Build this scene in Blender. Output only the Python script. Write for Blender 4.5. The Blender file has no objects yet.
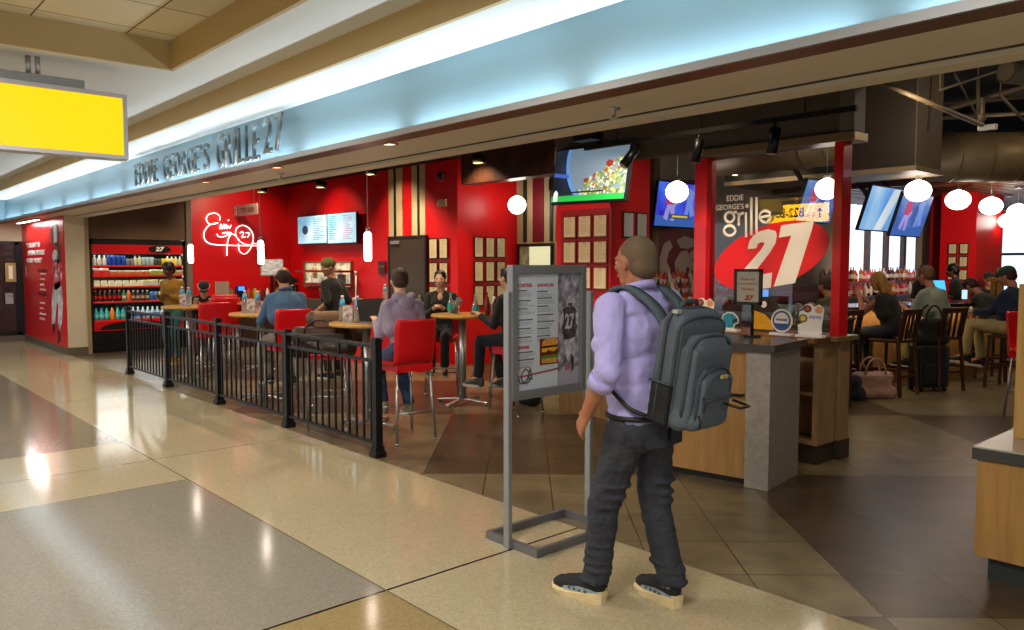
import bpy, bmesh, math, random
from mathutils import Vector, Matrix, Euler
random.seed(27)
scene = bpy.context.scene
C = scene.collection
PI = math.pi

# ---------------------------------------------------------------- camera
FPX, EYE = 784.6, 1.62
TILT = math.atan(50/784.6); YAW = math.radians(48.0)
camd = bpy.data.cameras.new('camera'); cam = bpy.data.objects.new('camera', camd); C.objects.link(cam)
cam.location = (0, 0, EYE); cam.rotation_euler = (PI/2 - TILT, 0, YAW)
camd.sensor_width = 36; camd.lens = 36*FPX/1024; camd.clip_start = .05; camd.clip_end = 200
scene.camera = cam
FW = Vector((-math.sin(YAW)*math.cos(TILT), math.cos(YAW)*math.cos(TILT), -math.sin(TILT)))
RT = Vector((math.cos(YAW), math.sin(YAW), 0)); UP = RT.cross(FW)
def ray(px, py): return FW + RT*((px-512)/FPX) + UP*((315-py)/FPX)
def onz(px, py, z=0.0):
    r = ray(px, py); t = (z-EYE)/r.z; return Vector((r.x*t, r.y*t, z))
def ony(px, py, Y):
    r = ray(px, py); t = Y/r.y; return Vector((r.x*t, Y, EYE+r.z*t))
def onx(px, py, X):
    r = ray(px, py); t = X/r.x; return Vector((X, r.y*t, EYE+r.z*t))

# ---------------------------------------------------------------- objects
def put(o, parent=None):
    C.objects.link(o)
    if parent is not None: o.parent = parent
    return o
def tag(o, label=None, cat=None, group=None, kind=None):
    if label: o['label'] = label
    if cat: o['category'] = cat
    if group: o['group'] = group
    if kind: o['kind'] = kind
    return o
def thing(name, label, cat, loc=(0,0,0), rz=0, group=None):
    o = bpy.data.objects.new(name, None); o.empty_display_size = .1
    o.location = loc; o.rotation_euler = (0,0,rz)
    return tag(put(o), label, cat, group)
def copy_tree(o, parent=None):
    c = o.copy(); C.objects.link(c)
    if parent is not None: c.parent = parent
    for ch in [x for x in C.objects if x.parent == o]: copy_tree(ch, c)
    return c

# ---------------------------------------------------------------- mesh builder
class MB:
    def __init__(s): s.bm = bmesh.new(); s.mi = 0
    def _tagf(s, n0):
        if s.mi:
            s.bm.faces.ensure_lookup_table()
            for f in s.bm.faces[n0:]: f.material_index = s.mi
    def mesh(s, vs, fs, smooth=False):
        n0 = len(s.bm.faces)
        v = [s.bm.verts.new(p) for p in vs]
        for f in fs:
            try:
                g = s.bm.faces.new([v[i] for i in f]); g.smooth = smooth
            except ValueError: pass
        s._tagf(n0); return s
    def box(s, x0, x1, y0, y1, z0, z1, M=None, b=0):
        if x0 > x1: x0, x1 = x1, x0
        if y0 > y1: y0, y1 = y1, y0
        if z0 > z1: z0, z1 = z1, z0
        n0 = len(s.bm.faces)
        t = bmesh.new()
        vs = [t.verts.new((x,y,z)) for x in (x0,x1) for y in (y0,y1) for z in (z0,z1)]
        for f in ((0,1,3,2),(4,6,7,5),(0,4,5,1),(2,3,7,6),(0,2,6,4),(1,5,7,3)): t.faces.new([vs[i] for i in f])
        if b > 0:
            b = min(b, .45*min(x1-x0, y1-y0, z1-z0))
            bmesh.ops.bevel(t, geom=list(t.edges), offset=b, segments=2, affect='EDGES', profile=.5)
        s._join(t, M); s._tagf(n0); return s
    def _join(s, t, M=None, smooth=None):
        mp = {}
        for v in t.verts: mp[v] = s.bm.verts.new(M @ v.co if M is not None else v.co)
        for f in t.faces:
            g = s.bm.faces.new([mp[v] for v in f.verts]); g.smooth = f.smooth if smooth is None else smooth
        t.free()
    def cyl(s, p0, p1, r0, r1=None, n=16, caps=True, smooth=True):
        r1 = r0 if r1 is None else r1
        p0, p1 = Vector(p0), Vector(p1); d = p1-p0
        q = d.to_track_quat('Z', 'Y'); vs = []; fs = []
        for p, r in ((p0,r0),(p1,r1)):
            for i in range(n):
                a = 2*PI*i/n; vs.append(p + q @ Vector((r*math.cos(a), r*math.sin(a), 0)))
        n0 = len(s.bm.faces)
        v = [s.bm.verts.new(p) for p in vs]
        for i in range(n):
            f = s.bm.faces.new((v[i], v[(i+1)%n], v[n+(i+1)%n], v[n+i])); f.smooth = smooth
        if caps: s.bm.faces.new(v[:n][::-1]); s.bm.faces.new(v[n:])
        s._tagf(n0); return s
    def lathe(s, prof, c=(0,0,0), n=20, M=None, caps=True):
        c = Vector(c); n0 = len(s.bm.faces); rings = []
        for r, z in prof:
            ring = []
            for i in range(n):
                a = 2*PI*i/n; p = Vector((r*math.cos(a), r*math.sin(a), z))
                if M is not None: p = M @ p
                ring.append(s.bm.verts.new(p + c))
            rings.append(ring)
        for A, B in zip(rings, rings[1:]):
            for i in range(n):
                f = s.bm.faces.new((A[i], A[(i+1)%n], B[(i+1)%n], B[i])); f.smooth = True
        if caps: s.bm.faces.new(rings[0][::-1]); s.bm.faces.new(rings[-1])
        s._tagf(n0); return s
    def ball(s, c, r, sc=(1,1,1), M=None, u=16, v=10):
        n0 = len(s.bm.faces); t = bmesh.new()
        bmesh.ops.create_uvsphere(t, u_segments=u, v_segments=v, radius=r)
        for vv in t.verts: vv.co = Vector((vv.co.x*sc[0], vv.co.y*sc[1], vv.co.z*sc[2]))
        T = Matrix.Translation(c) @ (M if M is not None else Matrix())
        s._join(t, T, True); s._tagf(n0); return s
    def tube(s, pts, r, n=8, closed=False):
        pts = [Vector(p) for p in pts]; n0 = len(s.bm.faces); rings = []; m = len(pts)
        up = None
        for i, p in enumerate(pts):
            if closed: d = pts[(i+1)%m]-pts[i-1]
            else: d = pts[min(i+1,m-1)]-pts[max(i-1,0)]
            d.normalize()
            if up is None: up = d.orthogonal()
            up = (up - d*up.dot(d)).normalized(); sd = d.cross(up)
            rr = r[i] if isinstance(r, (list,tuple)) else r
            rings.append([s.bm.verts.new(p + (up*math.cos(2*PI*k/n) + sd*math.sin(2*PI*k/n))*rr) for k in range(n)])
        prs = list(zip(rings, rings[1:])) + ([(rings[-1], rings[0])] if closed else [])
        for A, B in prs:
            for k in range(n):
                f = s.bm.faces.new((A[k], A[(k+1)%n], B[(k+1)%n], B[k])); f.smooth = True
        if not closed: s.bm.faces.new(rings[0][::-1]); s.bm.faces.new(rings[-1])
        s._tagf(n0); return s
    def prism(s, poly, d, M=None):
        # poly in local XY, extruded by d along local Z
        t = bmesh.new(); n = len(poly)
        a = [t.verts.new((x,y,0)) for x,y in poly]; b = [t.verts.new((x,y,d)) for x,y in poly]
        t.faces.new(a[::-1]); t.faces.new(b)
        for i in range(n): t.faces.new((a[i], a[(i+1)%n], b[(i+1)%n], b[i]))
        bmesh.ops.recalc_face_normals(t, faces=list(t.faces))
        n0 = len(s.bm.faces); s._join(t, M); s._tagf(n0); return s
    def beam(s, p0, p1, w, h, up=(0,0,1), b=0):
        p0, p1 = Vector(p0), Vector(p1); d = p1-p0; L = d.length; d.normalize(); up = Vector(up)
        sd = d.cross(up)
        if sd.length < 1e-4: sd = d.cross(Vector((0,1,0)))
        sd.normalize(); u = sd.cross(d)
        M = Matrix((( d.x, sd.x, u.x, p0.x),(d.y, sd.y, u.y, p0.y),(d.z, sd.z, u.z, p0.z),(0,0,0,1)))
        return s.box(0, L, -w/2, w/2, -h/2, h/2, M, b)
    def build(s, name, mat=None, parent=None, mods=None):
        bmesh.ops.recalc_face_normals(s.bm, faces=list(s.bm.faces)) if not getattr(s, 'raw', False) else None
        me = bpy.data.meshes.new(name); s.bm.to_mesh(me); s.bm.free()
        for m in (mat if isinstance(mat, (list,tuple)) else [mat]):
            if m: me.materials.append(m)
        o = bpy.data.objects.new(name, me); return put(o, parent)

def BX(name, mat, x0,x1,y0,y1,z0,z1, parent=None, b=0):
    return MB().box(x0,x1,y0,y1,z0,z1,b=b).build(name, mat, parent)
def bake(o):
    """replace an object's mesh by its evaluated one"""
    dg = bpy.context.evaluated_depsgraph_get(); dg.update()
    me = bpy.data.meshes.new_from_object(o.evaluated_get(dg)); o.modifiers.clear(); old = o.data
    o.data = me; return o

def wallM(x, y, z, face='-Y', rz=None):
    """local x -> right as seen by a viewer facing the surface, local y -> up, local z -> out of the surface"""
    if face == '-Y': X, Z = Vector((1,0,0)), Vector((0,-1,0))
    elif face == '+X': X, Z = Vector((0,1,0)), Vector((1,0,0))
    elif face == '+Y': X, Z = Vector((-1,0,0)), Vector((0,1,0))
    elif face == '-X': X, Z = Vector((0,-1,0)), Vector((-1,0,0))
    Y = Z.cross(X)
    return Matrix(((X.x,Y.x,Z.x,x),(X.y,Y.y,Z.y,y),(X.z,Y.z,Z.z,z),(0,0,0,1)))
FONT = None
def text_mesh(txt, size, M, mat, name, parent=None, depth=.002, sx=1.0, bold=0.0, align='LEFT', shear=0.0, space=1.0, line=1.0):
    cu = bpy.data.curves.new(name, 'FONT'); cu.body = txt; cu.size = size; cu.extrude = depth; cu.offset = bold
    cu.align_x = align; cu.shear = shear; cu.space_character = space; cu.space_line = line; cu.resolution_u = 3
    t = bpy.data.objects.new(name, cu); C.objects.link(t)
    dg = bpy.context.evaluated_depsgraph_get(); me = bpy.data.meshes.new_from_object(t.evaluated_get(dg))
    bpy.data.objects.remove(t); bpy.data.curves.remove(cu)
    me.transform(M @ Matrix.Diagonal((sx,1,1,1)))
    me.materials.clear(); me.materials.append(mat); me.name = name
    o = bpy.data.objects.new(name, me); return put(o, parent)
def join_into(name, objs, parent=None):
    """merge freshly made meshes (no bpy.ops) into one"""
    bm = bmesh.new(); mats = []
    for o in objs:
        me = o.data; idx = []
        for m in me.materials:
            if m not in mats: mats.append(m)
            idx.append(mats.index(m))
        n0 = len(bm.faces); bm.from_mesh(me); bm.faces.ensure_lookup_table()
        for f in bm.faces[n0:]: f.material_index = idx[f.material_index] if idx else 0
        bpy.data.objects.remove(o)
    me = bpy.data.meshes.new(name); bm.to_mesh(me); bm.free()
    for m in mats: me.materials.append(m)
    return put(bpy.data.objects.new(name, me), parent)

# ---------------------------------------------------------------- materials
def lin(c): return c/12.92 if c <= .04045 else ((c+.055)/1.055)**2.4
def hx(s):
    s = s.lstrip('#'); return tuple(lin(int(s[i:i+2],16)/255) for i in (0,2,4))
MATS = {}
def mat(name, col, rough=.5, metal=0, bump=0, bscale=60, var=0, vscale=8, spec=.5, emit=None, es=0, alpha=1, trans=0, coat=0, sheen=0, wave=None, stretch=None, ior=1.45):
    if name in MATS: return MATS[name]
    m = bpy.data.materials.new(name); m.use_nodes = True; nt = m.node_tree; N = nt.nodes; L = nt.links
    b = N['Principled BSDF']; c = hx(col) if isinstance(col, str) else col
    b.inputs['Base Color'].default_value = (*c, 1); b.inputs['Roughness'].default_value = rough
    b.inputs['Metallic'].default_value = metal; b.inputs['Specular IOR Level'].default_value = spec
    b.inputs['Transmission Weight'].default_value = trans; b.inputs['Coat Weight'].default_value = coat
    b.inputs['Sheen Weight'].default_value = sheen; b.inputs['Alpha'].default_value = alpha; b.inputs['IOR'].default_value = ior
    if emit is not None:
        e = hx(emit) if isinstance(emit, str) else emit
        b.inputs['Emission Color'].default_value = (*e, 1); b.inputs['Emission Strength'].default_value = es
    if bump or var or wave:
        tc = N.new('ShaderNodeTexCoord'); mp = N.new('ShaderNodeMapping'); L.new(tc.outputs['Object'], mp.inputs[0])
        if stretch: mp.inputs['Scale'].default_value = stretch
    if var:
        n = N.new('ShaderNodeTexNoise'); n.inputs['Scale'].default_value = vscale; n.inputs['Detail'].default_value = 4
        L.new(mp.outputs[0], n.inputs['Vector'])
        r = N.new('ShaderNodeValToRGB'); L.new(n.outputs['Fac'], r.inputs[0])
        r.color_ramp.elements[0].position = .3; r.color_ramp.elements[1].position = .7
        r.color_ramp.elements[0].color = (*[x*(1-var) for x in c],1); r.color_ramp.elements[1].color = (*[min(1,x*(1+var)) for x in c],1)
        L.new(r.outputs[0], b.inputs['Base Color'])
    if bump:
        n = N.new('ShaderNodeTexNoise'); n.inputs['Scale'].default_value = bscale; n.inputs['Detail'].default_value = 5
        L.new(mp.outputs[0], n.inputs['Vector'])
        bp = N.new('ShaderNodeBump'); bp.inputs['Strength'].default_value = bump; bp.inputs['Distance'].default_value = .02
        L.new(n.outputs['Fac'], bp.inputs['Height']); L.new(bp.outputs[0], b.inputs['Normal'])
    MATS[name] = m; return m
def wood(name, c0, c1, scale=(1,1,12), rough=.4, coat=.1):
    m = mat(name, c0, rough, coat=coat); nt = m.node_tree; N = nt.nodes; L = nt.links; b = N['Principled BSDF']
    tc = N.new('ShaderNodeTexCoord'); mp = N.new('ShaderNodeMapping'); mp.inputs['Scale'].default_value = scale
    n = N.new('ShaderNodeTexNoise'); n.inputs['Scale'].default_value = 4; n.inputs['Detail'].default_value = 6; n.inputs['Distortion'].default_value = .6
    r = N.new('ShaderNodeValToRGB'); r.color_ramp.elements[0].position = .3; r.color_ramp.elements[1].position = .72
    r.color_ramp.elements[0].color = (*hx(c0),1); r.color_ramp.elements[1].color = (*hx(c1),1)
    L.new(tc.outputs['Object'], mp.inputs[0]); L.new(mp.outputs[0], n.inputs['Vector']); L.new(n.outputs['Fac'], r.inputs[0]); L.new(r.outputs[0], b.inputs['Base Color'])
    return m
def emat(name, col, s, base=None): return mat(name, base or col, .5, emit=col, es=s)
def pic(name, stops, scale=6, kind='noise', es=0, seed=0, detail=3, rough=.3, stretch=(1,1,1)):
    """a printed or glowing picture: noise through a colour ramp"""
    m = bpy.data.materials.new(name); m.use_nodes = True; N = m.node_tree.nodes; L = m.node_tree.links; b = N['Principled BSDF']
    b.inputs['Roughness'].default_value = rough
    tc = N.new('ShaderNodeTexCoord'); mp = N.new('ShaderNodeMapping'); mp.inputs['Location'].default_value = (seed*3.1, seed*1.7, seed*2.3); mp.inputs['Scale'].default_value = stretch
    L.new(tc.outputs['Object'], mp.inputs[0])
    if kind == 'noise':
        n = N.new('ShaderNodeTexNoise'); n.inputs['Scale'].default_value = scale; n.inputs['Detail'].default_value = detail; o = n.outputs['Fac']
    else:
        n = N.new('ShaderNodeTexVoronoi'); n.inputs['Scale'].default_value = scale; o = n.outputs['Color']
    L.new(mp.outputs[0], n.inputs['Vector'])
    r = N.new('ShaderNodeValToRGB'); r.color_ramp.interpolation = 'LINEAR' if kind == 'noise' else 'CONSTANT'
    while len(r.color_ramp.elements) < len(stops): r.color_ramp.elements.new(.5)
    for e, (p, c) in zip(r.color_ramp.elements, stops): e.position = p; e.color = (*hx(c), 1)
    L.new(o, r.inputs[0]); L.new(r.outputs[0], b.inputs['Base Color'])
    if es: L.new(r.outputs[0], b.inputs['Emission Color']); b.inputs['Emission Strength'].default_value = es
    return m

RED = mat('red_paint', '#cf0a12', .38, var=.06, vscale=2)
DRED = mat('deep_red_paint', '#9a0c14', .45, var=.06, vscale=2)
CREAM = mat('cream_paint', '#c2b89f', .55, var=.03)
WHITEC = mat('white_ceiling_paint', '#d8dbdb', .7)
TANC = mat('tan_paint', '#bba472', .6)
BLACK = mat('black_paint', '#0c0b0b', .5)
VOID = mat('dark_ceiling_paint', '#171412', .8)
BLKM = mat('black_metal', '#17181a', .38, metal=.3, var=.15, vscale=20)
STEEL = mat('brushed_steel', '#b4b6b8', .32, metal=.9)
GREYM = mat('grey_painted_metal', '#94989c', .4, metal=.5)
CHROME = mat('chrome', '#d8d8da', .15, metal=1)
REDPL = mat('red_plastic', '#d20f1b', .3, coat=.2)
OAK = wood('light_wood_laminate', '#8a6a42', '#a88558', (9,9,.8), .42)
OAKH = wood('light_wood_laminate_flat', '#96703f', '#b38a52', (2,9,2), .4)
DKW = wood('dark_wood', '#2c180f', '#4e2c1a', (3,3,1), .4)
MIDW = wood('mid_wood', '#5d3a20', '#8a5c36', (3,3,.7), .4)
GLASS = mat('clear_glass', '#ffffff', .02, trans=1, ior=1.45)
PAPER = mat('paper', '#e6e2d6', .6)
WHITE = mat('white_plastic', '#e9e9e6', .4)
INK = mat('ink', '#1c1c20', .6)
# ---------------------------------------------------------------- floors
def terrazzo():
    m = bpy.data.materials.new('terrazzo'); m.use_nodes = True; N = m.node_tree.nodes; L = m.node_tree.links; b = N['Principled BSDF']
    b.inputs['Roughness'].default_value = .12; b.inputs['Specular IOR Level'].default_value = .5
    tc = N.new('ShaderNodeTexCoord'); sp = N.new('ShaderNodeSeparateXYZ'); L.new(tc.outputs['Object'], sp.inputs[0])
    def math_(op, a, bb=None):
        n = N.new('ShaderNodeMath'); n.operation = op
        for i, v in enumerate((a, bb)):
            if v is None: continue
            if isinstance(v, (int,float)): n.inputs[i].default_value = v
            else: L.new(v, n.inputs[i])
        return n.outputs[0]
    X, Y = sp.outputs[0], sp.outputs[1]
    def inside(x0, x1, y0, y1):
        r = math_('MULTIPLY', math_('GREATER_THAN', X, x0), math_('LESS_THAN', X, x1))
        return math_('MULTIPLY', r, math_('MULTIPLY', math_('GREATER_THAN', Y, y0), math_('LESS_THAN', Y, y1)))
    def mix(f, a, bcol):
        n = N.new('ShaderNodeMix'); n.data_type = 'RGBA'; L.new(f, n.inputs[0])
        for k, v in ((6,a),(7,bcol)):
            if isinstance(v, tuple): n.inputs[k].default_value = (*v,1)
            else: L.new(v, n.inputs[k])
        return n.outputs[2]
    col = mix(inside(-6.0,-3.26,-9,2.09), hx('#aca285'), hx('#888479'))
    col = mix(inside(-3.26, 1.5,-9,2.09), col, hx('#94835c'))
    col = mix(inside(-14.5,-7.65,-9,2.09), col, hx('#7d7566'))
    # chips
    v = N.new('ShaderNodeTexVoronoi'); v.inputs['Scale'].default_value = 110; L.new(tc.outputs['Object'], v.inputs['Vector'])
    r = N.new('ShaderNodeValToRGB'); L.new(v.outputs['Color'], r.inputs[0])
    r.color_ramp.elements[0].color = (.80,.79,.78,1); r.color_ramp.elements[1].color = (1.18,1.17,1.14,1); r.color_ramp.elements[0].position=.1; r.color_ramp.elements[1].position=.95
    mm = N.new('ShaderNodeMix'); mm.data_type = 'RGBA'; mm.blend_type = 'MULTIPLY'; mm.inputs[0].default_value = .8
    L.new(col, mm.inputs[6]); L.new(r.outputs[0], mm.inputs[7]); col = mm.outputs[2]
    n = N.new('ShaderNodeTexNoise'); n.inputs['Scale'].default_value = .8; L.new(tc.outputs['Object'], n.inputs['Vector'])
    r2 = N.new('ShaderNodeValToRGB'); L.new(n.outputs['Fac'], r2.inputs[0]); r2.color_ramp.elements[0].color=(.9,.9,.9,1); r2.color_ramp.elements[1].color=(1.06,1.06,1.06,1)
    mm = N.new('ShaderNodeMix'); mm.data_type = 'RGBA'; mm.blend_type = 'MULTIPLY'; mm.inputs[0].default_value = 1
    L.new(col, mm.inputs[6]); L.new(r2.outputs[0], mm.inputs[7]); col = mm.outputs[2]
    # divider strips
    def strip(ax, p, w):
        return math_('LESS_THAN', math_('ABSOLUTE', math_('SUBTRACT', ax, p)), w)
    for p, w, c in ((-6.8,.006,'#6c6350'), (-3.26,.009,'#28231c'), (-10.4,.006,'#6c6350')):
        col = mix(strip(X, p, w), col, hx(c))
    for p in (-6.0,): col = mix(math_('MULTIPLY', strip(X, p, .005), math_('LESS_THAN', Y, 2.09)), col, hx('#6c6350'))
    for p in (2.09,-.2): col = mix(strip(Y, p, .005), col, hx('#6a604c'))
    L.new(col, b.inputs['Base Color']); return m
def tiles():
    m = bpy.data.materials.new('slate_look_tile'); m.use_nodes = True; N = m.node_tree.nodes; L = m.node_tree.links; b = N['Principled BSDF']
    b.inputs['Roughness'].default_value = .3
    tc = N.new('ShaderNodeTexCoord'); mp = N.new('ShaderNodeMapping'); mp.vector_type = 'POINT'
    mp.inputs['Rotation'].default_value = (0,0,-math.radians(47)); L.new(tc.outputs['Object'], mp.inputs[0])
    # after the turn: x = sideways, y = depth along the diagonal; cells of five tiles
    of = N.new('ShaderNodeVectorMath'); of.operation = 'SUBTRACT'; of.inputs[1].default_value = (-.745-2.455*10, 3.5-2.445*10, 0); L.new(mp.outputs[0], of.inputs[0])
    ck = N.new('ShaderNodeTexChecker'); ck.inputs['Scale'].default_value = 1/2.45
    sc = N.new('ShaderNodeVectorMath'); sc.operation = 'ADD'; sc.inputs[1].default_value = (0,0,.01); L.new(of.outputs[0], sc.inputs[0])
    L.new(sc.outputs[0], ck.inputs['Vector']); ck.inputs['Color1'].default_value = (*hx('#4a4030'),1); ck.inputs['Color2'].default_value = (*hx('#726b55'),1)
    br = N.new('ShaderNodeTexBrick'); br.offset = 0; br.squash = 1; br.inputs['Scale'].default_value = 1; br.inputs['Brick Width'].default_value = .49
    br.inputs['Row Height'].default_value = .49; br.inputs['Mortar Size'].default_value = .004; br.inputs['Mortar Smooth'].default_value = 0
    br.inputs['Color1'].default_value = (.82,.82,.82,1); br.inputs['Color2'].default_value = (1.12,1.08,1.0,1); br.inputs['Mortar'].default_value = (.16,.14,.12,1)
    L.new(of.outputs[0], br.inputs['Vector'])
    n = N.new('ShaderNodeTexNoise'); n.inputs['Scale'].default_value = 3.5; n.inputs['Detail'].default_value = 6; n.inputs['Distortion'].default_value = 1.2; L.new(tc.outputs['Object'], n.inputs['Vector'])
    r = N.new('ShaderNodeValToRGB'); L.new(n.outputs['Fac'], r.inputs[0]); r.color_ramp.elements[0].color=(.72,.70,.68,1); r.color_ramp.elements[1].color=(1.25,1.2,1.12,1)
    r.color_ramp.elements[0].position=.3; r.color_ramp.elements[1].position=.72
    c = ck.outputs['Color']
    for o in (br.outputs['Color'], r.outputs[0]):
        mm = N.new('ShaderNodeMix'); mm.data_type='RGBA'; mm.blend_type='MULTIPLY'; mm.inputs[0].default_value=1; L.new(c, mm.inputs[6]); L.new(o, mm.inputs[7]); c = mm.outputs[2]
    L.new(c, b.inputs['Base Color'])
    bp = N.new('ShaderNodeBump'); bp.inputs['Strength'].default_value=.25; bp.inputs['Distance'].default_value=.01; L.new(br.outputs['Fac'], bp.inputs['Height']); bp.invert=True
    bp2 = N.new('ShaderNodeBump'); bp2.inputs['Strength'].default_value=.12; bp2.inputs['Distance'].default_value=.01; L.new(n.outputs['Fac'], bp2.inputs['Height']); L.new(bp.outputs[0], bp2.inputs['Normal']); L.new(bp2.outputs[0], b.inputs['Normal'])
    return m
def S(o): o['kind'] = 'structure'; return o
YO = 3.48                                            # opening line of the restaurant
S(BX('floor', terrazzo(), -30, 8, -12, YO, -.1, 0))
S(BX('floor', tiles(), -16.4, 8, YO, 24, -.1, 0))

# ---------------------------------------------------------------- restaurant walls
XS, YB, XB = -15.8, 7.75, -9.9
S(BX('wall_left', RED, XS-.3, XS, 5.66, YB+.3, 0, 3.3))
S(BX('wall_back', RED, XS, XB, YB, YB+.25, 0, 3.3))
S(BX('wall_side', RED, XB-.25, XB, YB+.25, 9.03, 0, 3.3))
S(BX('wall_middle', RED, -7.13, -6.2, 7.2, 7.9, .99, 3.5))
S(BX('wall_alcove', mat('alcove_brown', '#5d4630', .6, var=.05), XS-.9, XS, 3.8, 5.60, 2.1, 3.3))
S(BX('wall_alcove_back', BLACK, XS-.9, XS-.85, 3.8, 5.6, 0, 2.1))
S(BX('trim_1', mat('grey_brown_column', '#6f6355', .5), XS-.02, XS+.04, 5.60, 5.70, 0, 3.3))
# pillar at the left end of the opening
S(BX('trim_2', CREAM, -16.1, XS, 3.475, 3.80, .13, 2.52)); S(BX('trim_3', mat('brown_skirting', '#5a5346', .4), -16.1, XS+.01, 3.45, 3.82, 0, .13))
S(BX('trim_4', mat('tan_frame', '#94805c', .45), XS-.02, XS+.03, 3.80, 3.86, 0, 2.5))
# mural wall
S(BX('wall_mural', mat('mural_red', '#c80a14', .3, var=.1, vscale=1.2), -19.5, XS-.003, 3.46, 3.475, .13, 2.56))
S(BX('baseboard_left', mat('brown_skirting', '#5a5346', .4), -19.4, -16.1, 3.445, 3.6, 0, .13))
# shop window at the far left, running towards the concourse
S(BX('wall_far_left', CREAM, -19.7, -19.4, -10, 3.6, 2.12, 3.0))
S(BX('baseboard_far_left', mat('brown_skirting', '#5a5346', .4), -19.7, -19.36, -10, 3.44, 0, .13))
w = thing('window_1', '', ''); w['kind'] = 'structure'
for k in ('label','category'):
    if k in w: del w[k]
MB().box(-19.5,-19.38,3.32,3.46,.13,2.12).box(-19.5,-19.38,.6,3.4,2.04,2.12).box(-19.5,-19.38,.6,3.4,.13,.2).box(-19.5,-19.38,1.6,1.7,.13,2.12).build('window_frame', BLKM, w)
BX('window_pane', mat('dark_shop_glass', '#2a1712', .08, spec=.8), -19.46,-19.44,.6,3.4,.13,2.12, w)
# striped wall with door, back wall
def stripes(xs, y, z0, z1, n0):
    for i, (a, b_, c) in enumerate(xs):
        S(BX('trim_%d' % (n0+i), c, a, b_, y-.012, y, z0, z1))
CRM = mat('stripe_cream', '#b9ab85', .6); BLK2 = mat('stripe_black', '#121512', .5); GRN = mat('stripe_green', '#12351f', .5); MRN = mat('stripe_maroon', '#6d1420', .5)
X = lambda px, Y=YB: ony(px, 240, Y).x
stripes([(X(389.5),X(394.5),CRM),(X(394.5),X(397),BLK2),(X(397),X(403),CRM),(X(412.5),X(418),CRM),(X(418),X(420.5),BLK2),(X(420.5),X(426),CRM)], YB, 2.1, 3.3, 10)
Y2 = 9.03
S(BX('wall_striped', mat('stripe_cream', '#b9ab85', .6), XB, -7.35, Y2, Y2+.2, 0, 3.4))
stripes([(X(523.5,Y2),X(527,Y2),GRN),(X(533,Y2),X(544,Y2),MRN),(X(550,Y2),X(553,Y2),GRN),(X(556,Y2),X(560,Y2),RED)], Y2, 2.0, 3.4, 20)
# counter-high wood base under the red pillar, half wall behind the host stand
S(BX('wall_pillar_base', OAK, -7.3, -6.1, 7.1, 7.95, .0, .99))
S(BX('trim_30', MIDW, -7.35, -6.05, 7.05, 8.0, .99, 1.03))
S(BX('wall_half', OAK, -6.1, -4.1, 6.2, 6.36, 0, 1.0)); S(BX('trim_31', MIDW, -6.1, -4.1, 6.12, 6.42, 1.0, 1.04))
# far room
S(BX('wall_far', mat('far_wall', '#aaa08c', .6), -8.6, 6, 21.5, 21.7, 0, 4))
S(BX('wall_right', mat('far_wall', '#aaa08c', .6), 5.2, 5.4, 4.5, 21.5, 0, 4.2))
SKYP = emat('daylight_window_glass', '#cfe2f2', 1.15)
def bigwin(name, M, w_, h_, bars, hbars, fm):
    o = bpy.data.objects.new(name, None); put(o); o['kind'] = 'structure'
    MB().box(0,w_,0,h_,-.01,.0,M).build('pane', SKYP, o)
    b = MB().box(-.06,w_+.06,-.06,0,-.02,.06,M).box(-.06,w_+.06,h_,h_+.06,-.02,.06,M).box(-.06,0,0,h_,-.02,.06,M).box(w_,w_+.06,0,h_,-.02,.06,M)
    for x in bars: b.box(x-.07,x+.07,0,h_,0,.10,M)
    for y in hbars: b.box(0,w_,y-.03,y+.03,0,.05,M)
    b.build('mullions', fm, o)
S(BX('wall_window_side', mat('far_wall', '#aaa08c', .6), -8.3, -8.0, 9.2, 21.5, 0, 3.9))
bigwin('window_2', wallM(-7.98, 16.6, 1.0, '+X'), 4.6, 2.2, (1.45,2.45,3.45,4.4), (), DKW)
bigwin('window_3', wallM(ony(976,250,21.45).x, 21.47, .9, '-Y'), 1.55, 1.85, (), (.98,), BLKM)
S(BX('wall_red_far', DRED, -5.95, -5.35, 16.3, 17.5, 0, 3.1)); S(BX('wall_red_block', RED, ony(940,250,16).x, ony(975.5,250,16).x, 16, 17.5, 0, 2.95))  # deeper red on the recessed far wall stands in for its shade
S(BX('trim_32', mat('cream_post', '#9d8f78', .5), -6.3, -5.97, 16.6, 17.2, 0, 3.1))
# ---------------------------------------------------------------- ceilings
S(BX('ceiling_dining', VOID, -17, -5.8, 3.8, 10, 3.3, 3.4))
S(BX('ceiling_bar', VOID, -9, 6, 3.8, 22, 4.3, 4.4))
S(BX('trim_40', VOID, -5.9, -5.8, 3.8, 10, 3.3, 4.4)); S(BX('trim_41', VOID, -16, 8, 3.7, 3.85, 2.6, 4.4))
# slatted ceiling over the bar
sl = thing('slatted_ceiling', 'dark wood slatted ceiling panel above the bar', 'ceiling panel')
b = MB()
for i in range(26): b.box(-7.9, 4, 13.8+i*.3, 13.8+i*.3+.10, 2.95, 3.05)
b.build('slats', wood('slat_wood','#4a2c1c','#6e452e',(3,3,1),.4), sl); BX('backing', mat('slat_backing', '#2a1d17', .8), -7.9, 4, 13.8, 21.4, 3.15, 3.17, sl)
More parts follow.
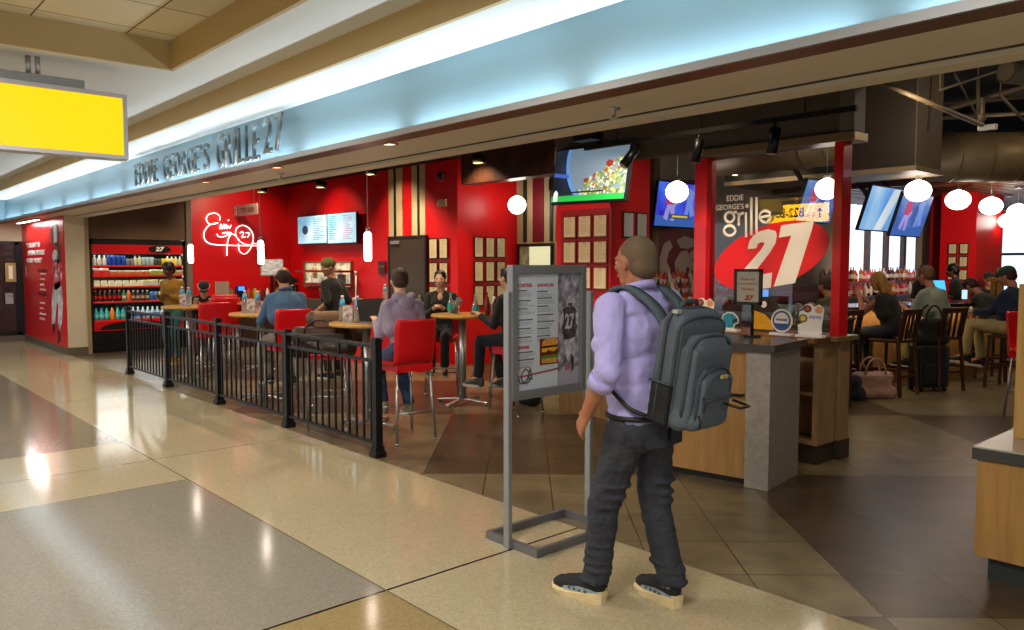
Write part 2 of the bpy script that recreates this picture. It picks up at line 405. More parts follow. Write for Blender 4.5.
# storefront bulkhead, soffit, ledge and fascia
SOF = mat('soffit_paint', '#cdc4b2', .55, var=.02)
S(BX('ceiling_soffit', SOF, -19.4, 8, 3.13, 3.73, 2.5, 2.56))
S(BX('trim_42', SOF, -15.8, 8, 3.66, 3.80, 2.47, 2.5)); S(BX('trim_43', mat('dark_reveal', '#3b3327', .6), -15.8, 8, 3.64, 3.66, 2.494, 2.5))
fas = mat('pale_blue_metal', '#7f9dab', .33, metal=.35, var=.03, vscale=1)
S(BX('wall_fascia', fas, -19.4, 8, 3.15, 3.3, 2.56, 2.96))
S(BX('trim_44', GREYM, -19.4, 8, 2.99, 3.01, 2.487, 2.526)); S(BX('trim_45', mat('copper_brown_reveal', '#6b4a38', .45, metal=.3), -19.4, 8, 3.01, 3.15, 2.487, 2.5))
S(BX('wall_fascia_return', fas, -19.4, -19.2, -10, 3.15, 2.53, 2.96)); S(BX('trim_46', GREYM, -19.4, -19.17, -10, 3.0, 2.5, 2.53))
# concourse ceiling in steps
S(BX('ceiling_strip', WHITEC, -19.4, 8, 2.69, 3.2, 2.96, 3.0))
S(BX('ceiling_step', TANC, -19.4, 8, 2.67, 2.70, 2.95, 3.14))
S(BX('ceiling_plain', WHITEC, -19.4, 8, 2.145, 2.69, 3.115, 3.15))
S(BX('ceiling_end', WHITEC, -19.4, -6.28, -12, 2.145, 3.115, 3.15))
S(BX('trim_47', TANC, -6.30, 8, 2.14, 2.17, 3.105, 3.36)); S(BX('trim_48', TANC, -6.30, -6.27, -12, 2.17, 3.105, 3.36))
def ctile():
    m = mat('ceiling_tile', '#d8cfb8', .8); N = m.node_tree.nodes; L = m.node_tree.links
    tc = N.new('ShaderNodeTexCoord'); br = N.new('ShaderNodeTexBrick'); br.offset = 0; br.inputs['Scale'].default_value = 1; br.inputs['Brick Width'].default_value = .61; br.inputs['Row Height'].default_value = .61
    br.inputs['Mortar Size'].default_value = .006; br.inputs['Color1'].default_value = (*hx('#d8cfb8'),1); br.inputs['Color2'].default_value = (*hx('#cfc6ae'),1); br.inputs['Mortar'].default_value = (*hx('#5d5340'),1)
    L.new(tc.outputs['Object'], br.inputs['Vector']); L.new(br.outputs['Color'], N['Principled BSDF'].inputs['Base Color']); return m
S(BX('ceiling', ctile(), -6.28, 8, -12, 2.145, 3.32, 3.36))

# ---------------------------------------------------------------- lights
def area(name, loc, rot, sx, sy, p, col=(1,1,1), spread=None):
    d = bpy.data.lights.new(name, 'AREA'); d.shape = 'RECTANGLE'; d.size = sx; d.size_y = sy; d.energy = p; d.color = col
    if spread: d.spread = spread
    o = bpy.data.objects.new(name, d); o.location = loc; o.rotation_euler = rot; C.objects.link(o); return o
def point(name, loc, p, col=(1,.85,.65), r=.05):
    d = bpy.data.lights.new(name, 'POINT'); d.energy = p; d.color = col; d.shadow_soft_size = r
    o = bpy.data.objects.new(name, d); o.location = loc; C.objects.link(o); return o
def spot(name, loc, tgt, p, col=(1,.82,.6), ang=70, r=.04, blend=.6):
    d = bpy.data.lights.new(name, 'SPOT'); d.energy = p; d.color = col; d.spot_size = math.radians(ang); d.spot_blend = blend; d.shadow_soft_size = r
    o = bpy.data.objects.new(name, d); o.location = loc; C.objects.link(o)
    o.rotation_euler = (Vector(tgt)-Vector(loc)).to_track_quat('-Z','Y').to_euler(); return o
COOL = (.80,.93,1.0); WARM = (1,.78,.52)
# fluorescent tubes lying in the trough of the fascia
x = -19.1
while x < 1.5:
    area('trough_tube', (x+.75, 3.07, 2.515), (math.radians(180), 0, 0), 1.42, .035, 6.5, COOL); x += 1.62
w = scene.world = bpy.data.worlds.new('World'); w.use_nodes = True
w.node_tree.nodes['Background'].inputs[0].default_value = (.80,.88,1,1); w.node_tree.nodes['Background'].inputs[1].default_value = .9
# concourse ceiling lamps
for i, (x, y) in enumerate([(-14,.3),(-9.5,.3),(-5,.3),(-1.5,.3),(2.5,.5),(-12,-3.5),(-6,-3.5),(0,-3.5)]):
    area('concourse_lamp', (x, y, 3.08), (0,0,0), .9, .5, 80, (1,.92,.82))
S(BX('wall_concourse', mat('concourse_wall', '#8a8070', .7), -13, 8, -11.8, -11.6, 0, 3.4))  # unseen wall, added to keep bright sky out of glass and floor reflections
for x, y, z in ((-3.0,8.2,3.1),(-1.2,9.5,3.3),(-2.2,11.6,3.7),(-3.7,9.1,3.3)): point('bar_ceiling_lamp', (x,y,z), 16, WARM, .015)  # added fill points without fixtures, to brighten the ducts overhead
spot('mural_spot', (-6.0,10.2,2.9), (-8,10.9,1.6), 90, WARM, 60, .015)  # added fill without a fixture, lifts the dark wall mural
spot('back_bar_spot', (-6.2,17.5,2.8), (-7.8,18.2,1.1), 120, (1,.7,.6), 120, .015)  # added fill without a fixture, brightens the bottles
spot('slat_uplight', (-3.2,13.0,2.2), (-3.6,16,3.0), 220, WARM, 120, .015)  # added fill from below so the slats read, no fixture there
# under-soffit downlights
for px, py in ((195,181),(265,166),(375,142)):
    p = onz(px, py, 2.48); spot('soffit_downlight', (p.x, 3.2, 2.45), (p.x, 3.25, 0), 25, (1,.72,.5), 100)
# dining room downlights
for x, y in [(-14.5,4.8),(-12,4.8),(-9.5,5),(-7,5),(-13.8,6.9),(-11,6.9),(-8.8,7)]:
    spot('dining_downlight', (x, y, 3.22), (x, y+.2, 0), 120, WARM, 120)
for x, y, tx, ty, tz, p in [(-14.2,6.3,XS,6.6,2.0,70),(-13.6,6.5,-13.6,YB,2.0,60),(-11.5,6.6,-11.4,YB,1.9,60),(-8.6,7.6,XB,8.3,1.9,60),(-6.8,5.6,-6.7,7.2,1.8,60)]:
    spot('wall_washer', (x, y, 3.15), (tx, ty, tz), p, (1,.72,.5), 90)
for x, y in [(-3.8,7.5),(-1.5,6.5),(-2,9.5),(-5.5,9.5),(-1,12),(-6,13),(-3.5,15),(0,16),(-4,5.2)]:
    spot('bar_downlight', (x, y, 3.3), (x, y, 0), 42, WARM, 110)
scene.view_settings.view_transform = 'Standard'; scene.view_settings.look = 'None'; scene.view_settings.gamma = 1; scene.view_settings.exposure = .3
scene.view_settings.use_curve_mapping = False
# ---------------------------------------------------------------- flat things described by their outline
def plate(name, pts, nrm, t, m, parent=None):
    nrm = Vector(nrm)*t; pts = [Vector(p) for p in pts]; n = len(pts)
    b = MB().mesh(pts + [p+nrm for p in pts], [list(range(n))[::-1], list(range(n, 2*n))] + [[i,(i+1)%n,n+(i+1)%n,n+i] for i in range(n)])
    return b.build(name, m, parent)
def fit_text(txt, M, w, h, m, name, parent=None, depth=.002, bold=0, shear=0, space=1.0, line=1.0, align='LEFT'):
    """lettering stretched to a w x h box whose lower left corner is the origin of M"""
    o = text_mesh(txt, 1, Matrix(), m, name, parent, depth, bold=bold, shear=shear, space=space, line=line, align=align)
    xs = [v.co.x for v in o.data.vertices]; ys = [v.co.y for v in o.data.vertices]; zs=[v.co.z for v in o.data.vertices]
    sx = w/(max(xs)-min(xs)); sy = h/(max(ys)-min(ys))
    o.data.transform(M @ Matrix.Diagonal((sx,sy,1,1)) @ Matrix.Translation((-min(xs),-min(ys),-min(zs)))); return o
def arc(cx, cy, rx, ry, a0=0, a1=360, n=24, rot=0):
    r = math.radians(rot); out = []
    for i in range(n):
        a = math.radians(a0+(a1-a0)*i/(n if a1-a0 == 360 else n-1)); x, y = rx*math.cos(a), ry*math.sin(a)
        out.append((cx+x*math.cos(r)-y*math.sin(r), cy+x*math.sin(r)+y*math.cos(r)))
    return out
def Mp(M, pts, z=0): return [M @ Vector((x,y,z)) for x,y in pts]

# ---------------------------------------------------------------- storefront lettering on the fascia
let = mat('polished_letter_metal', '#7d8688', .25, metal=.9)
st = thing('storefront_lettering', 'brushed metal letters reading Eddie George\'s Grille 27 on the lit fascia', 'sign', (ony(134,186,3.06).x, 3.06, 2.53))
def letters(txt, px0, px1, z0, z1, bold=-.004):
    xa, xb = ony(px0, 180, 3.06).x, ony(px1, 160, 3.06).x
    inv = Matrix.Translation(-st.location)
    wts = {'I':.35, "'":.25, 'L':.75, 'E':.8, 'F':.8}
    ws = [wts.get(c, 1) for c in txt]; tot = sum(ws) + .36*(len(txt)-1); u = (xb-xa)/tot; x = xa
    for c, w_ in zip(txt, ws):
        hgt = (z1-z0); zz = z0
        if c == "'": hgt *= .3; zz = z1-hgt
        fit_text(c, inv @ wallM(x, 3.085, zz, '-Y'), w_*u, hgt, let, 'letter', st, .012, bold=bold)
        x += (w_+.36)*u
letters('EDDIE', 134.5, 156, 2.585, 2.85)
letters("GEORGE'S", 163, 208, 2.585, 2.85)
letters('GRILLE', 216.5, 258, 2.57, 2.90)
letters('27', 263, 282, 2.60, 2.92, .0)

# ---------------------------------------------------------------- hanging gate signs
YEL = emat('yellow_sign_face', '#ffc200', 1.15, '#241a00')
YEL2 = emat('yellow_gate_sign_face', '#ffb400', 14, '#241a00')
def gate_sign(name, label, M, w_, h_, loc):
    t = thing(name, label, 'sign', loc); inv = Matrix.Translation(-Vector(loc)); M = inv @ M
    MB().box(-.03,w_+.03,-.03,0,-.14,.02,M).box(-.03,w_+.03,h_,h_+.03,-.14,.02,M).box(-.03,0,0,h_,-.14,.02,M).box(w_,w_+.03,0,h_,-.14,.02,M).box(0,w_,0,h_,-.14,-.13,M).build('frame', mat('pale_sign_frame','#b9bac0',.35,metal=.3), t)
    MB().box(0,w_,0,h_,-.02,.004,M).build('face', YEL2 if loc[1] < -2 else YEL, t)
    MB().box(.05,w_-.25,h_+.03,h_+.1,-.12,-.02,M).build('mounting_channel', GREYM, t)
    for f in ((.38,) if w_ < 1.2 else (.25,.75)):
        MB().cyl(M @ Vector((w_*f,h_+.09,-.07)), M @ Vector((w_*f,h_+.26,-.07)), .018).cyl(M @ Vector((w_*f+.06,h_+.09,-.07)), M @ Vector((w_*f+.06,h_+.26,-.07)), .018).build('hanger', STEEL, t)
    return t, M
pc = onx(128, 160, -6.5)
gate_sign('hanging_sign', 'glowing yellow concourse sign hanging from the ceiling at upper left', wallM(-6.5, pc.y-1.0, pc.z+.03, '+X'), .97, .43, (-6.5, pc.y-.5, 3.1))
t, M = gate_sign('hanging_sign', 'yellow gate sign B22-B36 reflected backwards in the restaurant glass', wallM(-8.38, -4.6, 2.60, '+Y'), 1.52, .42, (-9.2, -4.6, 3.1))
fit_text('B22-B36', M @ Matrix.Translation((.60,.12,.005)), .84, .22, INK, 'lettering', t, bold=.02)
fit_text('Gates', M @ Matrix.Translation((.34,.12,.005)), .22, .10, INK, 'lettering', t)
plate('arrow', Mp(M, [(x-.30,y) for x,y in ((.5,.1),(.54,.1),(.54,.24),(.6,.22),(.52,.33),(.44,.22),(.5,.24))], .005), M.to_3x3() @ Vector((0,0,1)), .003, INK, t)

# ---------------------------------------------------------------- soffit fittings
for i, (px, py) in enumerate(((150,199),(281,173),(614,108))):
    p = onz(px, py, 2.5); b = MB().lathe([(.035,0),(.035,-.008),(.012,-.012),(.010,-.05),(.03,-.055),(.03,-.06),(.004,-.062)], p, 14)
    tag(b.build('sprinkler', STEEL), ('small sprinkler head in the soffit below the storefront letters', 'small sprinkler head in the soffit left of the red striped wall', 'small sprinkler head in the soffit above the hanging television')[i], 'sprinkler', 'sprinkler heads in the soffit')
p = onz(70,217.5,2.5); tag(MB().lathe([(.04,0),(.04,-.01),(.014,-.02),(.012,-.05),(.035,-.06),(.004,-.062)], (p.x,p.y,2.5), 14).build('sprinkler', STEEL), 'small sprinkler head in the soffit beside the red mural wall', 'sprinkler', 'sprinkler heads in the soffit')
for i, (px, py) in enumerate(((195,181),(265,166),(375,142))):
    p = onz(px, py, 2.5); t = thing('recessed_downlight', ('warm recessed downlight in the soffit, farthest along the concourse', 'warm recessed downlight in the soffit below the numerals 27', 'warm recessed downlight in the soffit, nearest of the three')[i], 'ceiling light', (p.x, 3.19, 2.5), group='recessed lights in the soffit')
    MB().lathe([(.075,0),(.075,-.008),(.055,-.010),(.055,0)], n=20, caps=False).build('trim_ring', mat('copper_trim','#c98a68',.3,metal=.6), t)
    MB().cyl((0,0,-.001),(0,0,-.004),.054).build('lens', emat('warm_lens', '#ffb890', 3), t)
p0, p1 = onz(18,222.5,2.47), onz(52,215,2.47)
t = thing('linear_light', 'long white linear light under the soffit over the red mural', 'ceiling light', (-17.9,3.3,2.5))
MB().box(-.95,.95,-.05,.05,-.03,0).build('housing', GREYM, t); MB().box(-.92,.92,-.035,.035,-.036,-.029).build('diffuser', emat('white_diffuser', '#fff0e8', 6), t)
area('mural_light', (-17.9,3.3,2.45), (0,0,0), 1.8, .06, 15, (1,.92,.85))

# ---------------------------------------------------------------- mural player, quote
t = thing('player_mural_graphic', 'printed football player raising a helmet on the red concourse wall', 'wall graphic', (-16.8,3.455,.2))
inv = Matrix.Translation(-t.location); MU = inv @ wallM(-16.8, 3.458, 0, '-Y')
def m_px(px, py): p = ony(px, py, 3.458); return (p.x+16.8, p.z)
def mplate(name, pl, m, par, th=.003): return plate(name, Mp(MU, [m_px(*q) for q in pl]), (0,-1,0), th, m, par)
mw = pic('mural_white_print', [(.3,'#8c8f96'),(.55,'#d9dbe0'),(.8,'#f2f2f4')], 5, rough=.35); md = mat('mural_dark_print', '#1d1a22', .35); mr = pic('mural_jersey_print', [(.35,'#7a1420'),(.5,'#c9404a'),(.62,'#e6dfe0')], 7, rough=.35)
mplate('jersey', [(52,268),(55,260),(60,260),(62.5,270),(61,286),(57,290),(53.5,288),(54,277)], mr, t)
mplate('trousers', [(53.5,288),(61.5,286),(63,302),(62,322),(60,332),(58,322),(58.6,306),(57,302),(55.5,316),(54.5,326),(52,324),(52,300)], mw, t)
mplate('shoe', [(53,324),(55,324),(54.5,332),(52.5,334)], md, t); mplate('shoe', [(58,330),(60,330),(60.5,341),(58,344)], md, t)
mplate('head', arc(55.2,256,2.8,6.5,n=16), mw, t); mplate('raised_arm', [(57,264),(61,262),(60.5,246),(57.5,239),(55,243),(58,250)], mat('mural_skin_print','#5b3a2c',.4), t)
mplate('belt', [(54.7,284),(60.3,281),(60.4,287),(54.6,290)], md, t)
mplate('helmet', arc(55,234,4,11,n=20), mat('mural_helmet_print', '#3c4046', .3), t); mplate('helmet_stripe', [(53.6,226),(56.5,224.5),(57.2,242),(54.2,243.5)], mat('mural_pale_print', '#e4e6ea', .4), t, .006)
tq = thing('quote_lettering', 'white quotation lettering printed on the red concourse wall', 'wall graphic', (-18.2,3.455,1.6))
inv2 = Matrix.Translation(-tq.location)
WPR = mat('white_print', '#e8e4e0', .45); DPR = mat('dark_red_print', '#6d0710', .45)
for i, (s_, a, b_) in enumerate((('"TALENT IS', 26.5, 40), ('NOTHING WITHOUT', 28, 45), ('HARD WORK"', 27, 42))):
    p, q = ony(a, 248+i*7.5, 3.457), ony(b_, 248+i*7.7, 3.457); fit_text(s_, inv2 @ wallM(p.x, 3.457, p.z, '-Y'), q.x-p.x, .10, WPR, 'text_line', tq, bold=.03)
for i in range(8):
    py = 275+i*5.2+(8 if i > 3 else 0); p, q = ony(40, py, 3.457), ony(46-(i%3), py, 3.457)
    fit_text(('carries and yards','a career of many','seasons on the','field of play')[i%4], inv2 @ wallM(p.x, 3.457, p.z, '-Y'), q.x-p.x, .045, WPR, 'text_line', tq)
for py in (273,296): p, q = ony(38, py-1, 3.457), ony(48, py-1, 3.457); fit_text('RUSHING' if py == 273 else 'TROPHIES', inv2 @ wallM(p.x, 3.457, p.z, '-Y'), (q.x-p.x)*.9, .07, DPR, 'text_line', tq, bold=.02)
t = thing('wall_plate', 'small brushed plate on the red mural wall', 'wall plate', (-19.05,3.455,1.5)); BX('cover', GREYM, -.05,.05,-.01,0,-.11,.11, t, .004)
MB().cyl((0,-.01,.0),(0,-.014,0),.02).build('button', BLKM, t)
# things seen behind the dark shop window
for i,(a,b_,c,d,lab) in enumerate(((5.5,263,15.5,282,'small framed picture behind the dark shop window'),(5.5,293,13,304,'pale notice sheet behind the dark shop window'))):
    p, q = onx(a, d, -19.385), onx(c, b_, -19.385); t = thing('picture_frame' if i == 0 else 'paper_notice', lab, 'picture' if i == 0 else 'notice', (-19.38, p.y, p.z))
    if i == 0: BX('frame', mat('gilt_frame','#a88b52',.4), 0,.015,0,q.y-p.y,0,q.z-p.z, t, .004); BX('print', PAPER, .015,.018,.06,q.y-p.y-.06,.06,q.z-p.z-.06, t)
    else: BX('sheet', mat('grey_sheet','#9a9a98',.6), 0,.006,0,q.y-p.y,0,q.z-p.z, t); fit_text('NOTICE', wallM(.007,.04,q.z-p.z-.08,'+X'), (q.y-p.y)*.7, .04, INK, 'lettering', t)

# ---------------------------------------------------------------- neon signature
NEON = emat('white_neon', '#ffe6de', 3.0)
t = thing('neon_signature', 'white neon signature with the number 27 on the left red wall', 'neon sign', (XS+.04, 6.5, 2.0)); inv = Matrix.Translation(-t.location)
def zp(x, y): return onx(195+x/9.69, 195+y/9.69, XS+.05)
def smooth(pts, k=4):
    out = []
    for i in range(len(pts)-1):
        p0, p1, p2, p3 = pts[max(i-1,0)], pts[i], pts[i+1], pts[min(i+2,len(pts)-1)]
        for j in range(k):
            u = j/k; out.append(tuple(.5*((2*b_)+(-a+c)*u+(2*a-5*b_+4*c-d)*u*u+(-a+3*b_-3*c+d)*u**3) for a,b_,c,d in zip(p0,p1,p2,p3)))
    out.append(tuple(pts[-1])); return out
for nm, pl, r in (('flourish', [(238,250),(240,210),(215,182),(175,176),(130,190),(110,225),(120,262),(155,285),(225,270),(150,285),(105,330),(85,380),(95,430),(130,465),(200,482),(330,488),(480,490),(620,490)], .012),
                  ('numeral_loop', [(360,375),(400,400),(425,440),(480,475),(545,490)], .010),
                  ('oval', [(430,440),(395,390),(400,330),(440,298),(490,300),(540,340),(565,410),(550,490),(510,555),(470,570),(430,540),(420,470)], .010),
                  ('downstroke', [(215,375),(225,400),(270,405),(320,385),(350,365),(300,362),(265,372),(320,368),(350,375),(325,420),(312,490),(310,588)], .012),
                  ('name_stroke', [(240,330),(250,280),(262,330),(280,280),(285,328),(305,285),(310,328),(325,300),(335,325),(350,290)], .010),
                  ('accent', [(318,250),(330,240)], .010),
                  ('numeral', [(435,370),(455,355),(470,372),(455,410),(490,405)], .010), ('numeral', [(490,365),(530,372),(505,412)], .010),
                  ('tail', [(545,470),(590,470),(620,470)], .008)):
    MB().tube([inv @ zp(*q) for q in smooth(pl)], r*.72, 6).build(nm, NEON, t)
# small hanging sign "27 TO GO"
t = thing('hanging_to_go_sign', 'grey hanging sign with a round 27 and the words TO GO', 'sign', (ony(244,210,6.6).x, 6.6, 2.3))
p, q = ony(230.5,217,6.6), ony(257.5,201.5,6.6); inv = Matrix.Translation(-t.location); M = inv @ wallM(p.x, 6.59, p.z, '-Y'); W_, H_ = q.x-p.x, q.z-p.z-.03
MB().box(0,W_,0,H_,-.02,0,M).build('board', mat('grey_board','#958d82',.5), t)
plate('red_disc', Mp(M, arc(W_*.19,H_/2,W_*.13,H_*.46), .001), (0,-1,0), .004, DRED, t)
plate('pale_ring', Mp(M, arc(W_*.21,H_/2,W_*.07,H_*.40), .005), (0,-1,0), .003, WPR, t); fit_text('27', M @ Matrix.Translation((W_*.155,H_*.25,.009)), W_*.11, H_*.5, DRED, 'numerals', t, bold=.03)
fit_text('TO GO', M @ Matrix.Translation((W_*.42,H_*.26,.002)), W_*.48, H_*.45, DPR, 'lettering', t, bold=.03)
for f in (.12,.88): MB().cyl(M @ Vector((W_*f,H_,-.01)), M @ Vector((W_*f,H_+1.0,-.01)), .003, n=6).build('wire', STEEL, t)

# ---------------------------------------------------------------- televisions
def tv(name, label, M, w_, h_, scr, loc, cat='television', arm=None):
    t = thing(name, label, cat, loc, group='televisions in the restaurant'); M = Matrix.Translation(-Vector(loc)) @ M
    MB().box(0,w_,0,h_,-.05,0,M,b=.008).box(w_*.2,w_*.8,h_*.2,h_*.8,-.09,-.05,M).build('casing', BLACK, t)
    s = MB().box(.018,w_-.018,.022,h_-.018,0,.003,M).build('screen', scr, t)
    if arm: MB().beam(M @ Vector((w_/2,h_*.5,-.08)), arm-Vector(loc), .05, .05).build('bracket', BLKM, t)
    return t, M
scrA = pic('menu_screen_teal', [(.35,'#5fa8c4'),(.6,'#9fc6dc'),(.8,'#c3d3ea')], 2, es=.75)
def menu_lines(t, M, w_, h_, x0, x1, m):
    b = MB()
    y = h_*.88
    while y > h_*.12:
        b.box(x0*w_, (x0+(x1-x0)*random.uniform(.5,1))*w_, y, y+h_*.018, .004, .0045, M); y -= h_*.06
    b.build('menu_text', m, t)
pa, pb, pc_ = ony(298,245,7.6), ony(327.5,244.5,7.6), ony(357,244,7.6); zt = ony(298,216.5,7.6).z
TXT = mat('screen_text', '#375a8c', .5)
for i, (a, b_) in enumerate(((pa,pb),(pb,pc_))):
    w_ = b_.x-a.x-.01; h_ = zt-a.z
    t, M = tv('menu_television', ('pale blue menu screen on the back wall, left of the pair', 'pale blue menu screen on the back wall, right of the pair')[i], wallM(a.x, 7.6, a.z, '-Y'), w_, h_, scrA, (a.x+w_/2, 7.7, a.z+h_/2))
    if i == 0: menu_lines(t, M, w_, h_, .55, .95, TXT); plate('screen_logo', Mp(M, arc(w_*.27,h_*.5,.12,.09), .004), (0,-1,0), .001, TXT, t)
    else: menu_lines(t, M, w_, h_, .06, .35, TXT); menu_lines(t, M, w_, h_, .55, .9, mat('pink_screen_text','#b0609a',.5))
# the big hanging one, showing a bowl of salad
p, q = ony(549,204.5,6.0), ony(622,152,6.0); w_ = 1.05; h_ = .60
M = Matrix.Translation((-6.08,6.03,2.27)) @ Matrix.Rotation(math.radians(1.2),4,'Y') @ Matrix.Rotation(math.radians(-8),4,'X') @ wallM(0,0,0,'-Y')
scrB = pic('dark_blue_screen', [(.3,'#10141f'),(.55,'#242c3c'),(.8,'#39445a')], 2.5, es=.7)
t, M = tv('hanging_television', 'large television hung from the ceiling showing a bowl of salad', M, w_, h_, scrB, (-5.55,6.1,2.9), arm=Vector((-5.5,6.3,3.3)))
def disp(name, poly, c, z=.004, s=.7): return plate(name, Mp(M, poly, z), M.to_3x3() @ Vector((0,0,1)), .0008, emat('screen_'+c.strip('#'), c, s), t)
def clip(poly): return [(min(max(x,.02),w_-.02), min(max(y,.075),h_-.02)) for x,y in poly]
disp('bowl_rim', clip(arc(.70,.46,.52,.52,n=48)), '#5d8fd0'); disp('bowl', clip(arc(.72,.47,.49,.49,n=48)), '#74899c', .005, .6)
rs = random.Random(5)
sal = {}
for i in range(420):
    x, y = rs.uniform(.36,1.02), rs.uniform(.09,.46)
    if y > .12+.55*(x-.3) or (x-.72)**2+(y-.47)**2 > .23: continue
    k = rs.choice(['#8fa352','#6f8c38','#bcc2a6','#557a2c','#d3d6c4','#a9b66a','#a04a30','#c9ccb8']); sal.setdefault(k, []).append((x,y,rs.uniform(.008,.02),rs.uniform(0,180)))
for k, L_ in sal.items():
    b = MB()
    for i, (x,y,r,a) in enumerate(L_): b.prism(arc(x,y,r*1.3,r,n=6,rot=a), .0012, M @ Matrix.Translation((0,0,.0062+i*.00001)))
    o = b.build('salad_pieces', emat('screen_'+k.strip('#'), k, .55), t); o['kind'] = 'stuff'
for x, y, r in ((.50,.24,.035),(.80,.40,.05)): disp('tomato', [(x+(px_-x)*1.0,y+(py_-y)*(.8 if py_ > y else 1.1)) for px_, py_ in arc(x,y,r,r*.8,n=7)], '#8a3428', .0125, .6)
disp('green_banner', [(.02,.025),(w_-.02,.025),(w_-.02,.085),(.02,.085)], '#25b24a', .01); disp('banner_mark', [(.05,.03),(.11,.03),(.11,.12),(.08,.15),(.05,.12)], '#e8f2ea', .012); disp('caption_bar', [(.2,.11),(.75,.11),(.75,.125),(.2,.125)], '#20242c', .012)
disp('blue_glow', [(.02,.30),(.24,.27),(.24,.31),(.02,.34)], '#3f63b8', .0045)
# sports screen behind the bar
p, q = onx(653,228,-7.6), onx(699,186,-7.6)
M = Matrix.Translation((-7.6,p.y,p.z+.02)) @ Matrix.Rotation(math.radians(8),4,'Y') @ wallM(0,0,0,'+X')
w_ = q.y-p.y; h_ = .72
scrC = pic('blue_game_screen', [(.3,'#2a1f9c'),(.5,'#2f49c8'),(.7,'#3c70e0')], 3, es=.9)
def game(t, M, w_, h_, extra=True):
    n = M.to_3x3() @ Vector((0,0,1))
    def d(nm, poly, c, z=.004, s=.8): plate(nm, Mp(M, [(x*w_,y*h_) for x,y in poly], z), n, .0008, emat('screen_'+c.strip('#'), c, s), t)
    d('grass_band', [(0.03,.03),(.97,.03),(.97,.2),(.03,.26)], '#3058a0', .0035)
    d('player_figure', [(.18,.2),(.25,.55),(.2,.75),(.28,.92),(.36,.9),(.38,.7),(.46,.55),(.4,.45),(.42,.15),(.34,.15),(.31,.42),(.27,.15)], '#8f86c4')
    d('player_jersey', [(.2,.5),(.2,.78),(.36,.85),(.42,.6),(.36,.5)], '#a0365c', .006)
    d('player_figure', [(.62,.25),(.66,.6),(.6,.75),(.7,.88),(.8,.8),(.78,.55),(.86,.3),(.76,.25),(.72,.45),(.7,.25)], '#6a84cc')
    if extra: d('caption_bar', [(.3,.2),(.75,.2),(.75,.3),(.3,.3)], '#394068', .008); d('caption_text', [(.36,.23),(.7,.23),(.7,.27),(.36,.27)], '#c5b83a', .009)
t, M = tv('wall_television', 'blue sports television above the bottle shelves by the left red post', M, w_, h_, scrC, (-7.8,p.y+w_/2,p.z+.4)); game(t, M, w_, h_)
# the two screens over the bar windows and one behind the glass
scrD = pic('blue_field_screen', [(.3,'#3f78c0'),(.5,'#6fa3d8'),(.7,'#a9c8dc')], 2, es=.75, stretch=(1,1,.3)); scrE = pic('dark_game_screen', [(.3,'#2c3f6a'),(.5,'#3b5fa6'),(.75,'#5f86b8')], 3, es=.8)
for px0, py0, X_, w_, h_, scr, lab, g in ((857.6,230.5,-5.15,1.08,.68,scrD,'tilted blue television over the bar windows, left of the pair',0),(889,236,-5.0,1.16,.68,scrE,'tilted television showing a game over the bar windows, right of the pair',1),(795,222,-4.9,.9,.55,scrE,'tilted television seen through the glass partition',2)):
    p = onx(px0, py0, X_); M = Matrix.Translation(p) @ Matrix.Rotation(math.radians(17),4,'Y') @ wallM(0,0,0,'+X')
    t, M = tv('bar_television', lab, M, w_, h_, scr, p+Vector((-.1,w_/2,.3)), arm=Vector((X_-.5,p.y+w_/2,p.z+1.1)))
    if g: game(t, M, w_, h_, False)
    else: 
        n = M.to_3x3() @ Vector((0,0,1)); plate('pale_stripe', Mp(M, [(w_*.45,.03),(w_*.7,.03),(w_*.95,h_-.03),(w_*.72,h_-.03)], .004), n, .001, emat('screen_c4d2d8','#c4d2d8',.8), t)

# ---------------------------------------------------------------- framed menu sheets
sheet = mat('menu_sheet', '#d8cba6', .55, var=.05, vscale=14); fr_b = mat('thin_black_frame', '#2a1a18', .45)
def frames(px0, px1, py0, py1, nc, nr, plane, val, lab, grp, gap=.16, framem=fr_b, gh=.12, base=sheet, backing=None):
    a = ony(px0, py1, val) if plane == '-Y' else onx(px0, py1, val); b_ = ony(px1, py0, val) if plane == '-Y' else onx(px1, py0, val)
    Wt = (b_.x-a.x) if plane == '-Y' else (b_.y-a.y); Ht = b_.z-a.z; cw, ch = Wt/nc, Ht/nr
    for r in range(nr):
        for c in range(nc):
            row = (['top','bottom'] if nr == 2 else ['top','middle','bottom'])[r] if nr > 1 else ''; col = (['left','right'] if nc == 2 else ['left','centre','right'])[c]
            off = (c*cw+cw*gap/2, Ht-(r+1)*ch+ch*gh/2); w_, h_ = cw*(1-gap), ch*(1-gh)
            M0 = wallM(a.x, a.y, a.z, plane) @ Matrix.Translation((off[0], off[1], 0)); loc = M0.to_translation()
            t = thing('framed_menu', '%s menu sheet, %s' % (('%s %s' % (row, col)).strip(), lab), 'framed menu', loc, group=grp); M = Matrix.Translation(-loc) @ M0
            MB().box(0,w_,0,h_,0,.012,M,b=.003).build('frame', framem, t)
            MB().box(.022,w_-.022,.022,h_-.022,.010,.014,M).build('sheet', base, t)
            b = MB(); y = h_*.78; rr = random.Random(r*7+c)
            while y > h_*.14: b.box(w_*.2, w_*(.2+.6*rr.uniform(.5,1)), y, y+.006, .0142, .0148, M); y -= h_*.065
            b.box(w_*.36,w_*.64,h_*.84,h_*.90,.0142,.0148,M)
            b.build('menu_text', mat('faded_menu_text','#b5a681',.6), t)
frames(429,449,236,308,2,4-1,'-Y',YB-.02,'on the red wall beside the grey door','menu sheets beside the grey door')
frames(473,506,236,308,3,3,'+X',XB+.02,'on the red side wall behind the bottles','menu sheets on the red side wall')
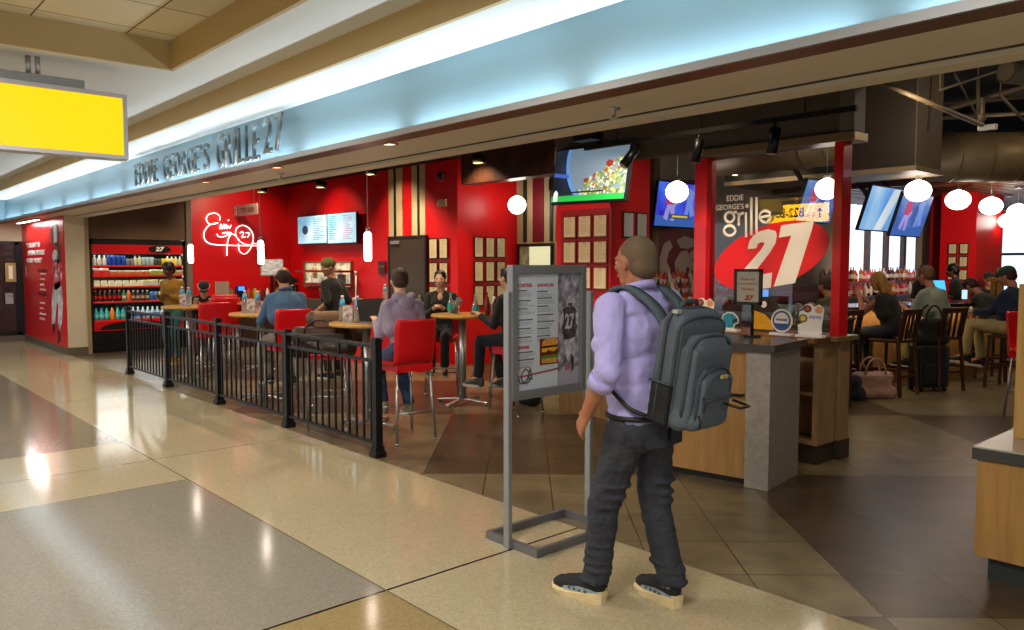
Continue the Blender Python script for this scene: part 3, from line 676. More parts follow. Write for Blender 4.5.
BX('trim_33', RED, ony(557.5,250,7.19).x, ony(611,250,7.19).x, 7.17, 7.2, .99, 3.4)['kind'] = 'structure'
a, b_ = ony(562,292,7.16), ony(610,210,7.16)
BX('trim_34', DRED, a.x-.02, b_.x+.03, 7.155, 7.17, a.z-.05, b_.z+.03)['kind'] = 'structure'
frames(562.5,609,212,290,3,3,'-Y',7.15,'on the front of the red pillar','menu sheets on the red pillar',.10,mat('pillar_frame_brown','#7a1a18',.5),.08)
frames(621,648,212,239,2,1,'+X',-6.19,'on the shaded side of the red pillar','pale sheets on the side of the red pillar',.16,fr_b,.06,mat('pale_sheet','#b8bcc0',.5))
frames(946,970,242,281,2,3,'-Y',15.99,'on the far red wall behind the bar guests','menu sheets on the far red wall')
# ---------------------------------------------------------------- lights you can see
def tube_pendant(px, py0, py1, Y, lab):
    a, b_ = ony(px, py1, Y), ony(px, py0, Y); t = thing('tube_pendant', lab, 'pendant lamp', (a.x, Y, 3.3), group='tube pendants over the dining tables')
    h_ = b_.z-a.z; z0 = a.z-3.3
    MB().lathe([(.026,z0),(.034,z0+.01),(.036,z0+h_*.1),(.036,z0+h_*.92),(.028,z0+h_)], n=18).build('shade', emat('glowing_tube', '#ffe9d8', 9), t)
    MB().cyl((0,0,z0+h_),(0,0,z0+h_+.05),.02).build('cap', STEEL, t); MB().cyl((0,0,z0+h_),(0,0,0),.004,n=6).build('cord', GREYM, t); MB().cyl((0,0,-.03),(0,0,0),.06).build('canopy', STEEL, t)
tube_pendant(191,245,263,4.0,'glowing tube pendant nearest the drinks cooler'); tube_pendant(261,241,264,4.0,'glowing tube pendant above the man in the blue shirt'); tube_pendant(368,232.5,261,4.0,'glowing tube pendant above the table with the laptop')
GLO = emat('glowing_globe', '#fff3e6', 7)
def globe(px, py, dep, r, sq, lab, top=3.3):
    r_ = ray(px, py); p = Vector((r_.x*dep, r_.y*dep, EYE+r_.z*dep))
    t = thing('globe_pendant', lab, 'pendant lamp', (p.x,p.y,top), group='white globe pendants'); z = p.z-top
    MB().ball((0,0,z), r, (1,1,sq), u=24, v=14).build('globe', GLO, t)
    MB().cyl((0,0,z+r*sq-.01),(0,0,z+r*sq+.03),.04).build('cap', STEEL, t); MB().cyl((0,0,z+r*sq),(0,0,0),.004,n=6).build('cord', GREYM, t); MB().cyl((0,0,-.03),(0,0,0),.06).build('canopy', STEEL, t)
globe(517,205,12.6,.145,1,'round globe pendant in front of the striped wall',3.35)
globe(677,192,10.5,.150,.95,'globe pendant in front of the blue sports television',4.25)
globe(827,189,8.3,.118,.95,'globe pendant partly behind the right red post')
globe(918,191,10,.158,.86,'globe pendant over the bar, biggest and leftmost of the row',2.95); globe(958,200,11.2,.165,.84,'globe pendant over the bar, second of the row',2.95)
globe(991,206,12.4,.165,.84,'globe pendant over the bar, third of the row',2.95); globe(1018,212,13.4,.165,.84,'globe pendant over the bar cut by the picture edge',2.95); globe(1008,221,15,.165,.85,'smallest and lowest globe pendant over the bar',2.95)
# ---------------------------------------------------------------- glass partition between the red posts
YG = 6.2
t = thing('glass_partition', 'glass partition printed with the red oval 27 logo between two red posts', 'partition', (-3.55, YG, 1.04)); inv = Matrix.Translation(-t.location)
def gx(px, py=240): return ony(px, py, YG)
REDG = mat('glossy_red_post', '#d8101a', .28, coat=.3)
xl0, xl1, xr0 = gx(695).x, gx(712).x-.05, -3.0
for a, b_ in ((xl0, xl1), (xr0, -2.925)):
    MB().box(a, b_, YG-.02, YG+.14, 1.04, 2.60, inv, b=.006).build('red_post', REDG, t)
MB().box(xl0-.05, -2.82, YG-.06, YG+.18, 2.60, 2.67, inv, b=.004).build('header_rail', mat('bronze_header', '#8b7350', .35, metal=.3), t)
MB().box(xl1, xr0, YG+.05, YG+.062, 1.04, 2.60, inv).build('glass_pane', mat('partition_glass', '#f4f6f6', .01, trans=1, ior=1.5), t)
def gp(zx, zy): return inv @ ony(700+zx/5.25, 180+zy/5.25, YG+.045)
ovr = mat('logo_red', '#dc0a18', .35); ivo = mat('logo_ivory', '#efe6d8', .45)
ov = []
for i in range(48):
    a = 2*PI*i/48; x, y = 315*math.cos(a), 160*math.sin(a); r = math.radians(-20); ov.append((378+x*math.cos(r)-y*math.sin(r), 397+x*math.sin(r)+y*math.cos(r)))
plate('red_oval', [gp(*q) for q in ov][::-1], (0,-1,0), .002, ovr, t)
two = [(250,363),(262,318),(285,288),(318,268),(362,258),(398,268),(404,292),(398,330),(372,375),(272,505),(380,486),(372,566),(190,588),(205,500),(320,368),(338,340),(340,330),(322,326),(304,336),(298,358)]
sev = [(414,303),(428,238),(600,214),(588,262),(500,541),(388,560),(480,292),(455,296)]
def gplate(nm, poly, m, off=.0025):
    pts = [gp(*q)+Vector((0,-off,0)) for q in poly]; return plate(nm, pts[::-1], (0,-1,0), .002, m, t)
gplate('numeral_two', two, ivo); gplate('numeral_seven', sev, ivo)
def gtext(txt, x0, x1, y0, y1, nm, bold=0, shear=0):
    p, q = gp(x0, y1), gp(x1, y0); o = fit_text(txt, wallM(p.x, p.y-.004, p.z, '-Y'), q.x-p.x, q.z-p.z, ivo, nm, t, .001, bold=bold); return o
gtext('EDDIE', 142, 230, 76, 112, 'brand_text', .01); gtext("GEORGE'S", 84, 232, 122, 160, 'brand_text', .01)
# "grille" in thin rounded strokes
def stroke(nm, pts, r=.022):
    pts = [gp(*q)+Vector((0,-.004,0)) for q in pts]; b = MB()
    for a, c in zip(pts, pts[1:]):
        if (c-a).length > 1e-4: b.beam(a, c, .002, r*2*.55, up=(c-a).cross(Vector((0,1,0))))
    return b.build(nm, ivo, t)
def ring(cx, cy, rx, ry, a0=0, a1=360, n=22): return [(cx+rx*math.cos(math.radians(a0+(a1-a0)*i/n)), cy+ry*math.sin(math.radians(a0+(a1-a0)*i/n))) for i in range(n+1)]
stroke('letter_g', ring(157,195,24,26)); stroke('letter_g', ring(157,265,30,26)); stroke('letter_g', [(178,170),(196,168)])
stroke('letter_r', [(204,172),(206,240)]); stroke('letter_r', [(206,195),(214,178),(232,172)])
stroke('letter_i', [(243,170),(243,300)]); stroke('letter_l', [(271,92),(271,290)]); stroke('letter_l', [(298,90),(298,280)])
stroke('letter_e', ring(345,192,30,30,0,330)); stroke('letter_e', [(318,196),(374,186)]); stroke('letter_i_dot', ring(248,136,5,5), .02)
# bulkhead over it, post above
S(BX('wall_bulkhead', mat('dark_bulkhead', '#5a5048', .7), -6.2, -2.86, YG+.02, YG+.14, 2.68, 4.3)); S(BX('trim_50', mat('grey_post', '#6a645c', .5), -2.96, -2.84, YG-.03, YG+.16, 2.68, 3.8))
# ---------------------------------------------------------------- open cabinet under it
t = thing('open_cabinet', 'wooden cabinet with open shelves and dark top under the glass partition', 'cabinet', (-3.6, 6.15, 0))
CW = wood('cabinet_wood','#8d6f50','#ab8a64', (3,3,1), .4)
def L(x): return x+3.6
def Ly(y): return y-6.15
BX('top', MIDW, L(-4.15), L(-2.96), Ly(5.84), Ly(6.17), 1.0, 1.045, t, .006)
BX('side_panel', CW, L(-3.04), L(-2.995), Ly(6.0), Ly(6.30), .16, 1.0, t); BX('side_panel', CW, L(-4.12), L(-4.08), Ly(6.0), Ly(6.3), .16, 1.0, t)
BX('back_panel', CW, L(-4.12), L(-3.04), Ly(6.28), Ly(6.31), .16, 1.0, t)
for z in (.16,.56): BX('shelf', CW, L(-4.08), L(-3.04), Ly(6.01), Ly(6.28), z, z+.03, t)
BX('shelf', CW, L(-4.08), L(-3.04), Ly(6.01), Ly(6.28), .96, 1.0, t)
BX('plinth', mat('dark_plinth', '#3a3229', .5), L(-4.1), L(-3.01), Ly(6.03), Ly(6.30), 0, .16, t)
tag(BX('base_pier', CW, -3.04, -2.975, 6.335, 6.50, .16, 1.0), 'square wooden pier carrying the right red post', 'pier'); tag(BX('pier_plinth', mat('dark_plinth', '#3a3229', .5), -3.03, -2.965, 6.33, 6.51, 0, .16), 'dark plinth block at the foot of the wooden pier', 'plinth'); BX('pier_cap', mat('bronze_header', '#8b7350', .35, metal=.3), -3.02, -2.91, 6.12, 6.52, 1.0, 1.04, b=.005)['kind'] = 'structure'
tag(BX('ledge', MIDW, -4.1, -3.025, 6.175, 6.46, 1.0, 1.045, b=.004), 'wooden ledge running below the glass partition', 'ledge')
# ---------------------------------------------------------------- host stand
t = thing('host_stand', 'wooden host stand with dark top and textured silver end panel', 'host stand', (-2.88, 5.05, 0), math.radians(8.5))
def q_(x0,x1,y0,y1,z0,z1): return (x0+2.88,x1+2.88,y0-5.05,y1-5.05,z0,z1)
FRW = wood('host_stand_wood', '#97703f', '#ad834c', (7,7,.6), .4)
BX('body', FRW, *q_(-4.25,-3.06,5.10,5.62,.05,1.0), t); BX('plinth', BLACK, *q_(-4.22,-3.08,5.13,5.6,0,.05), t)
dec = mat('silver_brushed_laminate', '#9d978e', .38, metal=.25, bump=.5, bscale=14, var=.14, vscale=16, stretch=(1,2.2,1))
BX('end_panel', dec, *q_(-3.06,-2.88,5.06,5.66,0,1.0), t, .003)
BX('top', mat('dark_stone_top', '#4a4846', .22, var=.1, vscale=40), *q_(-4.3,-2.84,5.02,5.70,1.0,1.055), t, .004)
p = ony(733,394,5.05); o = MB().tube([(p.x-.12+2.88,.05,p.z),(p.x-.12+2.88,.01,p.z),(p.x+.08+2.88,.01,p.z),(p.x+.08+2.88,.05,p.z)], .009).build('pull_handle', BLKM, t)
# ---------------------------------------------------------------- framed sign on a pole
YP = 5.55
t = thing('framed_table_sign', 'small black framed hostess sign on a pole above the host stand', 'sign', (ony(752,334,YP).x, YP, 1.055)); inv = Matrix.Translation(-t.location)
p, q = ony(735,304,YP), ony(763,269,YP); W_, H_ = q.x-p.x, q.z-p.z; M = inv @ wallM(p.x, YP-.01, p.z, '-Y')
MB().box(0,W_,0,.022,-.012,.012,M).box(0,W_,H_-.022,H_,-.012,.012,M).box(0,.022,0,H_,-.012,.012,M).box(W_-.022,W_,0,H_,-.012,.012,M).build('frame', BLACK, t)
MB().box(.02,W_-.02,.02,H_-.02,-.004,.004,M).build('card', mat('pale_card','#a9a596',.5), t)
RI = mat('dark_red_ink', '#a03038', .5)
for i, s_ in enumerate(('Please wait','to be seated by','Hostess')): fit_text(s_, M @ Matrix.Translation((W_*(.5-(.27,.36,.24)[i]), H_*(.68-.14*i), .0045)), W_*(.54,.72,.48)[i], H_*.085, RI, 'text_line', t, .0008)
fit_text('27', M @ Matrix.Translation((W_*.38,H_*.12,.0045)), W_*.36, H_*.15, mat('deep_red_ink','#9a0f1c',.5), 'logo', t, .0008, bold=.05, shear=.3)
MB().cyl((0,0,.01),(0,0,p.z-1.055),.012).build('pole', BLACK, t); MB().cyl((0,0,0),(0,0,.012),.07).build('base', BLACK, t)
# ---------------------------------------------------------------- counter cards
def card(name, lab, px0, px1, py0, py1, Y, z0=1.045, foot=True):
    a, b_ = ony(px0, py1, Y), ony(px1, py0, Y); t = thing(name, lab, 'counter card', ((a.x+b_.x)/2, Y, z0), group=None)
    W_ = b_.x-a.x; H_ = b_.z-z0
    if foot: BX('foot', WHITE, -W_*.5, W_*.5, -.035, .035, 0, .022, t, .003)
    return t, W_, H_
CW_ = mat('card_white', '#e6e2da', .45)
def cplate(t, nm, poly, m, y=0, th=.004): return plate(nm, [Vector((x, y, z)) for x, z in poly], (0,-1,0), th, m, t)
t, W_, H_ = card('helmet_card', 'teal helmet cutout card on a white foot', 721, 739, 312, 333, 5.95)
hel = [(-.42,.30),(-.48,.6),(-.38,.85),(-.1,.99),(.2,.95),(.42,.78),(.5,.62),(.48,.42),(.3,.36),(.22,.12),(-.1,.10),(-.3,.16)]
cplate(t,'backing',[(x*W_,z*H_) for x,z in hel], CW_, 0); cplate(t,'helmet_print',[(x*W_*.86,(z-.5)*H_*.84+.52*H_) for x,z in hel], mat('teal_print','#1f86a0',.4,var=.4,vscale=30), -.004, .002)
cplate(t,'face_mask',[(.12*W_,.42*H_),(.46*W_,.52*H_),(.44*W_,.68*H_),(.2*W_,.62*H_)], mat('dark_teal_print','#15343f',.4), -.006, .0015)
t, W_, H_ = card('badge_card', 'round blue and white badge card on a white foot', 771, 793, 309, 336, 5.92)
cplate(t,'backing',arc(0,H_*.55,W_*.5,H_*.44), CW_); cplate(t,'blue_ring',arc(0,H_*.55,W_*.42,H_*.37), mat('badge_blue','#2f4a8e',.4), -.004, .0015); cplate(t,'badge_centre',arc(0,H_*.55,W_*.34,H_*.30), CW_, -.0055, .0015)
cplate(t,'blue_band',arc(0,H_*.55,W_*.335,H_*.295,200,340,14), mat('badge_blue','#2f4a8e',.4), -.007, .001)
fit_text('WINNER', Matrix.Translation((-W_*.27,-.0085,H_*.54)) @ Matrix.Rotation(PI/2,4,'X'), W_*.54, H_*.09, mat('badge_blue','#2f4a8e',.4), 'badge_text', t, .0006, bold=.03)
def food(px0, px1, py0, py1, Y, lab):
    t, W_, H_ = card('food_card', lab, px0, px1, py0, py1, Y)
    out = [(-.45,.1),(-.48,.35),(-.3,.42),(-.45,.55),(-.42,.75),(-.25,.8),(-.22,.96),(-.02,1.0),(.12,.9),(.3,.98),(.48,.85),(.45,.6),(.4,.3),(.42,.12),(.1,.04)]
    cplate(t,'backing',[(x*W_,z*H_) for x,z in out], CW_)
    for (x,z,r,c,c2) in ((-.12,.84,.15,'#4b2a20','#c8502a'),(.3,.82,.15,'#caa07a','#e08040'),(-.28,.55,.17,'#7d6a50','#d6c030')):
        cplate(t,'dish_print',arc(x*W_,z*H_,r*W_,r*H_*.75,n=14), mat('print_'+c[1:],c,.4), -.004, .001); cplate(t,'food_print',arc(x*W_,z*H_,r*W_*.6,r*H_*.45,n=10), mat('print_'+c2[1:],c2,.4,var=.4,vscale=60), -.005, .001)
    fit_text('GOOD FOOD', Matrix.Translation((-.05*W_,-.005,H_*.56)) @ Matrix.Rotation(PI/2,4,'X'), W_*.45, H_*.09, mat('lilac_ink','#7d84c8',.5), 'card_text', t, .0006, bold=.03)
food(797,825,304,338,5.93,'food photo cutout card at the right end of the ledge'); food(692,715,298,328,6.02,'food photo cutout card beside the left red post')
t, W_, H_ = card('menu_tent', 'yellow and black folded menu card behind the glass sign', 751, 776, 297, 326, 6.14, foot=False)
MB().box(-W_/2,W_/2,-.004,.004,0,H_,Matrix.Rotation(math.radians(-9),4,'X')).build('front_leaf', mat('dark_card','#3a3228',.4), t); MB().box(-W_/2,W_/2,.05,.058,0,H_*.98,Matrix.Rotation(math.radians(9),4,'X')).build('back_leaf', mat('dark_card','#3a3228',.4), t)
cplate(t,'yellow_print',[(-W_*.46,.02),(W_*.46,.02),(W_*.46,H_*.25),(W_*.1,H_*.5),(-W_*.46,H_*.62)], mat('yellow_print','#e0a51c',.4), -.012, .002); cplate(t,'white_dot',arc(W_*.05,H_*.78,W_*.12,W_*.12), CW_, -.012, .002)
# ---------------------------------------------------------------- railing
RX = [-12.44,-10.78,-9.04,-7.28,-5.63]; YR = 3.54
t = thing('railing', 'black metal picket railing along the restaurant front', 'railing', (-9.0, YR, 0)); 
for i, x in enumerate(RX):
    h_ = .98 if i != 3 else .955
    MB().box(x+9-.032,x+9+.032,-.032,.032,.06,h_).box(x+9-.04,x+9+.04,-.04,.04,h_,h_+.015).box(x+9-.026,x+9+.026,-.026,.026,h_+.015,h_+.03).box(x+9-.055,x+9+.055,-.055,.055,0,.05,b=.008).box(x+9-.042,x+9+.042,-.042,.042,.05,.09).build('post', BLKM, t)
for a, b_ in zip(RX, RX[1:]):
    a += 9.032; b_ += 8.968
    BX('top_rail', BLKM, a, b_, -.028, .028, .925, .955, t, .006); BX('upper_rail', BLKM, a, b_, -.016, .016, .80, .825, t); BX('bottom_rail', BLKM, a, b_, -.016, .016, .10, .125, t)
    n = 13
    for i in range(n):
        x = a+(b_-a)*(i+.5)/n; BX('picket', BLKM, x-.009, x+.009, -.009, .009, .12, .80, t)
    for i in range(4):
        x = a+(b_-a)*(i+.5)/4; BX('spacer_post', BLKM, x-.010, x+.010, -.010, .010, .82, .93, t)
# ---------------------------------------------------------------- standing menu board
t = thing('menu_stand', 'freestanding grey metal menu board on the terrazzo', 'sign stand', (-3.29, 3.3, 0)); inv = Matrix.Translation(-t.location)
for y, h_ in ((2.93,1.47),(3.61,1.46)): MB().box(-.022,.022,y-3.3-.014,y-3.3+.014,0,h_,b=.003).build('upright', GREYM, t)
FB = mat('stand_base_metal', '#73757a', .42, metal=.5)
A = Vector((onz(487,540).x, onz(487,540).y-3.3, 0)); 
xa, xb, ya, yb = -.21, .23, -.36, .31
MB().box(xa+.03,xb-.03,ya,ya+.03,0,.045).box(xa+.03,xb-.03,yb-.03,yb,0,.045).box(xa,xa+.03,ya,yb,0,.045).box(xb-.03,xb,ya,yb,0,.045).build('base_frame', FB, t)
y0, y1, z0, z1 = -.36, .25, .85, 1.62
MB().box(-.02,.03,y0+.045,y1-.045,z0,z0+.05,b=.004).box(-.02,.03,y0+.045,y1-.045,z1-.05,z1,b=.004).box(-.02,.03,y0,y0+.045,z0,z1,b=.004).box(-.02,.03,y1-.045,y1,z0,z1,b=.004).build('board_frame', mat('board_frame_metal', '#868b90', .4, metal=.4), t)
BX('board_back', mat('stand_back', '#55585c', .5), -.018, .0, y0+.02, y1-.02, z0+.02, z1-.02, t)
PM = wallM(.0, y0+.045, z0+.05, '+X'); PW, PH = y1-y0-.09, z1-z0-.10
def pbox(nm, x0,x1,ya_,yb_, m, z=.002, th=.002, par=t): return MB().box(x0*PW,x1*PW,ya_*PH,yb_*PH,z,z+th,PM).build(nm, m, par)
pbox('poster', 0,1,0,1, mat('poster_pale_blue', '#c6d3de', .35), 0, .002)
photo = pic('monochrome_photo_print', [(.3,'#4d4a58'),(.48,'#8d8a99'),(.6,'#b5b2c0'),(.75,'#dcdae2')], 16, rough=.3, detail=4)
pbox('player_photo', .66,1,0,1, photo)
def pp(nm, poly, m, z=.005, th=.0008): return plate(nm, [PM @ Vector((x*PW,y*PH,z)) for x,y in poly], (1,0,0), th, m, t)
dj = pic('dark_jersey_print', [(.3,'#2c2a33'),(.6,'#55525e'),(.8,'#7a7784')], 30); lj = pic('light_gear_print', [(.3,'#9a98a6'),(.6,'#c6c4d0'),(.8,'#e6e4ec')], 30)
pp('jersey', [(.70,.63),(.74,.68),(.80,.70),(.92,.70),(.97,.66),(.99,.55),(.94,.42),(.76,.40),(.72,.5)], dj); pp('sleeve', [(.68,.60),(.74,.67),(.75,.58),(.70,.50)], lj, .0055); pp('sleeve', [(.95,.66),(.995,.62),(.99,.52),(.95,.56)], lj, .0055)
pp('helmet', arc(.85,.745,.055,.05,n=16), lj, .0058); pp('face_mask', [(.81,.735),(.89,.735),(.88,.70),(.82,.70)], dj, .0066)
fit_text('27', PM @ Matrix.Translation((PW*.77,PH*.50,.0062)), PW*.15, PH*.14, lj, 'numerals', t, .0006, bold=.03)
pp('trousers', [(.77,.41),(.94,.42),(.95,.30),(.91,.20),(.87,.30),(.83,.20),(.78,.28)], lj); pp('lower_leg', [(.87,.28),(.92,.24),(.92,.14),(.88,.10)], dj, .006)
pp('field', [(.66,0),(1,0),(1,.16),(.66,.12)], mat('grey_field_print', '#a3a1ae', .4), .0045)
RH = mat('red_heading_ink', '#b8303c', .5); GT = mat('grey_text_ink', '#98a2ae', .5); DT = mat('dark_text_ink', '#5a616c', .5)
fit_text('STARTERS', PM @ Matrix.Translation((PW*.04,PH*.885,.0025)), PW*.21, PH*.032, RH, 'heading', t, .0006, bold=.03)
fit_text('SANDWICHES', PM @ Matrix.Translation((PW*.33,PH*.885,.0025)), PW*.26, PH*.028, RH, 'heading', t, .0006, bold=.03)
fit_text('BURGERS', PM @ Matrix.Translation((PW*.04,PH*.355,.0025)), PW*.17, PH*.028, RH, 'heading', t, .0006, bold=.03)
rr = random.Random(3)
for (x0, x1, ys) in ((.04,.30,(.85,.765,.695,.60,.525,.45)), (.33,.62,(.84,.78,.71,.635,.575,.515,.45)), (.04,.30,(.32,.255))):
    hd = MB(); bd = MB()
    for y in ys:
        hd.box(x0*PW, (x0+(x1-x0)*rr.uniform(.4,.95))*PW, y*PH, (y+.011)*PH, .0022, .003, PM)
        for k in range(3 if len(ys) > 2 else 4): bd.box(x0*PW, (x0+(x1-x0)*rr.uniform(.55,1))*PW, (y-.017-.013*k)*PH, (y-.011-.013*k)*PH, .0022, .0028, PM)
    hd.build('item_names', DT, t); bd.build('item_text', GT, t)
bu = lambda nm, poly, c, z=.0062: pp(nm, poly, mat('burger_'+c[1:], c, .4, var=.25, vscale=50), z)
BURG = [('burger_photo',[(.37,.20),(.66,.20),(.66,.43),(.37,.43)],'#7d2416',.0040),('top_bun',[(.40,.36),(.41,.40),(.47,.43),(.58,.43),(.65,.42),(.655,.36)],'#d49a48',.0048),('patty',[(.38,.34),(.65,.345),(.65,.37),(.40,.365)],'#4a2414',.0052),('cheese',[(.39,.325),(.44,.30),(.5,.33),(.58,.31),(.65,.335),(.65,.35),(.40,.345)],'#e8b02c',.0056),('patty',[(.41,.285),(.65,.29),(.65,.312),(.42,.31)],'#5a2a18',.0060),('lettuce',[(.38,.255),(.5,.245),(.65,.26),(.655,.285),(.5,.28),(.39,.28)],'#5d8a28',.0064),('bottom_bun',[(.40,.215),(.63,.21),(.655,.255),(.39,.252)],'#cf9a50',.0068)]
for a in BURG: bu(*a)
pp('red_stripe', [(0,.105),(.66,.145),(.66,.16),(0,.12)], mat('stripe_red_ink', '#a84250', .5), .003); pp('red_stripe', [(.92,.155),(1,.16),(1,.172),(.92,.168)], mat('stripe_red_ink', '#a84250', .5), .006)
fit_text('27', PM @ Matrix.Translation((PW*.77,PH*.13,.006)), PW*.09, PH*.05, mat('logo_pink_ink', '#c04a5e', .5), 'logo', t, .0006, bold=.03)
MB().tube([PM @ Vector((x*PW,y*PH,.004)) for x,y in smooth([(.05,.10),(.08,.06),(.16,.08),(.2,.14),(.15,.18),(.09,.13),(.12,.06),(.2,.07),(.24,.12),(.22,.18),(.2,.1),(.26,.09)])], .004, 6).build('signature', mat('signature_grey', '#4d4a55', .5), t)
fit_text('Ask your server', PM @ Matrix.Translation((PW*.04,PH*.185,.0025)), PW*.2, PH*.018, RH, 'small_text', t, .0006)
# ---------------------------------------------------------------- right hand counter with post
t = thing('service_counter', 'light wood counter with dark-edged pale top at the right edge', 'counter', (-.6, 5.2, 0))
a = ony(975,457,4.42)
BX('plinth', mat('dark_plinth2', '#2b2f2e', .45), -.70, 2.0, -.72, 1.0, 0, .13, t); BX('body', wood('counter_wood','#96703f','#ad8449',(7,7,.5),.4), -.75, 2.0, -.78, 1.05, .13, .63, t)
BX('top_edge', mat('dark_edge', '#3d403c', .4), -.77, 2.0, -.80, 1.07, .63, .69, t, .003); BX('top_surface', mat('pale_laminate', '#b6afa0', .25), -.765, 2.0, -.795, 1.065, .69, .697, t)
tag(BX('wood_column', wood('column_wood','#a5803f','#bd9658',(7,7,.5),.4), ony(1014.5,400,4.75).x, .6, 4.75, 5.8, .70, 1.52), 'light wood upstand on the right counter, cut by the picture edge', 'upstand')
# ---------------------------------------------------------------- drinks cooler
t = thing('drinks_cooler', 'open black and red drinks cooler with lit shelves', 'cooler', (XS, 4.72, 0))
DK = mat('cooler_black', '#101012', .4); CR = mat('cooler_red', '#c30a12', .35); LITS = mat('cooler_inner', '#3a3d3c', .5)
cy0, cy1 = -.86, .86
b = MB().box(-.75,.0,cy0,cy0+.05,0,2.09).box(-.75,.0,cy1-.05,cy1,0,2.09).box(-.75,.0,cy0,cy1,2.0,2.09).box(-.75,-.05,cy0,cy1,.0,.42).build('cabinet', DK, t)
BX('back_panel', LITS, -.74,-.70,cy0+.05,cy1-.05,.42,2.0, t)
BX('header_panel', CR, -.04,.0,cy0+.05,cy1-.05,1.83,2.0, t); BX('lower_panel', CR, -.05,.0,cy0+.04,cy1-.04,.40,.60, t)
fit_text('27', wallM(.003,.30,1.88,'+X'), .17, .09, WHITE, 'logo', t, .003, bold=.05, shear=.2); plate('logo_disc', [Vector((.0005,.38+y*.21,1.92+z*.075)) for y,z in arc(0,0,1,1)], (1,0,0), .002, DK, t)
gr = MB()
for z in range(9): gr.box(-.06,.0,cy0+.06,cy1-.06,.05+z*.036,.065+z*.036)
gr.build('vent_grille', mat('grille_black','#1c1c1e',.4), t); BX('grille_backing', BLACK, -.06,-.04,cy0+.05,cy1-.05,0,.4, t)
plate('shadow_arc_print', [Vector((.002,-.1+y*.62,.42+max(0,z)*.15)) for y,z in arc(0,0,1,1,0,180,20)], (1,0,0), .002, DK, t)  # flat dark half-oval on the lower panel
SH = [(1.615,0),(1.43,0),(1.225,0),(.945,0),(.60,0)]
for z,_ in SH: BX('shelf', mat('shelf_metal','#a9aaa8',.4,metal=.4), -.70,-.02,cy0+.05,cy1-.05,z-.02,z, t); BX('price_rail', mat('price_rail_red','#e01a18',.35,emit='#ff2418',es=.12), -.02,.002,cy0+.05,cy1-.05,z-.028,z-.002, t)
for z in (1.82,1.59,1.40,1.19,.90): area('shelf_light', (XS-.08, 4.72, z-.005), (0,math.radians(-25),0), .03, 1.6, 3.2, (.92,1,.94))
# products: one of each kind, then copies
def proto_bottle(nm, body, cap, r, h_, lab_c=None, neck=.35):
    o = thing(nm, None, None)
    MB().lathe([(r*.9,0),(r,.01),(r,h_*.62),(r*neck,h_*.84),(r*neck,h_*.93)], n=12).build('body', body, o)
    MB().cyl((0,0,h_*.93),(0,0,h_),r*neck*1.1,n=10).build('cap', cap, o)
    if lab_c: MB().cyl((0,0,h_*.22),(0,0,h_*.5),r*1.02,n=12,caps=False).build('paper_label', lab_c, o)
    return o
def proto_can(nm, body, r, h_):
    o = thing(nm, None, None); MB().lathe([(r*.85,0),(r,.008),(r,h_-.012),(r*.85,h_-.002)], n=12).build('body', body, o); MB().cyl((0,0,h_-.002),(0,0,h_),r*.8,n=12).build('lid', STEEL, o); return o
def proto_box(nm, body, w_, d_, h_, top=None):
    o = thing(nm, None, None); BX('tray', body, -d_/2,d_/2,-w_/2,w_/2,0,h_*.7, o, .006); BX('lid', top or body, -d_/2+.004,d_/2-.004,-w_/2+.004,w_/2-.004,h_*.7,h_, o, .006); return o
pm = lambda n, c, r=.3: mat('product_'+n, c, r)
used = set()
def row(z, y, seq, xoff=-.06):
    """seq: (prototype, count, spacing, label, category, group)"""
    yy = y
    for proto, cnt, spc, lab, cat_, grp in seq:
        for i in range(cnt):
            o = proto if id(proto) not in used else copy_tree(proto)
            used.add(id(proto)); o.location = (XS+xoff, 4.72+yy+spc/2, z); yy += spc
            pos = '' 
            tag(o, lab, cat_, grp)
    return yy
Wb = proto_bottle('milk_bottle', pm('milk','#e9ebe4'), pm('capw','#d9dcd8'), .036, .185); Bb = proto_can('blue_can', pm('blue','#1d54c8'), .038, .175); Gc = proto_can('grey_can', pm('greyp','#7c8896'), .036, .12)
Cg = proto_bottle('cream_bottle', pm('creamp','#d3d8b0'), pm('capg','#4c8a3c'), .034, .185); Tl = proto_can('pale_blue_can', pm('pale','#a7c6cc'), .036, .15); Yc = proto_can('yellow_can', pm('yellow','#e6d62a'), .034, .13); Dk = proto_can('dark_can', pm('darkc','#3a4a3c'), .034, .12); Bg = proto_bottle('beige_bottle', pm('beigep','#c5c8a0'), pm('capw','#d9dcd8'), .036, .17)
g1 = 'drinks on the top cooler shelf'
row(1.616, -.80, [(Wb,3,.085,'white milk bottle at the left of the top cooler shelf','bottle',g1),(Bb,4,.08,'tall blue can on the top cooler shelf','can',g1),(Gc,2,.08,'short grey can beside the blue cans on the top cooler shelf','can',g1)])
row(1.616, -.09, [(Cg,2,.075,'cream bottle with green cap on the top cooler shelf','bottle',g1),(Tl,3,.075,'pale blue can on the top cooler shelf','can',g1),(Dk,2,.07,'short dark green can on the top cooler shelf','can',g1),(Yc,4,.07,'yellow can on the top cooler shelf','can',g1)])
row(1.616, .50, [(Bg,4,.078,'beige bottle at the right of the top cooler shelf','bottle',g1)])
Rb = proto_box('red_white_pack', pm('packr','#d63a34'), .13,.1,.13, pm('packw','#e8e4e0')); Ob = proto_box('fruit_tray', pm('tray','#c96a3a'), .11,.1,.085, pm('clearlid','#c9b9a0')); Gb = proto_box('salad_tray', pm('salad','#9aa84a'), .10,.1,.10, pm('clearlid2','#d3d8b4')); Tb = proto_box('snack_tray', pm('tan','#a08a62'), .10,.1,.09, pm('clearlid','#c9b9a0'))
g2 = 'food packs on the second cooler shelf'
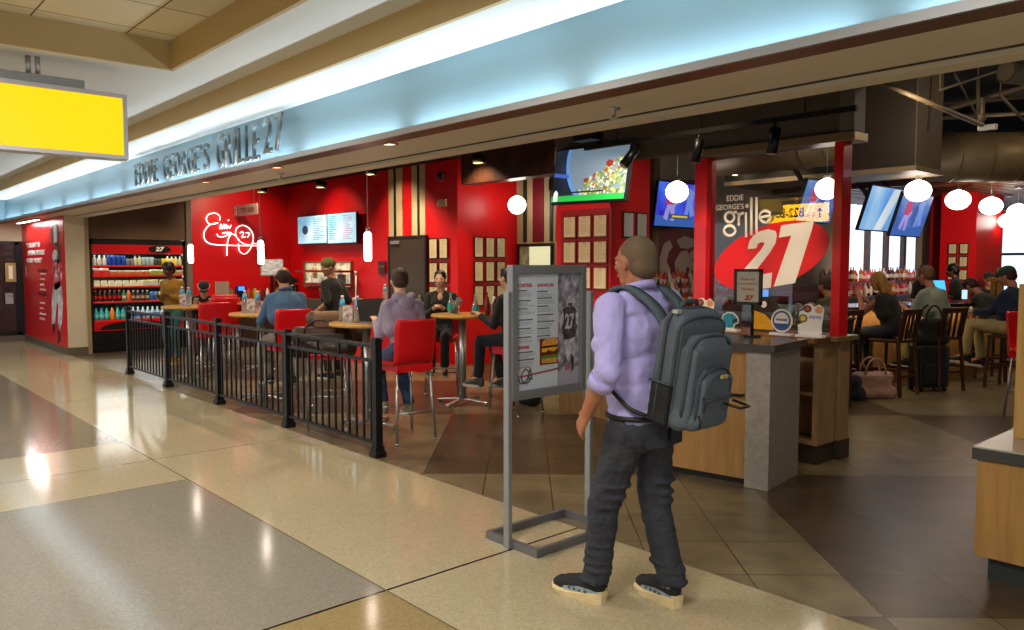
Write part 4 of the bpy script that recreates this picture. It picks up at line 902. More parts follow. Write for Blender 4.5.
row(1.431, -.80, [(Rb,2,.14,'red and white food pack at the left of the second cooler shelf','food pack',g2),(Ob,6,.12,'tray of cut fruit on the second cooler shelf','food pack',g2),(Gb,3,.11,'green salad tray on the second cooler shelf','food pack',g2),(Tb,3,.11,'snack tray at the right of the second cooler shelf','food pack',g2)])
Sw = thing('sandwich_wedge', None, None); MB().prism([(-.06,0),(.06,0),(.03,.11)], .10, Matrix.Translation((0,.05,0)) @ Matrix.Rotation(PI/2,4,'X')).build('box', pm('wedge','#dfe2c6'), Sw); BX('sticker', pm('packw','#e8e4e0'), .045,.05,-.03,.03,.02,.06, Sw)
Pb = proto_box('pale_pack', pm('palepack','#c4d0d0'), .13,.1,.11, pm('lidy','#d2c86a'))
g3 = 'sandwich boxes on the third cooler shelf'
row(1.226, -.80, [(Sw,7,.125,'pale sandwich wedge box on the third cooler shelf','sandwich box',g3),(Pb,2,.135,'pale pack with yellow lid on the third cooler shelf','food pack',g3)])
def clones(proto): c = copy_tree(proto); return c
Sw2 = clones(Sw); row(1.226, .36, [(Sw2,4,.125,'cream sandwich wedge box at the right of the third cooler shelf','sandwich box',g3)])
Co = proto_bottle('cola_bottle', pm('cola','#1b0d0c'), pm('capr','#c2201c'), .036, .205, pm('labr','#c01c1c')); Gs = proto_bottle('green_soda_bottle', pm('gsoda','#2f8c3c'), pm('capgg','#1d6c2c'), .036,.20, pm('labw','#dfe4da')); Or = proto_bottle('orange_soda_bottle', pm('osoda','#e0662a'), pm('capo','#d24a1a'), .036,.20)
Dt = proto_bottle('dark_tea_bottle', pm('dtea','#3c2c20'), pm('capw','#d9dcd8'), .038,.19, pm('labc','#b3a58a')); Be = proto_can('bright_blue_can', pm('bblue','#2878d0'), .036,.16); Ye = proto_can('gold_can', pm('gold','#c9b440'), .036,.16)
g4 = 'drinks on the fourth cooler shelf'
row(.946, -.80, [(Co,6,.082,'dark cola bottle with red label on the fourth cooler shelf','bottle',g4),(Gs,1,.08,'green soda bottle on the fourth cooler shelf','bottle',g4),(Or,1,.08,'orange soda bottle on the fourth cooler shelf','bottle',g4),(Dt,4,.085,'brown tea bottle on the fourth cooler shelf','bottle',g4),(Be,2,.08,'bright blue can on the fourth cooler shelf','can',g4),(Ye,3,.08,'gold can on the fourth cooler shelf','can',g4)])
Te = proto_bottle('teal_bottle', pm('teal','#2fb0b0',.15), pm('capt','#1f8a8a'), .042,.22, pm('labt','#7fd2d0')); Oj = proto_bottle('orange_juice_bottle', pm('oj','#f08a1c'), pm('capo2','#e8701a'), .042,.22); Wa = proto_bottle('water_bottle', pm('water','#a9cfe6',.12), pm('capw','#d9dcd8'), .04,.22, pm('labb','#2a6cc0')); Wp = proto_bottle('pink_label_water_bottle', pm('water','#a9cfe6',.12), pm('capw','#d9dcd8'), .04,.20, pm('labp','#d7a6b4'))
g5 = 'bottles on the bottom cooler shelf'
row(.601, -.80, [(Te,3,.09,'teal drink bottle left of the orange ones on the bottom cooler shelf','bottle',g5),(Oj,1,.09,'orange juice bottle on the bottom cooler shelf','bottle',g5)]); Te2 = clones(Te)
row(.601, -.43, [(Te2,3,.09,'teal drink bottle right of the orange ones on the bottom cooler shelf','bottle',g5),(Wa,6,.088,'water bottle with blue label on the bottom cooler shelf','bottle',g5),(Wp,4,.088,'water bottle with pink label on the bottom cooler shelf','bottle',g5)])
# ---------------------------------------------------------------- figures
def blob(name, parts, m, vox=.008, smooth_it=4, parent=None, bumpy=None):
    """one continuous surface grown over tapered limbs and ellipsoids"""
    b = MB()
    for p in parts:
        k = p[0]
        if k == 'c':                                   # tapered limb with round joints
            _, a, c, r0, r1 = p; a, c = Vector(a), Vector(c)
            if (c-a).length > 1e-4: b.cyl(a, c, r0, r1, n=14)
            b.ball(a, r0, u=14, v=8); b.ball(c, r1, u=14, v=8)
        elif k == 'f':                                 # flat-ended tapered sleeve, round at its start
            _, a, c, r0, r1 = p; b.cyl(a, c, r0, r1, n=16); b.ball(a, r0, u=14, v=8)
        elif k == 'e':
            _, c, r = p[:3]; b.ball(c, 1, r, p[3] if len(p) > 3 else None, u=18, v=12)
        elif k == 'b':
            _, x0,x1,y0,y1,z0,z1 = p[:7]; b.box(x0,x1,y0,y1,z0,z1, p[7] if len(p) > 7 else None)
    o = b.build(name, None, parent)
    r = o.modifiers.new('r', 'REMESH'); r.mode = 'VOXEL'; r.voxel_size = vox; r.use_smooth_shade = True
    s = o.modifiers.new('s', 'SMOOTH'); s.factor = .5; s.iterations = smooth_it
    if bumpy:
        tx = bpy.data.textures.new(name+'_folds', 'CLOUDS'); tx.noise_scale = bumpy[1]; tx.noise_depth = 2
        d = o.modifiers.new('d', 'DISPLACE'); d.texture = tx; d.strength = bumpy[0]; d.mid_level = .5; d.texture_coords = 'LOCAL'
    bake(o); o.data.name = name; o.data.materials.clear(); o.data.materials.append(m)
    return o
def ik(a, t, l1, l2, pole):
    a, t, pole = Vector(a), Vector(t), Vector(pole); d = t-a; L_ = min(d.length, l1+l2-.004); d.normalize()
    t = a+d*L_; c = (l1*l1+L_*L_-l2*l2)/(2*L_); h_ = math.sqrt(max(l1*l1-c*c, 0))
    pp_ = (pole - d*pole.dot(d))
    if pp_.length < 1e-4: pp_ = Vector((1,0,0))
    return a+d*c+pp_.normalized()*h_, t
SKIN = {k: mat('skin_'+k, c, .5, var=.06, vscale=12) for k, c in (('light','#d3a58a'),('tan','#b07c5c'),('brown','#5b3826'),('rosy','#b87a62'))}
def hand_parts(w, fd, out, up, s=1.0, curl=.5):
    """palm, four unequal fingers bent at the knuckle, thumb from the side of the palm. fd: pointing, out: thumb side, up: back of the hand"""
    fd, out = Vector(fd).normalized(), Vector(out).normalized(); up = Vector(up).normalized(); w = Vector(w); P = []
    for k in (-1,-.33,.33,1):
        P.append(('c', w+out*k*.014*s, w+fd*.085*s+out*k*.027*s, .015*s, .0105*s))
    for k, L_ in ((1,.070),(.35,.078),(-.35,.072),(-1,.056)):
        a = w+fd*.085*s+out*k*.028*s; d1 = (fd*math.cos(curl)-up*math.sin(curl)); b1 = a+d1*L_*.55*s; d2 = (fd*math.cos(curl*2.1)-up*math.sin(curl*2.1)); c1 = b1+d2*L_*.5*s
        P += [('c', a, b1, .0095*s, .0088*s), ('c', b1, c1, .0088*s, .0072*s)]
    a = w+fd*.028*s+out*.026*s; b1 = a+(fd*.6+out*.7-up*.25).normalized()*.042*s; c1 = b1+(fd*.9+out*.15-up*.4).normalized()*.032*s
    P += [('c', a, b1, .013*s, .0105*s), ('c', b1, c1, .0105*s, .0085*s)]
    return P
def person(label, loc, rz, hipz, lean=0, look=(0,0), hands=None, feet=None, skin='light', top=None, sleeve=.98, legs=None, shoe=None, hair=None, hairstyle='short', s=1.0, vox=.010, group=None, roll=0, elbow=(-.45,.22,-1), extra=None, bust=0, wide=1.0, legs_len=.98, parts_out=None, kneedir=(1,0,.6), name='person', toes=None):
    t = thing(name, label, 'person', loc, rz, group)
    R = Matrix.Rotation(math.radians(lean),3,'Y') @ Matrix.Rotation(math.radians(roll),3,'X')
    P = Vector((0,0,hipz)); T = lambda v: P + R @ (Vector(v)*s)
    N = T((0,0,.50)); SH = {1: T((0,.160*wide,.425)), -1: T((0,-.160*wide,.425))}
    hy, hp = look; HR = Matrix.Rotation(math.radians(hy),3,'Z') @ Matrix.Rotation(math.radians(hp+lean*.35),3,'Y')
    HB = N + Vector((.015+.0012*lean, 0, .045))*s; H = HB + HR @ Vector((.022,0,.115))*s
    hd = lambda v: H + HR @ (Vector(v)*s)
    HM = Matrix.Translation((0,0,0)) @ HR.to_4x4(); RM = R.to_4x4(); W = wide
    sk = []
    sk += [('e', T((0,0,.02)), (.115*s*W,.150*s*W,.115*s), RM), ('e', T((.0,0,.17)), (.105*s*W,.135*s*W,.15*s), RM), ('e', T((.005,0,.34)), (.115*s*W,.160*s*W,.16*s), RM), ('e', T((0,0,.40)), (.082*s,.150*s*W,.07*s), RM)]
    for k in (1,-1): sk += [('c', T((0,.02*k,.465)), SH[k], .045*s, .045*s)]
    sk += [('c', T((0,0,.46)), HB, .058*s, .054*s), ('c', HB, hd((-.01,0,-.05)), .054*s, .054*s)]
    sk += [('e', hd((-.012,0,.025)), (.096*s,.076*s,.094*s), HM), ('e', hd((.012,0,-.02)), (.078*s,.066*s,.090*s), HM), ('c', hd((.035,0,-.075)), hd((.058,0,-.082)), .040*s, .026*s),
           ('c', hd((.082,0,.012)), hd((.104,0,-.022)), .010*s, .014*s), ('c', hd((.078,.03,-.012)), hd((.05,.052,-.02)), .016*s, .014*s), ('c', hd((.078,-.03,-.012)), hd((.05,-.052,-.02)), .016*s, .014*s),
           ('c', hd((.079,.032,.022)), hd((.079,-.032,.022)), .012*s, .012*s), ('c', hd((.083,.018,-.056)), hd((.083,-.018,-.056)), .010*s, .010*s)]
    for k in (1,-1): sk.append(('e', hd((-.004,.078*k,-.008)), (.018*s,.009*s,.030*s), HM))
    hands = hands or {}; feet = feet or {}; J = {}
    for k in (1,-1):
        w = hands.get(k, (.05,.24*k,hipz-.02)); w = Vector(w); ep = Vector((elbow[0], elbow[1]*k, elbow[2])); E_, w = ik(SH[k], w, .285*s, .25*s, ep)
        J['e',k], J['w',k] = E_, w
        sk += [('c', SH[k], E_, .050*s, .040*s), ('c', E_, w, .040*s, .026*s)]
        fd = (w-E_).normalized()
        out = Vector((0,-k,0)); out = (out-fd*out.dot(fd)); out = out.normalized() if out.length > .1 else Vector((0,0,1))
        up = fd.cross(out)*k
        if hipz > .8 and (SH[k].z-w.z) > .3*s: out = Vector((1,0,0)); out = (out-fd*out.dot(fd)).normalized(); up = fd.cross(out)*k; 
        if up.z < 0 and not (hipz > .8 and (SH[k].z-w.z) > .3*s): up = -up
        sk += hand_parts(w, fd, out, up, s)
        hp_ = T((0,.088*k,.0)); a = Vector(feet.get(k, (.45,.11*k,.32))); K, a = ik(hp_, a, .425*s, .415*s, kneedir)
        J['h',k], J['k',k], J['a',k] = hp_, K, a
        sk += [('c', hp_, K, .078*s*W, .052*s), ('c', K, K*.6+a*.4, .052*s, .052*s), ('c', K*.6+a*.4, a, .052*s, .036*s), ('c', a, a+Vector((.11,0,-.045)), .036*s, .028*s)]
    if bust: sk += [('e', T((.085,.06,.35)), (.055*s,.06*s,.06*s)), ('e', T((.085,-.06,.35)), (.055*s,.06*s,.06*s))]
    blob('body', sk, SKIN[skin], min(vox,.008), 3, t)
    # eyes, brows and mouth
    ey = mat('eye_white','#d9d4cc',.3); ir = mat('iris_dark','#23160f',.25); lp = mat('lip_tone','#8d4a44',.5)
    for k in (1,-1):
        MB().ball(hd((.079,.031*k,.004)), .012*s, (.45,1.25,.6), HM, u=10, v=6).build('eye', ey, t); MB().cyl(hd((.088,.018*k,.024)), hd((.080,.044*k,.022)), .0045*s).build('eyebrow', hair or ir, t); MB().ball(hd((.083,.031*k,.004)), .0075*s, (.5,1,1), HM, u=8, v=6).build('iris', ir, t)
    MB().ball(hd((.0915,0,-.054)), .02*s, (.22,1.0,.28), HM, u=10, v=6).build('lips', lp, t)
    # clothing
    if legs:
        q = [('e', T((0,0,.03)), (.124*s*W,.160*s*W,.125*s), RM)]
        for k in (1,-1):
            K, a = J['k',k], J['a',k]; e_ = K+(a-K)*legs_len
            q += [('c', J['h',k], K, .092*s*W, .064*s), ('f', K, e_, .066*s, .056*s)]
            if bumpy_legs.get(label): q += [('e', a+(K-a)*f+Vector(o_), (.066,.066,.030)) for f, o_ in ((.05,(.012,0,0)),(.15,(-.01,0,0)),(.26,(.008,.004,0)))]
        o = blob('trousers', q, legs, vox, 5, t, (.012,.10))
    if top:
        q = [('c', T((0,.035,.04)), T((0,.035,.30)), .112*s*W, .118*s*W), ('c', T((0,-.035,.04)), T((0,-.035,.30)), .112*s*W, .118*s*W), ('e', T((.005,0,.34)), (.128*s*W,.174*s*W,.16*s), RM), ('c', T((0,.04,.455)), T((0,-.04,.455)), .066*s, .066*s)]
        for k in (1,-1): q += [('c', T((0,.03*k,.46)), SH[k], .056*s, .058*s), ('c', SH[k], T((0,.12*k,.22)), .056*s, .10*s*W)]
        if bust: q += [('e', T((.092,.06,.35)), (.06*s,.064*s,.064*s)), ('e', T((.092,-.06,.35)), (.06*s,.064*s,.064*s))]
        for k in (1,-1):
            E_, w = J['e',k], J['w',k]
            if sleeve >= .5:
                f = min(1,(sleeve-.5)*2); q += [('c', SH[k], E_, .059*s, .050*s), ('f', E_, E_+(w-E_)*max(f,.05), .050*s, (.050-.013*f)*s)]
            elif sleeve > 0: q += [('f', SH[k], SH[k]+(E_-SH[k])*sleeve*2, .062*s, .062*s)]
        blob('top', q, top, vox, 5, t, (.012,.12))
    if shoe:
        for k in (1,-1):
            a = J['a',k]; d = Vector((1, .12*k, -.05 if hipz < .8 else 0)).normalized()
            if toes: d = Vector(toes[k]).normalized()
            q = [('c', a+Vector((0,0,-.02))-d*.03, a-d*.045+Vector((0,0,-.065)), .040*s, .036*s), ('c', a+Vector((0,0,-.03)), a+d*.15*s+Vector((0,0,-.068)), .042*s, .034*s), ('c', a-d*.04+Vector((0,0,-.068)), a+d*.165*s+Vector((0,0,-.07)), .034*s, .032*s)]
            blob('shoe', q, shoe, .008, 3, t)
            L_ = a-d*.05; b = MB(); n = []
            for (u, v_) in ((-.045,0),(-.03,.034),(.04,.038),(.13,.046),(.19,.034),(.215,0),(.19,-.034),(.13,-.046),(.04,-.036),(.0-.03,-.034)):
                sd = Vector((-d.y,d.x,0)); n.append(a+d*u*s+sd*v_*s)
            zb = a.z-.108*s
            b.mesh([Vector((p.x,p.y,zb)) for p in n]+[Vector((p.x,p.y,zb+.03)) for p in n], [list(range(10))[::-1], list(range(10,20))]+[[i,(i+1)%10,10+(i+1)%10,10+i] for i in range(10)]).build('sole', mat('sole_white','#c9c5ba',.5), t)
    if hair:
        q = [('e', hd((-.020,0,.034)), (.098*s,.084*s,.094*s), HM), ('e', hd((-.045,0,-.005)), (.066*s,.078*s,.075*s), HM), ('c', hd((.030,.040,.090)), hd((.030,-.040,.090)), .022*s, .022*s)]
        if hairstyle == 'thin': q = [('e', hd((-.020,0,.028)), (.0905*s,.0795*s,.0925*s), HM), ('e', hd((-.046,0,-.015)), (.060*s,.074*s,.070*s), HM)]
        if hairstyle == 'long': q += [('c', hd((-.05,.05,.0)), hd((-.06,.07,-.16)), .045*s, .04*s), ('c', hd((-.05,-.05,.0)), hd((-.06,-.07,-.16)), .045*s, .04*s), ('c', hd((-.07,0,.0)), hd((-.09,0,-.22)), .05*s, .035*s), ('c', hd((.03,.072,.05)), hd((.02,.085,-.10)), .028*s, .024*s), ('c', hd((.03,-.072,.05)), hd((.02,-.085,-.10)), .028*s, .024*s)]
        if hairstyle == 'bun': q += [('e', hd((-.09,0,.085)), (.042*s,.042*s,.038*s), HM)]
        if hairstyle == 'curly': q = [('e', hd((-.02,0,.05)), (.11*s,.10*s,.10*s), HM), ('e', hd((-.05,0,0)), (.085*s,.095*s,.09*s), HM)]
        if hairstyle == 'quiff': q += [('c', hd((.05,.03,.095)), hd((.05,-.03,.095)), .032*s, .032*s), ('e', hd((.0,0,.085)), (.07*s,.06*s,.04*s), HM)]
        if hairstyle == 'balding': q = [('e', hd((-.034,0,.014)), (.086*s,.0815*s,.084*s), HM), ('e', hd((-.05,0,-.03)), (.05*s,.066*s,.05*s), HM), ('c', hd((.0,.076,.02)), hd((-.05,.07,.0)), .02*s, .03*s), ('c', hd((.0,-.076,.02)), hd((-.05,-.07,.0)), .02*s, .03*s)]
        blob('hair', q, hair, .007, 2, t, (.008,.03) if hairstyle in ('curly','long') else (.003,.02))
    t['_'] = 0; del t['_']
    if extra: extra(t, T, hd, HM, J)
    return t
bumpy_legs = {}
def cap_extra(col, brim=True, back=False):
    def f(t, T, hd, HM, J):
        b = MB(); b.ball(hd((-.012,0,.062)), 1, (.104,.090,.078), HM, u=20, v=12)
        o = b.build('cap', col, t)
        if brim: MB().prism([(x,y) for x,y in arc(.085,0,.075,.068,-90,90,12)]+[(.05,.068),(.05,-.068)][::1], .008, Matrix.Translation(hd((0,0,.060))) @ HM @ Matrix.Rotation(math.radians(8),4,'Y')).build('brim', col, t)
    return f
def cloth(n, c, var=.1, rough=.85): return mat('cloth_'+n, c, rough, bump=.25, bscale=18, var=var, vscale=9, sheen=.1)
def W2(d_px, d_py, dep):
    r = ray(d_px, d_py); return Vector((r.x*dep, r.y*dep, EYE+r.z*dep))
FS = 1.0
HIPS = .82
# --- seated diners
def seat_feet(x=.40, z=.42, w=.10): return {1:(x,w,z), -1:(x,-w,z)}
BLK = cloth('black', '#17181a'); DKJ = cloth('dark_jean', '#1d2230')
# man in lavender hoodie at the laptop table
def hood(m_):
    def f(t, T, hd, HM, J):
        blob('hood', [('c', T((-.06,.07,.50)), T((-.10,0,.46)), .045, .05), ('c', T((-.06,-.07,.50)), T((-.10,0,.46)), .045, .05), ('e', T((-.10,0,.43)), (.045,.085,.075)), ('c', T((.04,.07,.49)), T((-.05,.085,.51)), .03, .035), ('c', T((.04,-.07,.49)), T((-.05,-.085,.51)), .03, .035)], m_, .009, 4, t, (.008,.06))
    return f
LAV = cloth('lavender', '#8f86a0'); 
person('man in a lavender hoodie seen from behind at the laptop table', (-6.10,4.16,0), math.radians(172), HIPS, 10, (-12,5), {1:(.33,.16,1.08),-1:(.30,-.16,1.08)}, {1:(.28,.12,.30),-1:(.22,-.14,.26)}, 'light', LAV, .98, cloth('blue_jean','#2b3f63'), mat('grey_shoe_fabric','#8c8672',.7,bump=.3,bscale=60,var=.3,vscale=60), mat('brown_hair','#3a2416',.6,bump=.5,bscale=80), 'quiff', 1.0, .009, extra=hood(LAV), elbow=(-.6,.3,-.9))
# man in blue shirt
def collar(m_):
    def f(t, T, hd, HM, J):
        b = MB(); ring_ = [T((.062*math.cos(a)-.005,.068*math.sin(a),.515+.012*math.cos(a)*-1)) for a in [2*PI*i/18 for i in range(18)]]; b.tube(ring_, .017, 8, True); b.build('collar', m_, t)
    return f
BLU = cloth('denim_blue', '#3d5f82')
person('balding man in a blue short-sleeved shirt seen from behind at a high table', (-8.37,4.11,0), math.radians(176), HIPS, 14, (-14,6), {1:(.42,.20,1.06),-1:(.36,-.10,1.08)}, {1:(.35,.12,.32),-1:(.22,-.13,.30)}, 'tan', BLU, .52, cloth('grey_trousers','#77736b'), mat('dark_shoe','#1b1917',.5), mat('dark_brown_hair','#2c1d15',.7,bump=.5,bscale=80), 'balding', 1.02, .009, extra=collar(BLU), wide=1.12, elbow=(-.6,.4,-.8))
# woman in black
def scoop(t, T, hd, HM, J):
    blob('neckline_skin', [('e', T((.108,0,.445)), (.02,.034,.05))], SKIN['light'], .007, 2, t)
person('woman in black with dark pulled-back hair facing the camera at a high table', (-7.98,5.98,0), math.radians(-42), HIPS, 8, (-6,2), {1:(.34,.05,1.09),-1:(.34,-.06,1.09)}, {1:(.36,.07,.36),-1:(.30,-.10,.36)}, 'light', BLK, .98, BLK, mat('black_white_shoe','#2b2b2d',.5,var=.5,vscale=30), mat('black_hair','#0f0c0b',.45), 'bun', .95, .009, extra=scoop, bust=1, elbow=(-.3,.5,-.9))
# man at right of that table
person('man in dark clothes at the high table, half hidden by the menu stand', (-6.31,5.72,0), math.radians(186), HIPS, 6, (4,2), {1:(.33,.20,1.07),-1:(.12,-.20,.80)}, {1:(.44,.12,.36),-1:(.30,-.12,.34)}, 'light', BLK, .98, cloth('navy_trousers','#161a24'), mat('grey_shoe_leather','#4d4d4f',.5), mat('black_hair','#0f0c0b',.45), 'short', 1.0, .009)
# server in a green beanie near the kitchen window
def beanie(t, T, hd, HM, J): blob('beanie', [('e', hd((-.012,0,.06)), (.108,.094,.088), HM), ('e', hd((-.06,0,.05)), (.07,.07,.06), HM)], mat('olive_knit','#5c6335',.9,bump=.6,bscale=60), .008, 3, t)
pS = W2(334,300,11.2)
person('kitchen worker in a black top and olive beanie near the kitchen window', (pS.x,pS.y,0), math.radians(-160), .93, 4, (70,8), {1:(.12,.27,.95),-1:(.10,-.26,.96)}, {1:(.03,.10,.10),-1:(0,-.10,.10)}, 'tan', BLK, .6, BLK, mat('dark_shoe','#1b1917',.5), None, 'short', 1.0, .012, extra=beanie)
# person in mustard in front of the cooler
pM = W2(174,310,13.0)
def badge(t, T, hd, HM, J): MB().box(.125,.135,-.07,.07,hd((0,0,0)).z-.38,hd((0,0,0)).z-.31).build('paper_in_hand', PAPER, t)
person('person in a mustard jacket in front of the drinks cooler', (pM.x,pM.y,0), math.radians(-60), .90, 4, (0,16), {1:(.24,.10,1.12),-1:(.24,-.10,1.12)}, {1:(.03,.10,.10),-1:(0,-.10,.10)}, 'brown', cloth('mustard','#8a6416'), .98, cloth('teal_trousers','#2a5a5c'), mat('yellow_shoe','#b58a1a',.6), mat('black_hair','#0f0c0b',.45), 'curly', .98, .012, extra=badge, wide=1.1)
# guest with a dark jacket and striped cap beyond the first tables
pC = W2(204,306,13.4)
def striped(t, T, hd, HM, J):
    cap_extra(BLK, True)(t, T, hd, HM, J)
    MB().tube([hd((.10*math.cos(a)-.012,.092*math.sin(a),.055)) for a in [2*PI*i/20 for i in range(20)]], .012, 6, True).build('cap_band', mat('pink_cap','#b98d86',.8), t)
person('guest in a black jacket and pale cap leaning over a table by the signature wall', (pC.x,pC.y,0), math.radians(-20), .72, 38, (0,25), {1:(.45,.12,.98),-1:(.42,-.14,.98)}, seat_feet(.36,.10), 'light', BLK, .98, BLK, mat('dark_shoe','#1b1917',.5), mat('dark_brown_hair','#2c1d15',.7), 'short', .98, .012, extra=striped)

# --- bar guests
BD = Vector((.25,.97,0)).normalized(); BA = math.atan2(.25,-.97)   # people face the bar
rzb = math.atan2(.25, -.97)
BH = .80
BLD = mat('blonde_hair','#9a7130',.5,var=.3,vscale=30,bump=.4,bscale=60)
person('woman with long blonde hair in a black sleeveless top at the bar', (-4.10,10.12,0), rzb+.12, BH, 14, (8,16), {1:(.40,.10,1.22),-1:(.44,-.06,1.20)}, {1:(.40,.10,.36),-1:(.36,-.10,.30)}, 'rosy', BLK, 0, cloth('dark_navy','#171c2c'), mat('dark_shoe','#1b1917',.5), BLD, 'long', .97, .010, bust=1, elbow=(.4,.2,-1))
def glasses(t, T, hd, HM, J):
    b = MB()
    for k in (1,-1): b.tube([hd((.094,.031*k+.020*math.cos(a),.006+.016*math.sin(a))) for a in [2*PI*i/12 for i in range(12)]], .003, 5, True); b.tube([hd((.090,.050*k,.010)), hd((.0,.080*k,.008))], .003, 5)
    b.tube([hd((.098,-.011,.01)), hd((.098,.011,.01))], .003, 5); b.build('glasses', BLACK, t)
person('man in a pale green-grey shirt and glasses at the bar', (-3.86,10.95,0), rzb, BH, 12, (0,12), {1:(.46,.16,1.10),-1:(.42,-.18,1.10)}, {1:(.36,.10,.36),-1:(.30,-.10,.34)}, 'rosy', cloth('pale_green','#8d9a8a'), .40, cloth('olive_khaki','#847444'), mat('dark_shoe','#1b1917',.5), mat('sandy_hair','#6a4a2a',.6,bump=.5,bscale=80), 'short', 1.06, .010, extra=glasses, wide=1.1)
person('man in a green cap and navy jacket at the right end of the bar row', (-3.28,11.75,0), rzb+.1, BH, -4, (0,22), {1:(.40,.10,.98),-1:(.38,-.10,.98)}, {1:(.48,.12,.40),-1:(.40,-.14,.34)}, 'rosy', cloth('navy','#1b2c4c'), .98, cloth('khaki','#a39468'), mat('dark_shoe','#1b1917',.5), mat('brown_hair','#3a2416',.6), 'short', 1.04, .010, extra=cap_extra(cloth('green','#1f4a38')), wide=1.15)
person('dark-haired man in an olive shirt bent over a phone at the bar', (-3.62,12.55,0), rzb, BH-.02, 34, (0,34), {1:(.42,.06,1.10),-1:(.40,-.08,1.10)}, seat_feet(.36,.36), 'tan', cloth('dark_olive','#2f362c'), .42, DKJ, mat('dark_shoe','#1b1917',.5), mat('brown_hair','#3a2416',.6), 'short', 1.0, .011)
pN = W2(987,300,14.2)
person('man in a dark cap behind the bar guests, facing the camera', (pN.x,pN.y,0), math.radians(-60), .70, 4, (0,4), {1:(.30,.14,1.0),-1:(.30,-.14,1.0)}, seat_feet(.38,.12), 'tan', BLK, .5, BLK, mat('dark_shoe','#1b1917',.5), mat('brown_hair','#3a2416',.6), 'short', 1.0, .013, extra=cap_extra(cloth('black','#17181a')))
pK = W2(958,300,13.6)
person('bartender with curly black hair in a black shirt', (pK.x,pK.y,0), math.radians(200), .93, 6, (0,8), {1:(.30,.10,1.15),-1:(.32,-.10,1.15)}, {1:(.03,.10,.10),-1:(0,-.10,.10)}, 'brown', BLK, .42, BLK, mat('dark_shoe','#1b1917',.5), mat('black_hair','#0f0c0b',.45), 'curly', .90, .012)
pT = W2(916,300,13.4)
person('bartender in a dark shirt looking down at a blue screen', (pT.x,pT.y,0), math.radians(20), .93, 8, (0,14), {1:(.32,.10,1.12),-1:(.32,-.10,1.12)}, {1:(.03,.10,.10),-1:(0,-.10,.10)}, 'brown', BLK, .42, BLK, mat('dark_shoe','#1b1917',.5), mat('black_hair','#0f0c0b',.45), 'short', .93, .012)
pG = W2(846,316,9.6)
person('guest in olive green at the bar, mostly hidden by the right red post', (pG.x-.12,pG.y-.05,0), rzb, .78, 10, (0,10), {1:(.40,.12,1.08),-1:(.38,-.12,1.08)}, seat_feet(.36,.34), 'tan', cloth('olive_green','#4a4a2a'), .5, DKJ, mat('dark_shoe','#1b1917',.5), mat('brown_hair','#3a2416',.6), 'short', .9, .012)
